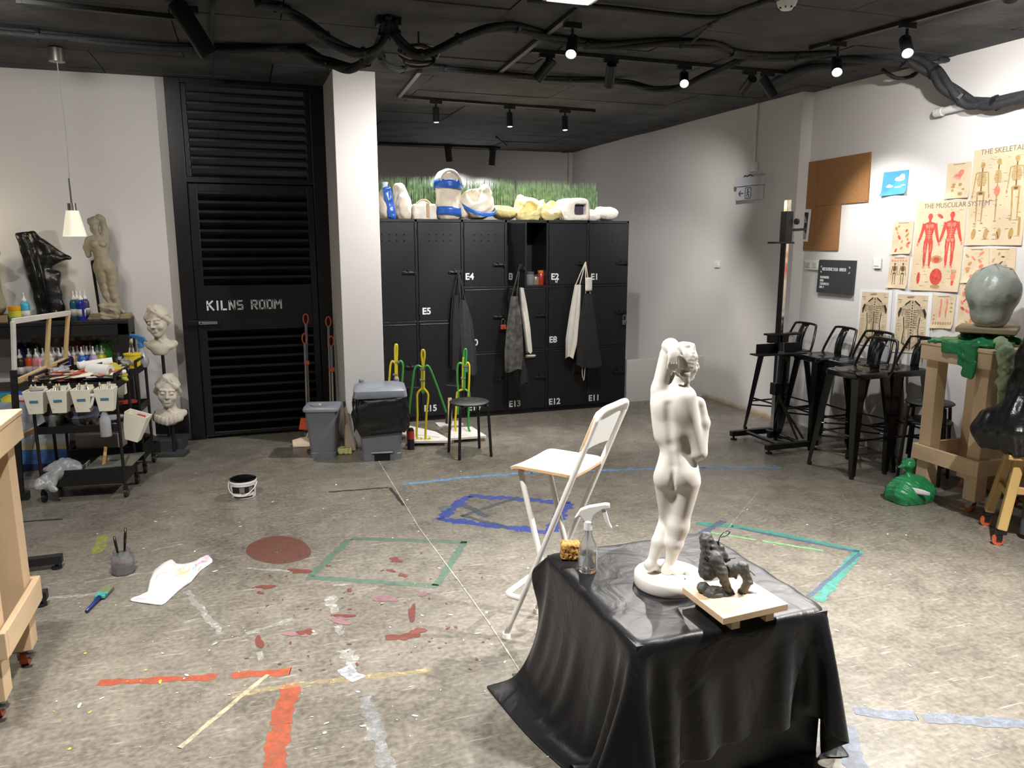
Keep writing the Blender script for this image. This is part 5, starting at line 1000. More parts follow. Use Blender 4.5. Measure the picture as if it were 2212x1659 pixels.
# bagged head on a turntable
c = Vector((4.47, 3.64, 1.05)); k = thing('turntable', 'small wooden turntable board on the pine stand', 'turntable', c); WBD = M('grey_wood', (150, 132, 104), .7, var=.12, scale=6); MB().lathe([(0, .0), (.09, .0), (.09, .012), (.04, .02), (.04, .075), (0, .075)], (0, 0, 0), 24).build('turntable_base', BST, k, smooth=40)
MB().box((0, 0, .095), (.33, .33, .03), (0, 0, R(35))).build('board', WBD, k, bevel=.003); MB().box((0.0, 0, .07), (.07, .3, .02), (0, 0, R(35))).build('batten', WBD, k)
FILM = M('grey_film', (166, 172, 160), .35, var=.15, scale=7, bump=.8, bscale=18); p = c + Vector((.01, .0, .1105)); k = thing('wrapped_sculpture', 'clay head wrapped in grey-green plastic on the turntable', 'sculpture', p)
s = SDF((-.22, -.22, -.01), (.22, .22, .42), .006); s.ell((0, 0, .22), (.155, .155, .165)); s.ell((0, 0, .07), (.11, .11, .09), .05); s.warp(.003, 20, 5); s.box((0, 0, -.1), (1, 1, .1), op='-'); s.build('plastic_wrap', FILM, k)
for i in range(5): a = i * 1.26 + .3; MB().tube([(.004 * math.cos(a), .004 * math.sin(a), .392), (.09 * math.cos(a), .09 * math.sin(a), .365), (.15 * math.cos(a), .15 * math.sin(a), .27)], [.006, .004, .001], 6).build('crease', FILM, k, smooth=180)
# green bag draped over the stand
GRN = M('green_plastic', (38, 132, 80), .32, var=.22, scale=10, bump=.7, bscale=22); GLT = M('pale_green_film', (160, 180, 140), .4, var=.15, bump=.6, bscale=20)
def sheet_lump(name, label, cat, base, lo, hi, fn, mat, h=.006, part='plastic_sheet', wob=.006, fr=35, seed=1):
    k = thing(name, label, cat, base); s = SDF(lo, hi, h); fn(s); s.warp(wob, fr, seed); s.build(part, mat, k); return k
def fgr(s):
    s.ell((-.06, .02, .012), (.19, .16, .022)); s.ell((-.1, -.12, .016), (.15, .1, .028), .02); s.ell((-.02, .1, .03), (.09, .06, .03), .02); s.ell((-.16, .16, .01), (.11, .07, .014), .02); s.cap((-.05, -.05, .04), (-.22, -.1, .03), .022, .02, .02)
    s.box((-.272, -.1, -.05), (.004, .055, .06), .009, .02); s.box((-.274, -.13, -.13), (.003, .03, .05), .008, .02, rot=(.2, 0, 0)); s.box((-.27, .03, -.02), (.003, .05, .03), .008, .02); s.cap((-.278, -.07, .0), (-.282, -.1, -.12), .012, .008, .01); s.cap((-.278, -.14, .0), (-.282, -.13, -.15), .011, .007, .01); s.cap((.02, -.02, .04), (.1, -.15, .03), .025, .02, .02)
c = Vector((4.465, 3.635, 1.05)); sheet_lump('green_plastic_bag', 'crumpled green plastic bag draped over the pine stand edge', 'bag', c, (-.34, -.32, -.22), (.2, .32, .12), fgr, GRN, .006, seed=4, wob=.004)
sheet_lump('film_sheet', 'pale green plastic film hanging off the front corner of the stand', 'plastic film', c, (-.33, -.42, -.45), (.1, -.1, .14), lambda s: (s.cap((-.15, -.22, .05), (-.22, -.31, .0), .03, .035, .02), s.cap((-.22, -.31, .0), (-.2, -.33, -.2), .035, .045, .03), s.cap((-.2, -.33, -.2), (-.24, -.34, -.36), .045, .012, .03)), GLT, .006, seed=6)
# green knotted bag on the floor
p = g(2004, 1078); k = thing('green_rubbish_bag', 'knotted green plastic bag with a white strip on the floor', 'bag', (4.09, 3.76, 0)); s = SDF((-.22, -.18, -.01), (.22, .18, .32), .006)
s.ell((0, 0, .06), (.165, .105, .085)); s.box((0, 0, .045), (.1, .05, .03), .04, .04); s.ell((-.01, 0, .12), (.1, .07, .05), .06); s.cap((-.03, 0, .15), (-.035, 0, .2), .035, .014, .03); s.cap((-.035, 0, .2), (-.04, 0, .25), .014, .04, .01); s.ell((-.09, 0, .245), (.035, .01, .014), .015); s.warp(.0045, 30, 7); s.box((0, 0, -.1), (1, 1, .1), op='-'); s.build('bag_body', GRN, k)
dv_ = (-Vector((4.09, 3.76, 0))).normalized(); rt = Vector((-dv_.y, dv_.x, 0)); rt = -rt if rt.dot(RIGHT) < 0 else rt
MB().grid(lambda u, v: dv_ * (.118 - .02 * (u - .5) ** 2) + rt * ((u - .4) * .19) + Vector((0, 0, .085 + v * .04 * math.sin(.5 + u * 2.1))), 12, 4).build('white_strip', M('strip_white', (206, 200, 204), .6, var=.1, scale=30), k, smooth=180, solid=.004)
# wooden stool with casters carrying a bagged sculpture
BW = M('varnished_wood', (188, 156, 100), .4, var=.14, scale=6, stretch=(1, 1, .2)); c = Vector((4.19, 3.02, 0)); k = thing('wooden_stool', 'varnished wooden stool on casters at the right edge', 'stool', c, R(50))
hs = .155
for sx in (-1, 1):
    for sy in (-1, 1):
        a, b = Vector((sx * .1, sy * .1, .5)), Vector((sx * hs * 1.05, sy * hs * 1.05, .09)); MB().bar(a, b, .05, .05, (0, 1, 0)).build('leg', BW, k, bevel=.006); cs = MB().bb(b + Vector((-.025, -.025, -.02)), b + Vector((.025, .025, .0))).bb(b + Vector((-.02, -.008, -.06)), b + Vector((.02, .02, -.02))).build('caster_bracket', BST, k); MB().tube([b + Vector((-.012, .012, -.06)), b + Vector((.012, .012, -.06))], .03, 14).build('caster_wheel', CST, cs, smooth=40)
MB().bb((-.17, -.17, .5), (.17, .17, .53)).build('seat', BW, k, bevel=.006)
for s_ in (-1, 1): MB().bb((-.13, s_ * .13 - .012, .26), (.13, s_ * .13 + .012, .3)).build('rail', BW, k, bevel=.003); MB().bb((s_ * .13 - .012, -.13, .3), (s_ * .13 + .012, .13, .34)).build('rail', BW, k, bevel=.003)
MB().tube([(0, 0, .03), (0, 0, .5)], .035, 16).build('post', M('grey_pipe', (80, 84, 88), .5, var=.2), k, smooth=40)
BPL = M('black_plastic_sheet', (22, 22, 23), .3, var=.3, scale=10, bump=.9, bscale=16)
def fbk(s): s.box((0, 0, .1), (.17, .17, .06), .05); s.ell((-.03, .03, .12), (.26, .24, .12), .08); s.cap((-.02, .02, .2), (.05, -.01, .75), .16, .13, .08); s.cap((.05, -.01, .72), (.27, -.12, .7), .11, .09, .06); s.cap((.2, -.1, .65), (.18, -.08, .25), .09, .12, .06); s.ell((.1, -.05, .98), (.11, .11, .14), .07); s.cap((-.09, .06, .3), (-.03, .04, .8), .07, .06, .05); s.cap((-.1, .1, .15), (-.19, .18, .08), .1, .07, .05)
sheet_lump('bagged_sculpture', 'tall sculpture wrapped in black plastic on the wooden stool', 'sculpture', c + Vector((0, 0, .531)), (-.4, -.4, -.02), (.4, .4, 1.15), fbk, BPL, .01, wob=.007, fr=13, seed=3)
p = onX(2130, 880, 4.8); k = thing('plywood_board', 'upright plywood board leaning on the poster wall behind the stand', 'board', (4.79, 3.7, 0)); MB().bb((-.01, -.28, .002), (.012, .28, .93)).build('board', M('plywood_tan', (190, 150, 112), .7, var=.14, scale=4), k, bevel=.002); MB().bb((-.014, -.3, .1), (-.01, -.26, .9)).build('edge_strip', PN, k)
# ============================================================ paint shelf on the left wall
SB = M('shelf_black', (26, 25, 25), .55, var=.25, scale=8, bump=.1); SX0, SX1, SY0, SY1, SZ = -2.6, -.885, 6.67, 7.02, 1.09
k = thing('paint_shelf', 'black shelf unit against the white wall holding sculptures and paint', 'shelf', (-1.7, 6.85, 0)); ko = k.location
MB().bb((SX0, SY0, SZ - .03), (SX1, SY1, SZ)).build('top_board', SB, k, ko, bevel=.003); MB().bb((SX0, SY0 + .005, SZ - .12), (SX1, SY0 + .03, SZ - .03)).build('front_apron', SB, k, ko, bevel=.003); MB().bb((SX1 - .03, SY0 + .03, SZ - .12), (SX1 - .004, SY1, SZ - .03)).build('side_apron', SB, k, ko)
for x in (SX0 + .04, SX1 - .045):
    for y in (SY0 + .04, SY1 - .04): MB().bb((x - .04, y - .035, 0), (x + .04, y + .035, SZ - .03)).build('leg', SB, k, ko, bevel=.003)
ZL = onY(50, 814, 6.76).z
MB().bb((SX0, SY0 + .02, ZL - .025), (SX1 - .005, SY1, ZL)).build('lower_board', M('shelf_pale', (186, 184, 180), .6), k, ko, bevel=.003); MB().bb((SX0 + .1, SY0 + .05, .12), (SX1 - .09, SY1 - .02, .14)).build('bottom_board', SB, k, ko)
CAPW = M('cap_white', (222, 222, 220), .45, var=.03); LBL = M('paper_label', (206, 206, 204), .7, var=.08, scale=30)
def squeeze(x, y, z, col, label, group='squeeze bottles on the shelf', r=.032, h=.15, nm='squeeze_bottle'):
    k = thing(nm, label, 'bottle', (x, y, z), random.uniform(-1, 1), group); MB().lathe([(0, 0), (r * .95, 0), (r, .006), (r, h * .82), (r * .85, h * .93), (r * .5, h), (0, h)], (0, 0, 0), 18).build('bottle_body', M('paint_%d_%d_%d' % col, col, .35, var=.06), k, smooth=40); MB().lathe([(r * .52, h), (r * .6, h + .004), (r * .55, h + .018), (r * .28, h + .026), (r * .15, h + .05), (r * .22, h + .054), (r * .2, h + .066), (0, h + .07)], (0, 0, 0), 14).build('nozzle_cap', CAPW, k, smooth=50); MB().lathe([(r * 1.015, h * .18), (r * 1.015, h * .55)], (0, 0, 0), 18).build('paper_label', LBL, k, smooth=180); return k
ROW = [(46, (40, 38, 40), 'black'), (66, (224, 90, 40), 'orange'), (81, (226, 150, 160), 'pink'), (97, (206, 196, 200), 'pale grey'), (111, (196, 192, 190), 'clear'), (120, (190, 150, 120), 'beige'), (131, (100, 92, 104), 'mauve grey'), (140, (196, 190, 196), 'milky'), (151, (40, 54, 130), 'navy'), (163, (206, 176, 156), 'tan'), (180, (44, 104, 190), 'bright blue'), (192, (40, 66, 150), 'deep blue'), (205, (176, 156, 196), 'lilac'), (224, (216, 206, 60), 'yellow')]
for i, (px, col, nm) in enumerate(ROW): p = onY(px, 800, 6.735 + .03 * (i % 2)); squeeze(p.x, p.y, ZL, col, nm + ' paint squeeze bottle in the front row on the lower shelf')
for i, (px, col, nm) in enumerate(((86, (200, 196, 198), 'white'), (104, (170, 120, 120), 'rose'), (116, (150, 150, 160), 'grey'), (127, (120, 130, 150), 'slate'), (146, (80, 90, 140), 'indigo'), (157, (60, 90, 160), 'cobalt'), (172, (70, 120, 180), 'azure'), (186, (150, 140, 190), 'violet'), (200, (190, 180, 200), 'pale violet'), (215, (140, 160, 90), 'olive'))): p = onY(px, 800, 6.83); squeeze(p.x, 6.83, ZL, col, nm + ' paint squeeze bottle in the second row on the lower shelf')
def gallon(px, col, nm, Y=6.92):
    p = onY(px, 790, Y); k = thing('gallon_bottle', 'large ' + nm + ' paint jug at the back of the lower shelf', 'bottle', (p.x, Y, ZL), random.uniform(-.5, .5), 'large paint jugs'); r = .056
    MB().lathe([(0, 0), (r, 0), (r * 1.03, .01), (r * 1.03, .15), (r * .9, .19), (r * .5, .225), (r * .34, .235), (r * .34, .26), (0, .26)], (0, 0, 0), 20).build('jug_body', M('jug_%d_%d_%d' % col, col, .3, var=.12, scale=20), k, smooth=50); MB().lathe([(0, .255), (r * .4, .255), (r * .4, .28), (0, .282)], (0, 0, 0), 14).build('cap', M('jug_cap', (150, 146, 140), .4), k, smooth=40); MB().tube(smooth_path([(r * .4, 0, .235), (r * .95, 0, .235), (r * 1.1, 0, .2), (r * 1.0, 0, .17)], 4), .008, 8).build('jug_handle', MATS['jug_%d_%d_%d' % col], k, smooth=180)
for px, col, nm in ((48, (40, 56, 130), 'dark blue'), (70, (60, 62, 66), 'black'), (128, (176, 170, 156), 'cream'), (162, (176, 84, 70), 'coral'), (188, (140, 34, 50), 'crimson'), (211, (24, 74, 48), 'dark green'), (229, (70, 150, 56), 'bright green')): gallon(px, col, nm, 6.9 if px != 229 else 6.86)
p = onY(112, 808, 6.70); k = thing('blue_tub', 'low tub with blue rim in front of the bottle rows', 'tub', (p.x, 6.70, ZL)); MB().lathe([(0, 0), (.045, 0), (.05, .05), (.046, .05), (.042, .01), (0, .01)], (0, 0, 0), 20).build('tub', LBL, k, smooth=40); MB().lathe([(.047, .04), (.054, .04), (.054, .052), (.046, .052)], (0, 0, 0), 20).build('rim', M('rim_blue', (90, 110, 190), .4), k, smooth=40)
# on top of the shelf
p = onY(33, 690, 6.75); k = thing('paint_pot', 'yellow and green lidded paint pot on the shelf top', 'paint pot', (p.x, 6.76, SZ)); MB().lathe([(0, 0), (.042, 0), (.042, .04)], (0, 0, 0), 20).build('pot_base', M('pot_green', (90, 160, 110), .4), k, smooth=40); MB().lathe([(.042, .04), (.042, .085), (.036, .09), (0, .09)], (0, 0, 0), 20).build('pot_body', M('pot_yellow', (206, 196, 70), .4), k, smooth=40); MB().lathe([(0, .09), (.043, .09), (.043, .12), (0, .122)], (0, 0, 0), 20).build('lid', M('lid_amber', (226, 160, 30), .35), k, smooth=40)
p = onY(56, 690, 6.78); squeeze(p.x, 6.79, SZ, (64, 170, 206), 'cyan topped squeeze bottle beside the yellow pot', None)
for px, col, nm, Y in ((163, (32, 92, 120), 'teal', 6.8), (178, (28, 50, 140), 'royal blue', 6.76), (187, (58, 54, 84), 'dark violet', 6.86), (170, (60, 110, 150), 'grey blue', 6.88)): p = onY(px, 690, Y); squeeze(p.x, Y, SZ, col, nm + ' paint bottle beside the clay figure', None, .03, .155)
p = onY(182, 690, 6.72); k = thing('clamp_stick', 'small blue stick with a foot in front of the paint bottles', 'stick', (p.x, 6.71, SZ)); MB().bb((-.008, -.008, .01), (.008, .008, .16)).build('stick', M('stick_blue', (24, 30, 130), .5), k); MB().bb((-.028, -.012, 0), (.028, .012, .012)).build('foot', MATS['stick_blue'], k)
p = onY(105, 675, 6.82); k = thing('wrapped_figure', 'sculpture under a pointed black plastic sheet on the shelf top', 'sculpture', (p.x, 6.84, SZ + .001)); zt = onY(70, 500, 6.84).z - SZ; sc = zt / 180.0
def wq(x, y): return (onY(x, 600, 6.84).x - p.x, 0, (678 - y) * sc)
s = SDF((-.32, -.14, -.01), (.32, .14, zt + .06), .008)
s.cap(wq(47, 504), wq(70, 590), .012, .03, .01); s.cap(wq(70, 590), wq(88, 665), .03, .05, .03); s.cap(wq(60, 506), wq(90, 600), .02, .05, .03); s.cap(wq(80, 506), wq(105, 600), .022, .055, .03); s.cap(wq(48, 503), wq(82, 501), .01, .014, .01); s.cap(wq(84, 505), wq(120, 545), .018, .04, .03); s.cap(wq(100, 520), wq(155, 551), .022, .008, .02); s.cap(wq(110, 555), wq(152, 552), .05, .01, .03); s.cap(wq(105, 590), wq(124, 585), .055, .03, .03); s.cap(wq(100, 600), wq(108, 665), .06, .06, .03); s.cap(wq(118, 600), wq(124, 655), .03, .03, .03); s.cap(wq(84, 672), wq(130, 673), .035, .035, .03); s.warp(.0025, 22, 3); s.box((0, 0, -.1), (1, 1, .1), op='-'); s.build('plastic_sheet', BPL, k)
for a, b in ((wq(90, 510), wq(105, 660)), (wq(76, 512), wq(92, 650))): MB().tube([Vector(a) + Vector((0, -.08, 0)), (Vector(a) + Vector(b)) * .5 + Vector((0, -.092, 0)), Vector(b) + Vector((0, -.09, 0))], [.002, .012, .004], 6).build('crease', BPL, k, smooth=180)
CLAY = M('grey_clay', (150, 142, 124), .9, var=.1, scale=18, bump=.3, bscale=60)
DZ = onY(240, 690, 6.84); u1 = (onY(250, 560, 6.84).x - onY(240, 560, 6.84).x) / 10 / 4.88; v1 = (onY(240, 470, 6.84).z - onY(240, 670, 6.84).z) / 200 / 4.88
def cq(x, y, d=0): return ((x - 1150) * u1, d, (1225 - y) * v1)
k = thing('clay_figure', 'standing grey clay figure with one arm raised on the shelf', 'sculpture', (DZ.x, 6.83, SZ + .001)); s = SDF((-.3, -.14, -.01), (.25, .14, .95), .005); K = .010
s.ell(cq(1072, 262), (.036, .044, .06), 0); s.ell(cq(1068, 215), (.043, .05, .035), .008); s.cap(cq(1085, 320), cq(1100, 375), .024, .026, K); s.cap(cq(1035, 195, -.01), cq(1130, 168), .02, .022, .004); s.cap(cq(1130, 165), cq(1160, 190), .026, .026, K); s.cap(cq(1158, 185), cq(1182, 375), .024, .03, .004)
s.cap(cq(1015, 395), cq(1180, 385), .03, .03, K); s.ell(cq(1105, 440), (.074, .05, .07), .02); s.cap(cq(1112, 480), cq(1122, 590), .06, .054, .02); s.ell(cq(1132, 670), (.08, .056, .06), .03); s.cap(cq(1000, 400), cq(975, 470), .028, .026, K); s.cap(cq(975, 470), cq(982, 555), .026, .02, K)
s.cap(cq(1090, 700), cq(1112, 900), .05, .032, K); s.cap(cq(1112, 900), cq(1128, 980), .032, .03, K); s.cap(cq(1128, 980), cq(1168, 1075), .028, .015, K); s.cap(cq(1195, 700), cq(1200, 915, .005), .052, .034, K); s.cap(cq(1200, 915), cq(1215, 1000), .034, .031, K); s.cap(cq(1215, 1000), cq(1250, 1115), .03, .017, K); s.cap(cq(1240, 1130), cq(1300, 1160, -.04), .02, .014, K)
s.ell(cq(1065, 440, -.05), (.028, .022, .026), .012); s.ell(cq(1148, 440, -.05), (.028, .022, .026), .012); s.ell(cq(1072, 268, -.046), (.007, .012, .016), .006); s.ell(cq(1056, 255, -.045), (.008, .006, .005), .004, '-'); s.ell(cq(1088, 255, -.045), (.008, .006, .005), .004, '-'); s.cap(cq(1062, 295, -.044), cq(1082, 295, -.044), .004, .004, .003); s.cap(cq(1170, 1075), cq(1175, 1120, -.02), .017, .022, K)
s.cap(cq(1050, 490, -.06), cq(1110, 462, -.066), .004, .004, .004, '-'); s.cap(cq(1110, 462, -.066), cq(1205, 490, -.05), .004, .004, .004, '-'); s.cap(cq(1142, 700, -.06), cq(1138, 860, -.03), .004, .006, .008, '-')
s.warp(.0012, 60, 2); s.build('figure', CLAY, k)
s = SDF((-.1, -.1, -.01), (.1, .1, .2), .006); s.box((0, 0, .06), (.045, .04, .045), .02); s.warp(.005, 40, 9); s.box((0, 0, -.1), (1, 1, .1), op='-'); o = s.build('rock', CLAY, k); o.location = (cq(1165, 1225)[0], -.07, .0)
MB().bb((cq(930, 0)[0], -.09, 0), (cq(1380, 0)[0], .09, .018)).bb((cq(940, 0)[0], -.07, .018), (cq(1370, 0)[0], .08, .036)).build('base_board', WBD, k, bevel=.002); MB().tube([cq(1030, 1165, .04), cq(1002, 640, .04), cq(1002, 622, .04), cq(1030, 618, .03)], .011, 8).build('support_rod', BST, k, smooth=40)
k = thing('clay_bust_edge', 'clay torso cut by the left edge on the shelf top', 'sculpture', (onY(-14, 690, 6.8).x, 6.82, SZ + .001)); s = SDF((-.16, -.13, -.01), (.16, .13, .62), .007); s.cap((0, 0, .5), (0, 0, .3), .075, .06, .03); s.cap((0, 0, .3), (.01, 0, .12), .06, .08, .04); s.ell((0, 0, .52), (.09, .06, .06), .03); s.build('torso', CLAY, k); MB().bb((-.11, -.1, 0), (.11, .1, .05)).build('base_board', WBD, k, bevel=.002)
k['label'] = 'grey clay torso on a board, cut by the left edge'; k.name = 'clay_torso'
# pendant lamp
p = Vector((onY(156, 455, 6.25).x, 6.25, 0)); k = thing('pendant_lamp', 'pendant lamp with a white glass shade above the shelf', 'pendant lamp', (p.x, p.y, CZ)); zt, zb = onY(156, 455, 6.25).z - CZ, onY(165, 510, 6.25).z - CZ
NK = M('brushed_nickel', (150, 146, 138), .35, .8); MB().lathe([(0, -.09), (.05, -.09), (.05, -.004), (0, -.004)], (0, 0, 0), 20).build('canopy', NK, k, smooth=40); MB().tube([(0, 0, -.08), (.012, 0, zt * .5), (0, 0, zt + .05)], .0035, 6).build('cord', M('cord_grey', (170, 166, 160), .5), k); MB().tube([(0, 0, zt + .22), (0, 0, zt + .04)], .006, 8).build('stem', NK, k); MB().lathe([(0, zt + .05), (.028, zt + .05), (.03, zt), (0, zt)], (0, 0, 0), 16).build('lamp_holder', NK, k, smooth=40)
MB().lathe([(.04, zt), (.076, zb), (.07, zb), (.036, zt - .005)], (0, 0, 0), 28).build('shade', M('opal_glass', (238, 228, 204), .4, emit=.35, var=.03), k, smooth=60)
l = bpy.data.lights.new('pendant_bulb', 'POINT'); l.energy = 2; l.color = (1, .88, .7); l.shadow_soft_size = .03; o = bpy.data.objects.new('pendant_bulb', l); C.objects.link(o); o.parent = k; o.location = (0, 0, zb - .01)
l = bpy.data.lights.new('pendant_bulb', 'POINT'); l.energy = 3; l.color = (1, .85, .6); l.shadow_soft_size = .04; o = bpy.data.objects.new('pendant_bulb', l); C.objects.link(o); o.location = (-2.05, 6.6, 1.8)
# busts
BUST = M('bust_plaster', (206, 198, 184), .85, var=.06, scale=10, bump=.15, bscale=50)
def head(s, c, r=1.0, yaw=0.0, tilt=0.0, k_=.012, hair=True):
    """face towards -y, size: r=1 is a 0.24 m tall head; c centre"""
    cy, sy = math.cos(yaw), math.sin(yaw); ct, st_ = math.cos(tilt), math.sin(tilt)
    def q(x, y, z): x, z = x * ct - z * st_, x * st_ + z * ct; return (c[0] + (x * cy - y * sy) * r, c[1] + (x * sy + y * cy) * r, c[2] + z * r)
    s.ell(q(0, .012, .03), (.078 * r, .092 * r, .088 * r), k_); s.ell(q(0, -.02, -.03), (.064 * r, .07 * r, .085 * r), .03 * r, rot=(0, tilt, yaw)); s.ell(q(0, -.055, -.095), (.024 * r, .024 * r, .02 * r), .025 * r)
    for d in (-1, 1):
        s.ell(q(d * .031, -.098, .002), (.021 * r, .02 * r, .013 * r), .012 * r, '-'); s.ell(q(d * .031, -.078, .0), (.018 * r, .017 * r, .012 * r), .003 * r); s.cap(q(d * .014, -.088, .024), q(d * .052, -.074, .024), .007 * r, .006 * r, .012 * r); s.ell(q(d * .046, -.06, -.035), (.02 * r, .02 * r, .022 * r), .02 * r); s.ell(q(d * .078, .01, -.01), (.01 * r, .016 * r, .026 * r), .008 * r)
    s.cap(q(0, -.09, .022), q(0, -.108, -.03), .006 * r, .0105 * r, .009 * r)
    for d in (-1, 1): s.ell(q(d * .011, -.094, -.033), (.008 * r, .009 * r, .007 * r), .006 * r)
    s.cap(q(-.02, -.083, -.06), q(.02, -.083, -.06), .0055 * r, .0055 * r, .004 * r); s.cap(q(-.016, -.082, -.071), q(.016, -.082, -.071), .007 * r, .007 * r, .004 * r); s.cap(q(-.022, -.096, -.0655), q(.022, -.096, -.0655), .0022 * r, .0022 * r, .003 * r, '-')
    if hair:
        s.ell(q(0, .02, .05), (.087 * r, .1 * r, .082 * r), .006 * r)
        s.ell(q(0, -.075, .0), (.052 * r, .05 * r, .075 * r), .01 * r, '-') if False else None
        for d in (-1, 1): s.cap(q(d * .005, -.06, .105), q(d * .062, -.05, .05), .02 * r, .022 * r, .012 * r); s.cap(q(d * .062, -.05, .05), q(d * .085, .01, .0), .022 * r, .02 * r, .012 * r); s.cap(q(d * .02, -.05, .12), q(d * .075, -.01, .06), .02 * r, .02 * r, .01 * r)
        [s.cap(q(d * (.008 + .008 * i), -.085 + .02 * i, .112), q(d * .085, -.03 + .018 * i, .045), .004 * r, .004 * r, .006 * r, '-') for d in (-1, 1) for i in range(3)]; s.ell(q(0, .1, .06), (.04 * r, .04 * r, .04 * r), .02 * r); s.ell(q(0, .0, .125), (.045 * r, .06 * r, .022 * r), .015 * r)
    return q
def bust(name_label, loc, rz, yaw, tilt, frill):
    k = thing('plaster_bust', name_label, 'bust', loc, rz); s = SDF((-.2, -.16, -.03), (.2, .17, .42), .0042); head(s, (0, 0, .262), 1.0, yaw, tilt)
    s.cap((0, .022, .19), (0, .03, .1), .042, .046, .02); s.cap((-.1, .03, .085), (.1, .03, .085), .028, .028, .04); s.ell((0, .0, .065), (.105, .055, .04), .03); s.ell((0, -.015, .03), (.06, .045, .045), .03)
    s.cap((0, -.02, .12), (-.055, -.03, .075), .008, .008, .012); s.cap((0, -.02, .12), (.055, -.03, .075), .008, .008, .012)
    if frill:
        for i in range(9): a = -1.1 + i * .28; s.ell((.11 * math.sin(a), -.055 * math.cos(a) - .02, .035 + .035 * abs(math.sin(a))), (.022, .018, .035), .01)
    s.ell((0, .13, .02), (.2, .1, .08), .02, '-'); s.box((0, 0, -.03), (.3, .3, .03), op='-'); s.build('bust', BUST, k); return k
b1 = onY(348, 766, 6.74); b2 = onY(368, 916, 6.52)
k = bust('plaster bust with parted hair on a tall pole beside the kiln door', (b1.x, 6.74, b1.z), R(-10), R(-14), R(6), False); MB().tube([(0, .04, -b1.z + .1), (0, .04, .06)], .013, 10).build('pole', BST, k); MB().bb((-.12, -.09, -b1.z), (.12, .13, -b1.z + .1)).build('plinth', M('plinth_dark', (58, 60, 64), .6, var=.15), k, bevel=.003); MB().bb((-.13, .13, -b1.z + .1), (.13, .17, -b1.z + .3)).build('back_block', SB, k)
k = bust('plaster bust with ruffled collar, the lower of two by the door', (b2.x, 6.52, b2.z), R(-14), R(16), R(-5), True); MB().tube([(0, .04, -b2.z + .03), (0, .04, .05)], .013, 10).build('pole', BST, k); MB().bb((-.1, -.04, -b2.z), (.1, .1, -b2.z + .03)).build('plinth', MATS['plinth_dark'], k, bevel=.003)
# ============================================================ utility carts
CK = M('cart_black', (20, 20, 22), .45, var=.12)
def cart(loc, rz, label, w_=.5, d=.29, h=.84, zs=(.1, .46, .74)):
    k = thing('utility_cart', label, 'cart', loc, rz, 'black utility carts'); hx, hy = w_ / 2, d / 2
    for sx in (-1, 1):
        for sy in (-1, 1):
            MB().tube([(sx * hx, sy * hy, .07), (sx * hx, sy * hy, h)], .0105, 8).build('post', CK, k); cs = MB().bb((sx * hx - .012, sy * hy - .012, .05), (sx * hx + .012, sy * hy + .02, .075)).build('caster_fork', CK, k); MB().tube([(sx * hx - .01, sy * hy + .012, .033), (sx * hx + .01, sy * hy + .012, .033)], .032, 14).build('caster_wheel', M('wheel_dark', (30, 30, 32), .5), cs, smooth=40); MB().tube([(sx * hx - .012, sy * hy + .012, .033), (sx * hx + .012, sy * hy + .012, .033)], .012, 10).build('wheel_hub', STEEL, cs)
    for z in zs:
        m = MB().bb((-hx, -hy, z), (hx, hy, z + .008)); hh = .11 if z == zs[0] else .05
        m.bb((-hx, -hy - .002, z), (hx, -hy + .006, z + hh)).bb((-hx, hy - .006, z), (hx, hy + .002, z + hh)).bb((-hx - .002, -hy, z), (-hx + .006, hy, z + hh)).bb((hx - .006, -hy, z), (hx + .002, hy, z + hh)); m.build('tray', CK, k, bevel=.002)
    for sx in (-1, 1): MB().tube([(sx * hx, -hy, h), (sx * hx, hy, h)], .0105, 8).build('handle', CK, k)
    return k
c1 = cart((-1.075, 5.70, 0), R(-7), 'black three tier cart heaped with tools in front'); cart((-1.02, 6.25, 0), R(-6), 'second black cart standing behind the heaped one')
CR1 = Matrix.Translation((-1.075, 5.70, 0)) @ Matrix.Rotation(R(-7), 4, 'Z'); CR2 = Matrix.Translation((-1.02, 6.25, 0)) @ Matrix.Rotation(R(-6), 4, 'Z')
def on(mt, x, y, z): return mt @ Vector((x, y, z))
BINW = M('bin_ivory', (234, 230, 212), .5, var=.04); BRW = M('brush_wood', (190, 150, 96), .6); BRI = M('bristle_tan', (186, 170, 140), .8); BLT = M('blue_text', (70, 120, 150), .6)
def taper_box(k, mat, w0, d0, w1, d1, h, t=.004, name='bin_body'):
    a = [(-w0, -d0, 0), (w0, -d0, 0), (w0, d0, 0), (-w0, d0, 0)]; b = [(-w1, -d1, h), (w1, -d1, h), (w1, d1, h), (-w1, d1, h)]; c = [(x * (1 - t / w1), y * (1 - t / d1), h) for x, y, _ in b]; e = [(x * .95, y * .95, .005) for x, y, _ in a]
    return MB().add(a + b + c + e, [(3, 2, 1, 0)] + [(i, (i + 1) % 4, 4 + (i + 1) % 4, 4 + i) for i in range(4)] + [(4 + i, 4 + (i + 1) % 4, 8 + (i + 1) % 4, 8 + i) for i in range(4)] + [(8 + i, 8 + (i + 1) % 4, 12 + (i + 1) % 4, 12 + i) for i in range(4)] + [(12, 13, 14, 15)]).build(name, mat, k, bevel=.003)
def tool(mt, x, y, z, ang, L, label, name='paint_brush', col=None, el=0.0):
    p = on(mt, x, y, z); k = thing(name, label, 'brush' if 'brush' in name else 'tool', p, ang); d = Vector((math.cos(el), 0, math.sin(el)))
    MB().tube([d * (-L * .5), d * (L * .2)], [.003, .0055], 8).build('handle', M('tool_%d_%d_%d' % col, col, .5) if col else BRW, k); MB().tube([d * (L * .2), d * (L * .34)], .006, 8).build('ferrule', STEEL, k); MB().tube([d * (L * .34), d * (L * .42), d * (L * .5)], [.006, .008, .003], 8).build('bristles', BRI, k, smooth=180); return k
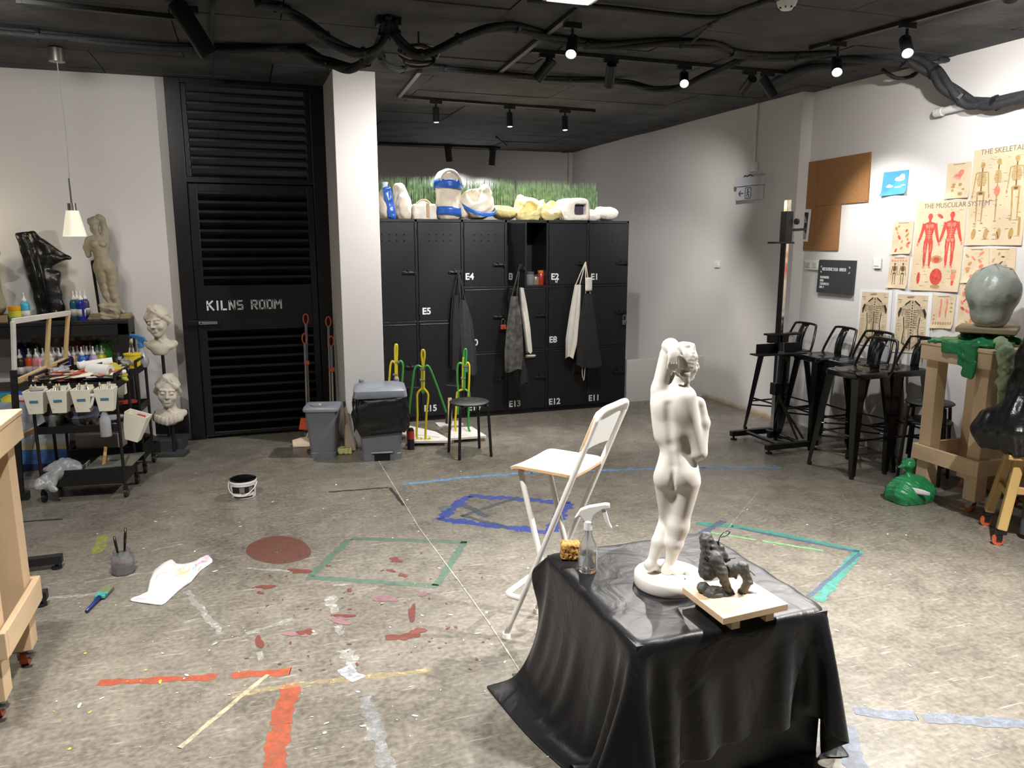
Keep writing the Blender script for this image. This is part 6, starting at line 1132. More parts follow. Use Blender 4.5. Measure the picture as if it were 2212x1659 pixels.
names = ('leftmost ivory', 'second ivory', 'third ivory', 'rightmost ivory')
for i in range(4):
    x = -.205 + .137 * i; p = on(CR1, x, -.205, .615); k = thing('hanging_bin', names[i] + ' bin hooked on the front of the cart', 'bin', p, R(-7), 'ivory bins hooked on the cart'); taper_box(k, BINW, .042, .03, .06, .05, .15); MB().bb((-.05, .046, .13), (.05, .056, .165)).build('hook', BINW, k); MB().bb((-.025, -.0445, .075), (.0 + .025, -.0425, .09)).build('printed_label', BLT, k)
    for j in range(3): tool(CR1, x - .03 + .028 * j, -.2 + .01 * j, .72, random.uniform(-.6, .6) + 1.5, .17, ('stub brush %s in the %s bin on the cart' % (('left', 'middle', 'right')[j], names[i])), el=R(60), col=[(206, 186, 150), (120, 90, 60), (190, 180, 170)][j])
p = on(CR1, -.2, -.2, .7); k = thing('clear_cup', 'cloudy plastic cup in the leftmost hanging bin', 'cup', p); PLC = M('cloudy_plastic', (206, 208, 214), .25, trans=.5, var=.05); MB().lathe([(0, 0), (.03, 0), (.038, .07), (.035, .07), (.027, .005), (0, .005)], (0, 0, 0), 18).build('cup', PLC, k, smooth=40); MB().lathe([(.036, .066), (.041, .066), (.041, .072), (.036, .072)], (0, 0, 0), 18).build('rim', PLC, k)
# heap on the top tray
ZT = .75
p = on(CR1, .13, -.03, ZT + .1); k = thing('paper_roll', 'white paper roll lying on the cart heap', 'paper roll', p, R(-7)); q = Vector((.95, -.3, -.06)).normalized(); RLW = M('roll_paper', (228, 226, 222), .8, var=.02); qm = q.to_track_quat('Z', 'Y').to_matrix(); MB().lathe([(.02, -.075), (.045, -.075), (.045, .075), (.02, .075), (.02, -.075)], (0, 0, 0), 24, qm).build('roll', RLW, k, smooth=40); MB().lathe([(.017, -.076), (.0205, -.076), (.0205, .076), (.017, .076)], (0, 0, 0), 20, qm).build('core', M('card_core', (140, 110, 84), .8), k, smooth=40)
p = on(CR1, .08, .08, ZT + .13); k = thing('paper_roll', 'longer paper roll behind the white roll on the cart', 'paper roll', p, R(10)); MB().lathe([(.016, -.1), (.03, -.1), (.03, .1), (.016, .1), (.016, -.1)], (0, 0, 0), 20, Matrix.Rotation(R(85), 3, 'Y')).build('roll', RLW, k, smooth=40); MB().lathe([(.012, -.101), (.0165, -.101), (.0165, .101), (.012, .101)], (0, 0, 0), 16, Matrix.Rotation(R(85), 3, 'Y')).build('core', MATS['card_core'], k)
sheet_lump('yellow_rag', 'mustard yellow rag crumpled on the cart heap', 'rag', on(CR1, .19, .05, ZT + .06), (-.12, -.1, -.05), (.12, .1, .1), lambda s: (s.cap((-.06, 0, .03), (.03, -.03, .02), .03, .035, .02), s.cap((.0, .02, .05), (.07, -.02, -.01), .03, .02, .02), s.cap((.03, -.03, .0), (.08, -.05, -.03), .02, .012, .02)), M('mustard_cloth', (176, 166, 60), .85, bump=.4, bscale=30), .006, 'cloth', .003, 50, 3)
p = on(CR1, .02, -.02, ZT + .1); k = thing('utility_knife', 'red utility knife with black grip on the heap', 'knife', p, R(38)); MB().box((0, 0, 0), (.17, .024, .016), (0, -.25, 0)).build('handle', M('knife_red', (214, 64, 50), .4), k, bevel=.004); MB().box((.11, 0, .028), (.07, .03, .022), (0, -.3, 0)).build('grip', M('grip_dark', (40, 42, 48), .6), k, bevel=.006); MB().box((-.1, 0, -.024), (.04, .014, .003), (0, -.25, 0)).build('blade', STEEL, k)
HEAP = [((222, 214, 204), 'off-white'), ((226, 160, 140), 'pink'), ((60, 58, 60), 'charcoal'), ((206, 120, 70), 'rust'), ((190, 186, 180), 'silver grey'), ((140, 34, 44), 'maroon'), ((90, 110, 80), 'moss'), ((224, 216, 196), 'ivory'), ((120, 96, 76), 'umber'), ((70, 80, 96), 'slate'), ((230, 226, 222), 'white'), ((180, 100, 90), 'brick')]
for i, (col, nm) in enumerate(HEAP):
    x, y = -.22 + .037 * i + random.uniform(-.01, .01), random.uniform(-.12, .02); p = on(CR1, x, y, ZT + .03 + .012 * (i % 4)); a = random.uniform(-.9, .9)
    k = thing('paint_tube', nm + ' paint tube in the cart heap', 'paint tube', p, a, 'paint tubes in the cart heap'); k.scale = (1.35, 1.35, 1.35); mt = M('tube_%d_%d_%d' % col, col, .35, var=.08); k_ = MB().grid(lambda u, v: Vector(((v - .5) * .12, math.cos(u * 6.283) * (.02 + .004 * (1 - v)), math.sin(u * 6.283) * (.016 * v + .001) + .01)), 14, 6, True).build('tube', mt, k, smooth=180); MB().tube([(.06, 0, .01), (.085, 0, .01)], .011, 10).build('cap', CAPW if i % 2 else M('cap_dark', (40, 40, 42), .4), k)
for i in range(10): tool(CR1, -.2 + .045 * i, random.uniform(-.1, .08), ZT + .075 + .01 * (i % 3), random.uniform(-.7, .7) + (3.1 if i % 2 else 0), .2, '%s handled brush lying %s on the cart heap' % (('brown', 'black', 'red', 'cream', 'green')[i % 5], 'left' if i < 5 else 'right'), col=[(150, 100, 60), (36, 34, 36), (176, 50, 44), (216, 204, 176), (80, 110, 84)][i % 5], el=random.uniform(-.1, .25))
def crumple(mt, x, y, z, r, label, mat, name='crumpled_plastic', seed=1, cat='plastic wrap'):
    sheet_lump(name, label, cat, on(mt, x, y, z), (-r * 1.7, -r * 1.5, -r * .9), (r * 1.7, r * 1.5, r * 1.4), lambda s: (s.ell((0, 0, .0), (r * 1.1, r * .9, r * .6)), s.cap((0, 0, 0), (-r, .2 * r, r * .4), r * .5, r * .2, .02), s.cap((0, 0, 0), (r * .9, -.2 * r, r * .2), r * .5, r * .25, .02)), mat, .006, 'wrap', .006, 60, seed)
CLR = M('clear_wrap', (224, 226, 228), .2, trans=.6, var=.1, bump=.8, bscale=30)
crumple(CR1, -.15, .08, ZT + .08, .05, 'crumpled clear wrap at the left of the heap', CLR, seed=3); crumple(CR1, .0, .1, ZT + .12, .04, 'white crumpled tissue at the back of the heap', RLW, 'tissue', 5, 'tissue'); crumple(CR2, .18, -.03, ZT + .07, .045, 'grey crumpled wrap on the second cart', CLR, seed=8)
# middle tray
p = on(CR1, -.17, -.04, .47); k = thing('metal_bucket', 'small galvanised bucket with tools on the middle tray', 'bucket', p); GALV = M('galvanised', (176, 178, 178), .35, .7, var=.15, scale=30); MB().lathe([(0, 0), (.045, 0), (.062, .1), (.065, .102), (.06, .1), (.043, .004), (0, .004)], (0, 0, 0), 24).build('bucket_body', GALV, k, smooth=40); MB().lathe([(.062, .097), (.066, .1), (.062, .104)], (0, 0, 0), 24).build('rim', GALV, k)
p = on(CR1, -.2, -.05, .575); k = thing('scraper', 'scraper with orange wooden grip standing in the bucket', 'scraper', p); MB().box((-.02, 0, .02), (.15, .03, .05), (0, .6, 0)).build('grip', M('grip_orange', (176, 84, 50), .6), k, bevel=.006); MB().box((.02, -.02, .03), (.1, .012, .06), (0, .6, .2)).build('back_plate', M('plate_dark', (46, 42, 40), .6), k)
def bowl_(mt, x, y, z, r, h, col, label, tilt=.0):
    k = thing('mixing_bowl', label, 'bowl', on(mt, x, y, z), 0); k.rotation_euler = (tilt, 0, 0); MB().lathe([(0, 0), (r * .5, 0), (r * .85, h * .5), (r, h), (r * .97, h), (r * .8, h * .5), (r * .45, .005), (0, .005)], (0, 0, 0), 28).build('bowl', M('bowl_%d_%d_%d' % col, col, .4), k, smooth=50); MB().lathe([(r * .97, h - .003), (r * 1.03, h - .002), (r * 1.03, h + .003), (r * .97, h + .003)], (0, 0, 0), 28).build('rim', MATS['bowl_%d_%d_%d' % col], k)
bowl_(CR1, -.01, .0, .475, .105, .09, (110, 112, 128), 'grey plaster bowl on the middle tray of the cart', R(8)); bowl_(CR1, -.01, .0, .51, .09, .08, (88, 90, 104), 'darker bowl nested in the grey bowl'); bowl_(CR1, .17, .03, .475, .08, .04, (206, 212, 224), 'pale shallow dish on the middle tray')
for i in range(5): tool(CR1, -.05 + .05 * i, -.1, .485 + .004 * i, random.uniform(-.3, .3), .15, ('modelling tool %s along the middle tray' % ('first', 'second', 'third', 'fourth', 'fifth')[i]), 'modelling_tool', col=[(110, 84, 56), (70, 56, 44), (130, 110, 80), (96, 90, 84), (60, 50, 44)][i])
sheet_lump('brown_cloth', 'dark brown cloth scraps on the middle tray', 'cloth', on(CR1, .07, -.07, .485), (-.13, -.07, -.02), (.13, .07, .08), lambda s: (s.cap((-.07, 0, .01), (.07, 0, .015), .018, .022, .01), s.cap((0, 0, .02), (.06, .02, .04), .018, .01, .015)), M('brown_rag', (92, 76, 60), .9), .006, 'cloth', .003, 60, 4)
def sprayer(loc, label, body, trig, h=.2, r=.036, rz=0.0, liquid=None, rnd=False):
    k = thing('spray_bottle', label, 'spray bottle', loc, rz)
    prof = [(0, 0), (r * .95, 0), (r, .006), (r, h * .5), (r * .96, h * .6), (r * .62, h * .74), (r * .42, h * .9), (r * .4, h), (r * .36, h), (r * .38, h * .9), (r * .58, h * .74), (r * .9, h * .6), (r * .94, h * .5), (r * .94, .01), (0, .008)] if not rnd else [(0, 0), (r * .8, 0), (r * 1.1, h * .2), (r * 1.1, h * .38), (r * .7, h * .6), (r * .4, h * .85), (r * .36, h), (0, h)]
    MB().lathe(prof, (0, 0, 0), 28).build('bottle', body, k, smooth=50)
    if liquid: MB().lathe([(0, .009), (r * .92, .012), (r * .92, h * .42), (0, h * .42)], (0, 0, 0), 24).build('liquid', liquid, k, smooth=40)
    hd = MB().lathe([(0, h), (r * .5, h), (r * .5, h + .03), (r * .36, h + .035), (0, h + .035)], (0, 0, 0), 16).build('collar', trig, k, smooth=40)
    hb = MB(); pr = [(-.03, h + .05), (-.05, h + .04), (-.03, h + .075), (.0, h + .088), (.055, h + .1), (.075, h + .1), (.075, h + .083), (.05, h + .078), (.02, h + .055), (.015, h + .03), (-.015, h + .03)]; hb.prism(pr, (0, .011, 0), (1, 0, 0), (0, 0, 1), .022); hb.build('spray_head', trig, k, bevel=.004); MB().prism([(.045, h + .08), (.06, h + .08), (.075, h + .03), (.085, h + .01), (.078, h + .006), (.06, h + .03)], (0, .007, 0), (1, 0, 0), (0, 0, 1), .014).build('trigger', trig, k, bevel=.002); MB().tube([(0, 0, h), (-.004, 0, h * .3), (-.012, 0, .012)], .0025, 6).build('dip_tube', trig, k)
    return k
GLS = M('clear_bottle_plastic', (236, 238, 238), .08, trans=.92, var=.0)
sprayer(on(CR1, .185, -.21, .445), 'clear spray bottle hooked at the right front of the cart', PLC, CAPW, .19, .034, R(200)); sprayer(on(CR2, .24, .1, ZT + .012), 'round clear bottle with a blue spray head on the second cart', PLC, M('spray_blue', (58, 120, 180), .4), .15, .045, R(160), rnd=True)
# right hand items of the carts
p = on(CR1, .285, -.02, .37); k = thing('hanging_bin', 'tilted white bin with jars hanging on the right of the cart', 'bin', p, R(-12)); k.rotation_euler = (0, R(18), R(-12)); taper_box(k, BINW, .05, .04, .075, .055, .19); MB().lathe([(0, .12), (.02, .12), (.02, .17), (0, .17)], (-.02, 0, 0), 12).build('green_jar', M('jar_green', (40, 100, 60), .4), k); MB().box((.02, 0, .165), (.05, .04, .03)).build('red_scrap', M('scrap_red', (176, 60, 50), .6), k)
p = on(CR2, .14, -.22, .62); k = thing('hanging_bin', 'white bin hooked on the second cart', 'bin', p, R(-6)); taper_box(k, BINW, .05, .035, .07, .05, .18); MB().bb((-.05, .046, .15), (.05, .056, .19)).build('hook', BINW, k)
p = on(CR2, .2, .0, ZT + .01); k = thing('brush_cup', 'yellow cup holding upright brushes on the second cart', 'cup', p); MB().lathe([(0, 0), (.046, 0), (.058, .12), (.054, .12), (.043, .006), (0, .006)], (0, 0, 0), 24).build('cup', M('cup_yellow', (226, 204, 50), .4), k, smooth=40); MB().lathe([(.054, .112), (.061, .112), (.061, .122), (.054, .122)], (0, 0, 0), 24).build('rim', MATS['cup_yellow'], k)
for i, (dx, dy) in enumerate(((-.02, 0), (.0, .01), (.015, -.01))): tool(CR2, .2 + dx, dy, ZT + .13, 0, .22, ('white', 'brown', 'grey')[i] + ' brush standing in the yellow cup', el=R(80 + 8 * i), col=[(226, 222, 214), (150, 96, 60), (180, 176, 170)][i])
p = on(CR2, .11, .02, ZT + .01); k = thing('small_bottle', 'small dark bottle with white cap on the second cart', 'bottle', p); MB().lathe([(0, 0), (.02, 0), (.02, .06), (.012, .075), (0, .075)], (0, 0, 0), 14).build('bottle', M('bottle_dark', (34, 32, 34), .3), k, smooth=40); MB().lathe([(0, .075), (.014, .075), (.014, .095), (0, .095)], (0, 0, 0), 12).build('cap', CAPW, k)
p = on(CR2, .13, -.05, .52); k = thing('red_tray', 'flat red tray on the middle of the second cart', 'tray', p, R(20)); MB().bb((-.08, -.06, 0), (.08, .06, .012)).build('tray', M('tray_red', (206, 70, 50), .45), k, bevel=.004); MB().bb((-.08, -.06, .012), (.08, -.052, .024)).build('lip', MATS['tray_red'], k)
p = on(CR2, -.03, -.05, .285); k = thing('metal_case', 'silver metal case on the second cart behind the tools', 'case', p, R(-14)); MB().bb((-.17, -.08, -.09), (.13, .08, .02)).build('case', M('case_silver', (186, 178, 170), .35, .5), k, bevel=.004); MB().bb((-.17, -.084, .01), (.13, .084, .03)).build('lid', MATS['case_silver'], k, bevel=.003)
# bottom tray
sheet_lump('plastic_bag', 'clear plastic bag spilling over the bottom tray of the cart', 'bag', on(CR1, -.14, -.1, .17), (-.2, -.2, -.12), (.2, .2, .16), lambda s: (s.ell((0, .04, .03), (.11, .08, .06)), s.cap((.0, 0, .03), (-.12, -.08, -.04), .05, .03, .03), s.cap((-.1, -.06, -.02), (-.02, -.11, -.07), .035, .02, .03), s.cap((.05, .03, .05), (.1, .0, .03), .04, .02, .03)), CLR, .006, 'bag_film', .005, 34, 5)
p = on(CR1, .1, 0, .17); k = thing('divider_tray', 'grey divider tray on the bottom of the cart', 'tray', p, R(-7)); m = MB().bb((-.14, -.13, -.05), (.14, .13, -.04)); GT = M('tray_grey', (140, 140, 136), .5); m.build('tray_floor', GT, k)
for x in (-.14, -.05, .05, .14): MB().bb((x - .003, -.13, -.04), (x + .003, .13, .03)).build('divider', GT, k)
p = on(CR1, .16, .02, .215); k = thing('dirty_board', 'stained grey-green board lying across the bottom tray', 'board', p, R(-12)); MB().box((0, 0, 0), (.3, .26, .008), (R(4), R(-3), 0)).build('board', M('board_moss', (104, 104, 92), .7, var=.25, scale=14), k, bevel=.002); MB().box((-.07, .0, .03), (.02, .2, .006), (.5, .3, .4)).build('wood_strip', BRW, k)
# ============================================================ canvases on the left
PNE = M('stretcher_pine', (222, 190, 140), .65, var=.1, scale=5); CNV = M('canvas_edge', (214, 210, 204), .85, var=.06)
def frame(c, label, bars, mats, wd=.04, th=.02, name='canvas_stretcher'):
    ctr = sum(c, Vector()) / 4; k = thing(name, label, 'canvas frame', Vector((ctr.x, ctr.y, min(p.z for p in c)))); o_ = k.location; n = (c[1] - c[0]).cross(c[3] - c[0]).normalized()
    for i, (a, b, mt) in enumerate(bars): MB().bar(c[0].lerp(c[1], a[0]).lerp(c[3].lerp(c[2], a[0]), a[1]), c[0].lerp(c[1], b[0]).lerp(c[3].lerp(c[2], b[0]), b[1]), wd if mt is not CNV else wd * .9, th, up=n).build('stretcher_bar', mt, k, o_, bevel=.002)
    return k
c = [onD(28, 694, 4.95), onD(150, 676, 5.85), onD(146, 776, 5.85), onD(32, 826, 4.95)]
frame(c, 'stretched canvas frame seen from behind, in front of the bottles', [((0, 0), (1, 0), CNV), ((0, 0), (0, .98), CNV), ((.6, 0), (.56, 1), PNE), ((.97, 0), (.95, 1), PNE), ((0, 1), (1, 1), PNE)], None)
c = [onD(20, 955, 5.0), onD(104, 915, 5.9), onD(98, 1052, 5.9), onD(28, 1090, 5.0)]
frame(c, 'lower pine stretcher frame leaning left of the cart', [((0, 0), (1, 0), PNE), ((.68, 0), (.66, 1), PNE), ((0, 1), (1, 1), PNE), ((1, 0), (1, 1), PNE)], None)
p = onD(29, 800, 4.9); q = onD(24, 900, 4.9); k = thing('easel_post', 'black paint-splashed easel post below the canvas frame', 'easel', (q.x, q.y, 0)); MB().bar((q.x, q.y, .0), p, .035, .03).build('post', M('post_black', (26, 26, 28), .5, var=.6, scale=30), k, k.location); MB().bar((q.x - .2, q.y, .03), (q.x + .05, q.y, .03), .05, .05).build('foot', EB, k, k.location)
def painting(c, label, fn, name='painting'):
    ctr = sum(c, Vector()) / 4; k = thing(name, label, 'painting', Vector((ctr.x, ctr.y, min(p.z for p in c)))); n = (c[1] - c[0]).cross(c[3] - c[0]).normalized(); n = -n if n.y > 0 else n
    m = MB().add(c + [p - n * .02 for p in c], [(0, 1, 2, 3), (7, 6, 5, 4)] + [(i, i + 4, (i + 1) % 4 + 4, (i + 1) % 4) for i in range(4)]); m.build('canvas', fn[0], k, k.location, weld=True); P = lambda u, v: c[0].lerp(c[1], u).lerp(c[3].lerp(c[2], u), v)
    for j, (mat, pts) in enumerate(fn[1]): MB().add([P(*q) + n * (.001 + .0003 * j) for q in pts], [tuple(range(len(pts)))]).build('paint_area', mat, k, k.location)
    return k
def pm(n_, c_, c2=None): return M('oil_' + n_, c_, .5, var=.2, scale=10, col2=c2, bump=.2, bscale=40)
c = [onY(-10, 868, 6.5), onY(150, 872, 6.5), onY(150, 1022, 6.42), onY(-10, 1026, 6.42)]
painting(c, 'large seascape painting leaning under the shelf', (pm('sky', (150, 160, 172), (176, 184, 194)), [(pm('sand', (176, 160, 120)), [(0, .58), (1, .56), (1, .66), (0, .68)]), (pm('sea', (44, 76, 130), (70, 120, 180)), [(0, .67), (1, .65), (1, .86), (0, .88)]), (pm('deep', (28, 44, 84)), [(0, .87), (1, .85), (1, 1), (0, 1)]), (pm('cloud', (190, 196, 204)), [(.0, .2), (.5, .3), (1, .25), (1, .36), (.4, .4), (0, .34)])]))
c = [onY(-12, 846, 6.55), onY(74, 844, 6.55), onY(74, 876, 6.53), onY(-12, 878, 6.53)]
painting(c, 'colourful yellow and blue abstract painting at the left edge', (pm('blue', (40, 100, 190)), [(pm('teal', (60, 160, 160)), [(0, .1), (.4, .1), (.2, .9), (0, .9)]), (pm('yellow', (230, 210, 60)), [(.15, .5), (.35, .2), (.6, .5), (.45, .95), (.2, .95)]), (pm('white', (226, 226, 220)), [(.35, .2), (.8, .3), (.9, .7), (.6, .6)]), (pm('red', (206, 70, 60)), [(.6, .7), (.75, .6), (.8, .9), (.66, .95)]), (pm('ultra', (40, 40, 150)), [(.85, .3), (1, .2), (1, .95), (.85, .9)])]))
# low easel bases behind the stand
a, b = g(137, 1226), g(105, 1306); k = thing('low_easel', 'dark steel easel base lying behind the left pine stand', 'easel base', ((a.x + b.x) / 2 - .2, (a.y + b.y) / 2, 0)); o_ = k.location
for q in (a, b): MB().bb((q.x - .62, q.y - .022, .03), (q.x, q.y + .022, .075)).build('foot_bar', EB, k, o_, bevel=.003); MB().lathe([(0, 0), (.026, 0), (.026, .012), (.008, .014), (.008, .03), (0, .03)], (q.x - .03, q.y, 0), 14).build('levelling_foot', EB, k, o_)
MB().bb((a.x - .5, b.y, .03), (a.x - .46, a.y, .07)).build('cross_bar', EB, k, o_); MB().bb((a.x - .5, b.y - .02, .05), (a.x - .46, b.y + .02, .6)).build('mast', EB, k, o_)
# ============================================================ draped table
BX0, BX1, BY0, BY1, BZ = 1.035, 1.735, 1.87, 2.59, .512
k = thing('plinth_table', 'black wooden plinth under the draped cloth', 'table', ((BX0 + BX1) / 2, (BY0 + BY1) / 2, 0)); PB = M('plinth_black', (30, 31, 33), .5, var=.25, scale=7, bump=.1)
MB().bb((BX0, BY0, .0), (BX1, BY1, BZ - .02)).build('plinth_body', PB, k, k.location, bevel=.003); MB().bb((BX0, BY0, BZ - .02), (BX1, BY1, BZ)).build('top_board', PB, k, k.location, bevel=.002)
def drape():
    sp = .022; th = R(7); BL = np.array([.40, 2.60]); e1 = np.array([math.cos(th), math.sin(th)]); e2 = np.array([math.sin(th), -math.cos(th)])
    nx, ny = int(1.64 / sp) + 1, int(1.25 / sp) + 1
    gx, gy = np.meshgrid(np.arange(nx) * sp, np.arange(ny) * sp); X = BL[0] + gx * e1[0] + gy * e2[0]; Y = BL[1] + gx * e1[1] + gy * e2[1]
    r_ = np.random.default_rng(5); P = np.stack([X, Y, np.full_like(X, BZ + .02)], -1).reshape(-1, 3); P[:, 2] += r_.normal(0, .0015, len(P))
    idx = np.arange(nx * ny).reshape(ny, nx); bat = []
    def addb(A, B, rest, kk): bat.append((A.ravel(), B.ravel(), rest, kk))
    for o_ in (0, 1):
        A, B = idx[:, o_:-1:2], idx[:, o_ + 1::2]; n = min(A.shape[1], B.shape[1]); addb(A[:, :n], B[:, :n], sp, 1.0)
        A, B = idx[o_:-1:2, :], idx[o_ + 1::2, :]; n = min(A.shape[0], B.shape[0]); addb(A[:n], B[:n], sp, 1.0)
        A, B = idx[o_:-1:2, :-1], idx[o_ + 1::2, 1:]; n = min(A.shape[0], B.shape[0]); addb(A[:n], B[:n], sp * 1.41421, .35)
        A, B = idx[o_:-1:2, 1:], idx[o_ + 1::2, :-1]; n = min(A.shape[0], B.shape[0]); addb(A[:n], B[:n], sp * 1.41421, .35)
    for o_ in range(4):
        A, B = idx[:, o_:-2:4], idx[:, o_ + 2::4]; n = min(A.shape[1], B.shape[1]); addb(A[:, :n], B[:, :n], sp * 2, .06)
        A, B = idx[o_:-2:4, :], idx[o_ + 2::4, :]; n = min(A.shape[0], B.shape[0]); addb(A[:n], B[:n], sp * 2, .06)
    Q = P.copy(); dt2 = (1 / 60.) ** 2; e = .007
    for it in range(330):
        V = (P - Q) * .975; Q = P.copy(); P = P + V; P[:, 2] -= 9.8 * dt2 * .16
        for _ in range(13):
            for A, B, rest, kk in bat:
                d = P[B] - P[A]; L = np.sqrt((d * d).sum(1)) + 1e-9; m_ = ((L - rest) / L * .5 * kk)[:, None] * d
                P[A] += m_; P[B] -= m_
            a, b, c_, d_ = P[:, 0] - (BX0 - e), (BX1 + e) - P[:, 0], P[:, 1] - (BY0 - e), (BY1 + e) - P[:, 1]; t_ = (BZ + e) - P[:, 2]
            ins = (a > 0) & (b > 0) & (c_ > 0) & (d_ > 0) & (t_ > 0); pen = np.stack([a, b, c_, d_, t_], 1); w_ = pen.argmin(1)
            for ax, col, val in ((0, 0, BX0 - e), (0, 1, BX1 + e), (1, 2, BY0 - e), (1, 3, BY1 + e), (2, 4, BZ + e)): mm = ins & (w_ == col); P[mm, ax] = val
            np.maximum(P[:, 2], .004, out=P[:, 2])
        top = P[:, 2] < BZ + e + .002; on_ = top & (P[:, 0] > BX0) & (P[:, 0] < BX1) & (P[:, 1] > BY0) & (P[:, 1] < BY1); P[on_, :2] = Q[on_, :2] * .9 + P[on_, :2] * .1; fl = P[:, 2] < .006; P[fl, :2] = Q[fl, :2] * .7 + P[fl, :2] * .3
    F = np.stack([idx[:-1, :-1], idx[1:, :-1], idx[1:, 1:], idx[:-1, 1:]], -1).reshape(-1, 4)
    return P, F
def silk():
    m = M('black_silk', (15, 15, 18), .43, var=.15, scale=6, spec=.4); nt = m.node_tree; N = nt.nodes; L = nt.links; p = N['Principled BSDF']
    p.inputs['Sheen Weight'].default_value = .12; p.inputs['Sheen Roughness'].default_value = .4; p.inputs['Anisotropic'].default_value = .3
    tc = N.new('ShaderNodeTexCoord'); n = N.new('ShaderNodeTexNoise'); n.inputs['Scale'].default_value = 7; n.inputs['Detail'].default_value = 3; n.inputs['Distortion'].default_value = 1.6; L.new(tc.outputs['Object'], n.inputs['Vector'])
    b = N.new('ShaderNodeBump'); b.inputs['Strength'].default_value = .3; b.inputs['Distance'].default_value = .015; L.new(n.outputs['Fac'], b.inputs['Height']); L.new(b.outputs['Normal'], p.inputs['Normal']); return m
P_, F_ = drape(); ctr = np.array([1.385, 2.23, 0.0]); k = npmesh(P_ - ctr, F_, 'table_cloth', silk(), None, solid=.003, sub=1); k.location = ctr; tag(k, 'glossy black satin cloth draped over the plinth and onto the floor', 'cloth')
TZ = BZ + .0095
# ============================================================ white statue
PLS = M('statue_white', (216, 211, 203), .6, var=.03, scale=8, bump=.05, bscale=40)
k = thing('white_statue', 'white plaster standing nude statue seen from behind', 'statue', (1.335, 2.2, TZ), R(-31)); MB().lathe([(0, 0), (.117, 0), (.119, .004), (.119, .036), (.116, .04), (0, .04)], (0, 0, 0), 56).build('base', PLS, k, smooth=40)
ux_, uz_ = .000511, .000562
def S_(x, y, d=0.0): return ((x - 300) * ux_, d, .04 + (1478 - y) * uz_)
s = SDF((-.12, -.11, .03), (.13, .11, .87), .0034); K = .022
s.ell(S_(340, 800), (.064, .05, .056)); s.ell(S_(352, 838, -.024), (.044, .038, .048), K); s.ell(S_(252, 832, -.016), (.034, .036, .046), K); s.cap(S_(312, 720), S_(300, 600), .05, .05, .03); s.ell(S_(288, 490), (.064, .046, .08), .03); s.ell(S_(285, 400, .0), (.067, .043, .05), .03)
s.ell(S_(192, 335, .004), (.028, .028, .036), K); s.ell(S_(352, 352, -.008), (.034, .03, .03), K); s.cap(S_(215, 420, -.005), S_(235, 600, 0), .03, .03, .03); s.ell(S_(345, 430, -.028), (.03, .018, .045), .02); s.ell(S_(225, 410, -.026), (.025, .016, .04), .02)
s.cap(S_(296, 320, .008), S_(318, 235, .014), .03, .025, K)
q = head(s, S_(340, 168, .014), .5, R(112), R(0), .006, True)
for i in range(8):
    yy = 100 + 17 * i; w_ = math.sqrt(max(.1, 1 - ((yy - 150) / 92.0) ** 2)); pp = [S_(340 + 82 * w_ * math.sin(R(a)), yy + 6 * math.sin(a * .09 + i), .014 - .047 * w_ * math.cos(R(a))) for a in range(-60, 76, 15)]
    for p1, p2 in zip(pp, pp[1:]): s.cap(p1, p2, .0055, .0055, .002)
s.ell(S_(352, 222, -.022), (.018, .014, .012), .004); s.cap(S_(355, 228, -.022), S_(368, 262, -.018), .011, .01, .004)
for i in range(5): s.ell(S_(364 + 3 * i, 262 + 22 * i, -.018), (.008, .008, .009), .002)
s.ell(S_(205, 300, .002), (.026, .026, .03), .015); s.cap(S_(195, 330), S_(235, 110, .0), .027, .024, .005); s.ell(S_(252, 62, -.004), (.028, .026, .023), .008); s.cap(S_(258, 58, -.008), S_(278, 80, -.034), .025, .02, .008); s.ell(S_(278, 100, -.05), (.022, .011, .017), .006)
for i in range(4): s.cap(S_(256 + 15 * i, 112 - 3 * i, -.056), S_(250 + 17 * i, 150, -.054), .006, .0054, .001); s.cap(S_(250 + 17 * i, 150, -.054), S_(246 + 19 * i, 182 + 8 * (1.5 - abs(i - 1.5)), -.044), .0054, .0045, .001)
s.cap(S_(298, 98, -.054), S_(330, 112, -.05), .006, .005, .002)
s.cap(S_(358, 362, -.012), S_(462, 690, -.008), .033, .026, K); s.cap(S_(466, 695, -.004), S_(480, 520, .012), .025, .023, .012); s.cap(S_(480, 520, .012), S_(462, 420, .018), .023, .018, .012); s.ell(S_(436, 392, .016), (.024, .016, .016), .012)
for i in range(4): s.cap(S_(430 - 2 * i, 385 + 9 * i, .012), S_(398, 385 + 10 * i, .004), .0052, .0045, .003)
s.cap(S_(388, 880), S_(358, 1140), .05, .032, K); s.ell(S_(353, 1165, 0), (.032, .033, .04), K); s.cap(S_(350, 1190, 0), S_(330, 1275, -.006), .031, .031, K); s.cap(S_(330, 1275, -.006), S_(302, 1430), .029, .0165, .01)
s.ell(S_(285, 1462, -.004), (.02, .02, .022), .015); s.cap(S_(300, 1440, 0), S_(360, 1472, .004), .018, .013, .015); s.cap(S_(350, 1470, .004), S_(415, 1466, .012), .015, .0125, .012)
for i in range(5): s.ell(S_(420 + 6 * (2 - abs(i - 1)), 1470, -.004 + .009 * i), (.011 - .0012 * i, .0052, .0065), .003)
s.cap(S_(268, 880, .0), S_(290, 1130, .038), .046, .034, K); s.ell(S_(288, 1140, .05), (.03, .03, .034), .012); s.cap(S_(280, 1165, .046), S_(232, 1290, .008), .029, .028, .01); s.cap(S_(232, 1290, .008), S_(182, 1410, -.012), .027, .0155, .01); s.ell(S_(168, 1425, -.018), (.018, .018, .018), .012); s.cap(S_(180, 1430, -.012), S_(235, 1463, .012), .018, .014, .012); s.cap(S_(235, 1463, .012), S_(262, 1468, .022), .014, .01, .01)
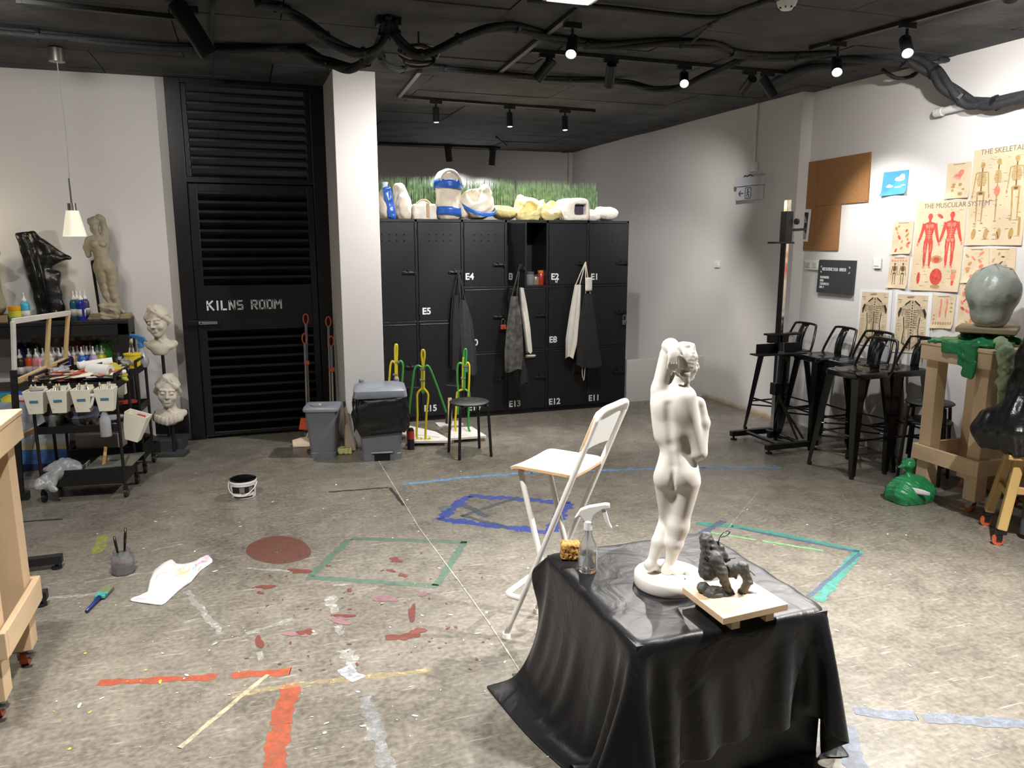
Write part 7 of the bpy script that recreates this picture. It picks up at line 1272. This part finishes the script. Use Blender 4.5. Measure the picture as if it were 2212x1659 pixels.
s.cap(S_(254, 400, -.054), S_(280, 640, -.056), .002, .003, .022, '-'); s.cap(S_(280, 640, -.056), S_(300, 760, -.058), .003, .003, .022, '-'); s.cap(S_(300, 765, -.062), S_(306, 900, -.05), .0035, .005, .012, '-')
s.build('figure', PLS, k)
# ============================================================ clay study on a board
k = thing('clay_study', 'dark clay crouching figure on a square wooden board', 'sculpture', (1.44, 1.955, TZ)); DC = M('dark_clay', (74, 74, 70), .55, var=.2, scale=30, bump=.5, bscale=60); BWD = M('board_birch', (212, 184, 148), .6, var=.08, scale=5, stretch=(3, .4, 1))
bz = .575; C4 = [g(*p, bz) for p in ((1474, 1268), (1563, 1336), (1703, 1304), (1605, 1243))]; bo = k.location
bc = sum(C4, Vector()) / 4; m = MB().add(C4 + [p - Vector((0, 0, .022)) for p in C4], [(0, 1, 2, 3), (7, 6, 5, 4)] + [(i, i + 4, (i + 1) % 4 + 4, (i + 1) % 4) for i in range(4)]); m.build('board', BWD, k, bo, weld=True, bevel=.0015)
for f in (.2, .8): a, b = C4[0].lerp(C4[3], f).lerp(bc, .12), C4[1].lerp(C4[2], f).lerp(bc, .12); a.z = b.z = (TZ + bz - .022) / 2; MB().bar(a, b, .03, bz - .022 - TZ - .0006).build('batten', BWD, k, bo)
D0 = g(1040 + 1345 / 2.572, 1050 + 590 / 2.572, bz).dot(FWD)
def K_(x, y, dd=0.0): return tuple(onD(1040 + x / 2.572, 1050 + y / 2.572, D0 + dd))
lo_ = np.min([K_(1180, 700), K_(1560, 700), K_(1250, 250)], 0) - .08; hi_ = np.max([K_(1180, 250), K_(1560, 250), K_(1250, 700)], 0) + .08
s = SDF(lo_, hi_, .003); kk = .008
s.cap(K_(1248, 300, .02), K_(1280, 395, .02), .022, .033, kk); s.ell(K_(1250, 285, .02), (.019, .02, .018), kk); s.cap(K_(1275, 400, .02), K_(1258, 470, .015), .033, .032, kk); s.cap(K_(1295, 320, .03), K_(1362, 405, .03), .016, .012, kk); s.cap(K_(1240, 300, .0), K_(1250, 380, -.005), .01, .012, .006); s.cap(K_(1330, 340, .03), K_(1320, 380, .02), .01, .008, .006)
s.cap(K_(1300, 405, -.012), K_(1335, 480, -.028), .023, .018, kk); s.cap(K_(1335, 480, -.028), K_(1350, 530, -.02), .018, .014, kk); s.cap(K_(1350, 530, -.02), K_(1378, 582, -.005), .014, .0105, kk); s.ell(K_(1382, 592, 0), (.015, .018, .01), kk)
s.cap(K_(1300, 475, .02), K_(1390, 480, .01), .018, .016, kk); s.cap(K_(1375, 462, .01), K_(1450, 450, -.01), .015, .018, kk); s.cap(K_(1452, 452, -.01), K_(1482, 530, -.02), .018, .0135, kk); s.cap(K_(1480, 535, -.02), K_(1448, 588, .0), .0135, .013, kk); s.cap(K_(1448, 590, .0), K_(1530, 606, -.005), .011, .007, kk)
s.ell(K_(1290, 600, -.015), (.036, .03, .026), kk); s.ell(K_(1345, 610, -.015), (.025, .022, .018), kk); s.ell(K_(1232, 565, -.0), (.022, .022, .018), .006); s.cap(K_(1340, 580, -.01), K_(1385, 600, -.01), .013, .012, kk); s.cap(K_(1420, 470, 0), K_(1412, 510, 0), .008, .004, .008)
s.warp(.0008, 110, 3); s.build('clay_figure_body', DC, k, off=bo)
MB().tube(smooth_path([Vector(K_(1318, 330, .02)), Vector(K_(1322, 290, .02)), Vector(K_(1350, 255, .02)), Vector(K_(1378, 250, .02)), Vector(K_(1370, 270, .02)), Vector(K_(1330, 285, .02))], 5), .0016, 6).build('wire_loop', BST, k, bo); MB().tube([Vector(K_(1370, 405, .02)), Vector(K_(1412, 400, .02))], .0014, 5).build('wire_end', BST, k, bo); MB().tube([Vector(K_(1490, 470, 0)), Vector(K_(1520, 498, 0))], .0014, 5).build('wire_end', BST, k, bo)
# spray bottle and sponge on the cloth
p = g(1269, 1232, TZ); sb = sprayer((p.x, p.y, TZ), 'clear spray bottle half full of water on the black cloth', GLS, CAPW, .158, .034, R(-26), M('water', (240, 245, 245), .02, trans=1.0, var=0))
p = g(1229, 1206, TZ); k = thing('natural_sponge', 'ochre porous sponge block at the table corner', 'sponge', (p.x + .005, p.y, TZ), R(-20)); s = SDF((-.06, -.05, -.005), (.06, .05, .08), .0028); s.box((0, 0, .033), (.026, .02, .022), .01); rs = random.Random(4)
for i in range(120):
    a = rs.choice('xyz'); x, y, z = rs.uniform(-.036, .036), rs.uniform(-.03, .03), rs.uniform(.004, .065)
    if a == 'x': x = math.copysign(.036, x)
    elif a == 'y': y = math.copysign(.03, y)
    else: z = .066
    s.ell((x, y, z), rs.uniform(.0022, .005), .001, '-')
s.warp(.0014, 150, 2); s.box((0, 0, -.1), (1, 1, .1), op='-'); s.build('sponge_body', M('sponge_ochre', (172, 128, 66), .95, var=.3, scale=60, bump=.6, bscale=150), k)
# ============================================================ white folding bar stool
WM = M('white_enamel', (226, 224, 218), .4, var=.02); WS = M('seat_white', (230, 230, 228), .45, var=.02); PLY = M('ply_edge', (206, 168, 124), .6, var=.1, scale=30)
N0 = Vector((.984, 2.933, 0)); fv = Vector((math.cos(2.257), math.sin(2.257), 0)); wv = Vector((fv.y, -fv.x, 0)); W_, L_, zt, zs = .27, .424, 1.055, .785
k = thing('folding_bar_stool', 'white folding bar stool with wooden edged seat beside the table', 'bar stool', N0 + wv * W_ / 2 - fv * .15); ko = k.location
def A_(u, v, z): return N0 + wv * u - fv * v + Vector((0, 0, z))
def sl(z): return L_ * z / zt
MB().tube(smooth_path([A_(0, 0, .015), A_(0, sl(.5), .5), A_(0, sl(.96), .96), A_(0, L_ - .012, zt - .03), A_(.03, L_, zt), A_(W_ / 2, L_ + .004, zt + .004), A_(W_ - .03, L_, zt), A_(W_, L_ - .012, zt - .03), A_(W_, sl(.96), .96), A_(W_, sl(.5), .5), A_(W_, 0, .015)], 5), .0125, 12).build('back_frame', WM, k, ko, smooth=180)
v2 = lambda z: .055 + (.755 - z) * .27
MB().tube(smooth_path([A_(.025, v2(.015), .015), A_(.025, v2(.4), .4), A_(.025, v2(.72), .72), A_(.03, v2(.745), .748), A_(.06, v2(.755), .758), A_(W_ - .06, v2(.755), .758), A_(W_ - .03, v2(.745), .748), A_(W_ - .025, v2(.72), .72), A_(W_ - .025, v2(.4), .4), A_(W_ - .025, v2(.015), .015)], 4), .0125, 12).build('front_frame', WM, k, ko, smooth=180)
MB().tube(smooth_path([A_(.0, sl(.2), .2), A_(0, .03, .2), A_(.01, .005, .2), A_(.04, -.002, .2), A_(W_ - .04, -.002, .2), A_(W_ - .01, .005, .2), A_(W_, .03, .2), A_(W_, sl(.2), .2)], 4), .0125, 12).build('footrest', WM, k, ko, smooth=180)
MB().tube([A_(.025, v2(.15), .15), A_(W_ - .025, v2(.15), .15)], .011, 10).build('rear_bar', WM, k, ko)
for u in (.0125, W_ - .0125): MB().tube([A_(u - .022, sl(.37), .37), A_(u + .022, sl(.37), .37)], .007, 10).build('pivot_bolt', STEEL, k, ko)
for u, v in ((0, 0), (W_, 0), (.025, v2(.0)), (W_ - .025, v2(.0))): MB().lathe([(0, 0), (.02, 0), (.017, .02), (0, .024)], A_(u, v, .0005), 12).build('foot_cap', WM, k, ko, smooth=40)
vb = sl(zs) - .004; sd = .293
def seatpt(u, v, z):
    e = .018 * (max(0, v - .82) / .18) ** 2 + .008 * (max(0, .12 - v) / .12) ** 2; cr = .006 * (2 * u - 1) ** 2; return A_(-.02 + u * (W_ + .04), vb - v * sd, zs + z - e + cr)
def slab(fn, z0, z1, nu, nv):
    mb = MB(); mb.grid(lambda u, v: fn(u, v, z1), nu, nv); b = MB(); b.grid(lambda u, v: fn(u, v, z0), nu, nv); mb.add(b.v, [f[::-1] for f in b.f]); n = nu * nv
    ed = [j * nu for j in range(nv)] + [(nv - 1) * nu + i for i in range(1, nu)] + [j * nu + nu - 1 for j in range(nv - 2, -1, -1)] + [i for i in range(nu - 2, 0, -1)]
    mb.add([], []); mb.f += [(ed[i], ed[i] + n, ed[(i + 1) % len(ed)] + n, ed[(i + 1) % len(ed)]) for i in range(len(ed))]; return mb
def rnd_uv(fn, rr=.10):
    def h(u, v, z):
        dv = max(0, abs(2 * v - 1) - (1 - rr * 2)) / (rr * 2); w = 1 - (1 - math.sqrt(max(0, 1 - dv * dv))) * rr * 1.6; return fn(.5 + (u - .5) * w, v, z)
    return h
sp_ = rnd_uv(seatpt); slab(sp_, -.012, -.001, 14, 18).build('seat', PLY, k, ko, smooth=40, weld=True); slab(lambda u, v, z: sp_(.012 + u * .976, .012 + v * .976, z), -.002, .0015, 14, 18).build('seat_top', WS, k, ko, smooth=40, weld=True)
def backpt(u, v, z): zz_ = .875 + v * .175; return A_(-.012 + u * (W_ + .024), sl(zz_) - .026 - z + .02 * (2 * u - 1) ** 2 - .0, zz_)
bp_ = rnd_uv(backpt, .14); slab(bp_, -.006, .006, 14, 10).build('backrest', PLY, k, ko, smooth=40, weld=True); slab(lambda u, v, z: bp_(.012 + u * .976, .012 + v * .976, z), .0055, .008, 14, 10).build('backrest_face', WS, k, ko, smooth=40, weld=True); slab(lambda u, v, z: bp_(.012 + u * .976, .012 + v * .976, z), -.008, -.0055, 14, 10).build('backrest_rear', WS, k, ko, smooth=40, weld=True)
# ============================================================ things on the floor
p = g(527, 1080); k = thing('paint_bucket', 'white paint bucket with black lid on the concrete floor', 'bucket', (p.x, p.y + .08, 0), R(-15)); BKW = M('bucket_white', (222, 218, 216), .4, var=.03)
MB().lathe([(0, 0), (.074, 0), (.078, .004), (.086, .105), (.089, .106), (.089, .118), (.085, .12), (0, .12)], (0, 0, 0), 40).build('bucket_body', BKW, k, smooth=40); MB().lathe([(.082, .12), (.086, .122), (.086, .127), (.08, .13), (.072, .126), (0, .126)], (0, 0, 0), 40).build('lid', M('lid_gloss_black', (12, 12, 13), .15), k, smooth=40)
def wrap(mat, a0, a1, z0, z1, nm='label_print', o_=.0006): n = 16; MB().grid(lambda u, v: Vector(((.0783 + .082 * 0 + (z0 + (z1 - z0) * v) * .079 + o_) * math.cos(a0 + (a1 - a0) * u), (.0783 + (z0 + (z1 - z0) * v) * .079 + o_) * math.sin(a0 + (a1 - a0) * u), z0 + (z1 - z0) * v)), n, 3).build(nm, mat, k, smooth=180)
LBK = M('label_black', (20, 20, 22), .5); LGY = M('label_grey', (110, 112, 114), .5); LRD = M('label_red', (190, 130, 126), .5)
wrap(LBK, R(-130), R(-20), .045, .09); wrap(LGY, R(-92), R(-70), .05, .085, o_=.0012); wrap(LGY, R(-50), R(-30), .048, .085, o_=.0012); wrap(LRD, R(-85), R(-65), .036, .044, o_=.0012); wrap(LBK, R(-125), R(-30), .012, .022); MB().tube([(.093 * math.cos(a), .093 * math.sin(a) - .012 * abs(math.sin(a)), .105 + .07 * math.sin(a)) for a in np.arange(R(-180), R(1), R(10))], .003, 6).build('handle', BKW, k, smooth=180)
p = g(265, 1244); k = thing('brush_jar', 'plastic jar of mauve water with two black brushes on the floor', 'jar', (p.x, p.y + .04, 0), R(20)); oc = 8
MB().lathe([(0, 0), (.052, 0), (.056, .006), (.056, .09), (.05, .1), (.042, .106), (.042, .125), (.038, .125), (.038, .106), (.048, .096), (.053, .088), (.053, .008), (0, .006)], (0, 0, 0), oc).build('jar_body', M('jar_plastic', (226, 226, 230), .08, trans=.93, var=.03), k, smooth=25); MB().lathe([(0, .007), (.0515, .009), (.0515, .048), (0, .048)], (0, 0, 0), oc).build('dirty_water', M('mauve_water', (132, 112, 116), .2), k)
for i, (a, b, nm) in enumerate((((-.01, 0, .015), (-.03, .01, .2), 'left'), ((.0, .01, .015), (.025, .02, .235), 'right'))):
    q = thing('paint_brush', nm + ' black brush standing in the jar on the floor', 'brush', k.location); a, b = Vector(a), Vector(b); MB().tube([a, a.lerp(b, .3)], [.003, .004], 8).build('bristles', BRI, q); MB().tube([a.lerp(b, .3), a.lerp(b, .45)], .0045, 8).build('ferrule', STEEL, q); MB().tube([a.lerp(b, .45), a.lerp(b, .75), b], [.005, .0075, .0055], 8).build('handle', M('brush_black', (18, 18, 20), .3), q, smooth=180)
def fz(x, y): return (x / 2.076, 860 + y / 2.076)
UP = [(583, 906), (625, 890), (660, 878), (668, 830), (690, 775), (730, 742), (770, 724), (790, 748), (830, 745), (870, 736), (910, 716), (935, 711), (952, 728)]; LO = [(586, 912), (630, 920), (690, 929), (725, 930), (742, 922), (770, 895), (800, 868), (830, 845), (858, 828), (875, 805), (900, 775), (930, 755), (953, 738)]
p0 = g(*fz(760, 840)); k = thing('white_plastic_bag', 'stained white plastic bag lying flat on the floor', 'bag', p0); rb = random.Random(6); ph = [rb.uniform(0, 6) for _ in range(8)]
def bagpt(u, v):
    i = u * 12; a = min(int(i), 11); f = i - a; q = lambda T: g(*fz(T[a][0] + (T[a + 1][0] - T[a][0]) * f, T[a][1] + (T[a + 1][1] - T[a][1]) * f)); P = q(UP).lerp(q(LO), v); e = math.sin(math.pi * min(1, max(0, v))) ** .6 * min(1, 6 * u + .15) * min(1, 6 * (1 - u) + .15)
    P.z = .003 + e * (.016 + .010 * math.sin(9 * u + 4 * v + ph[0]) + .008 * math.sin(17 * u - 7 * v + ph[1]) + .006 * math.sin(23 * v + 5 * u + ph[2]) + .004 * math.sin(41 * u + 13 * v + ph[3])); P.z = max(P.z, .003); return P
WBG = M('bag_white', (222, 220, 222), .45, var=.04, bump=.5, bscale=26); MB().grid(bagpt, 60, 30).build('bag_film', WBG, k, p0, smooth=180, solid=.002)
def blotch(c, rx, ry, col, nm):
    MB().grid(lambda u, v: bagpt(min(.98, max(.02, c[0] + rx * (u - .5) * (1 - .6 * abs(v - .5)))), min(.97, max(.03, c[1] + ry * (v - .5) * (1 - .6 * abs(u - .5))))) + Vector((0, 0, .0022)), 10, 8).build('paint_stain', worn(nm, col, .25), k, p0, smooth=180)
blotch((.84, .45), .22, .7, (214, 150, 196), 'stain_pink'); blotch((.6, .5), .22, .5, (222, 220, 150), 'stain_yellow'); blotch((.74, .8), .1, .3, (160, 214, 196), 'stain_mint')
a, b = g(187, 1326), g(236, 1274); a.z, b.z = .012, .016; k = thing('paint_brush', 'flat brush with blue handle and teal bristles on the floor', 'brush', a); d = b - a; d.normalize(); L = (b - a).length
MB().tube([a, a + d * L * .3, a + d * L * .55], [.007, .009, .012], 10).build('handle', M('handle_blue', (30, 46, 110), .35, var=.2), k, a, smooth=180); MB().bar(a + d * L * .55, a + d * L * .75, .05, .016).build('ferrule', M('teal_crust', (70, 150, 140), .7, var=.35, scale=60), k, a, bevel=.003); MB().bar(a + d * L * .75, a + d * L * .98, .055, .018).build('bristles', M('bristle_olive', (112, 118, 84), .9), k, a, bevel=.004)
k = thing('clay_crumb', 'tiny dark clay crumb on the statue base', 'clay', Vector((1.335, 2.2, TZ + .041)) + RIGHT * .045 - FWD * .055); MB().hull([(.004, 0, 0), (-.004, .002, 0), (0, -.004, 0), (.001, .003, .006), (-.002, -.001, .005)]).build('crumb', DC, k)
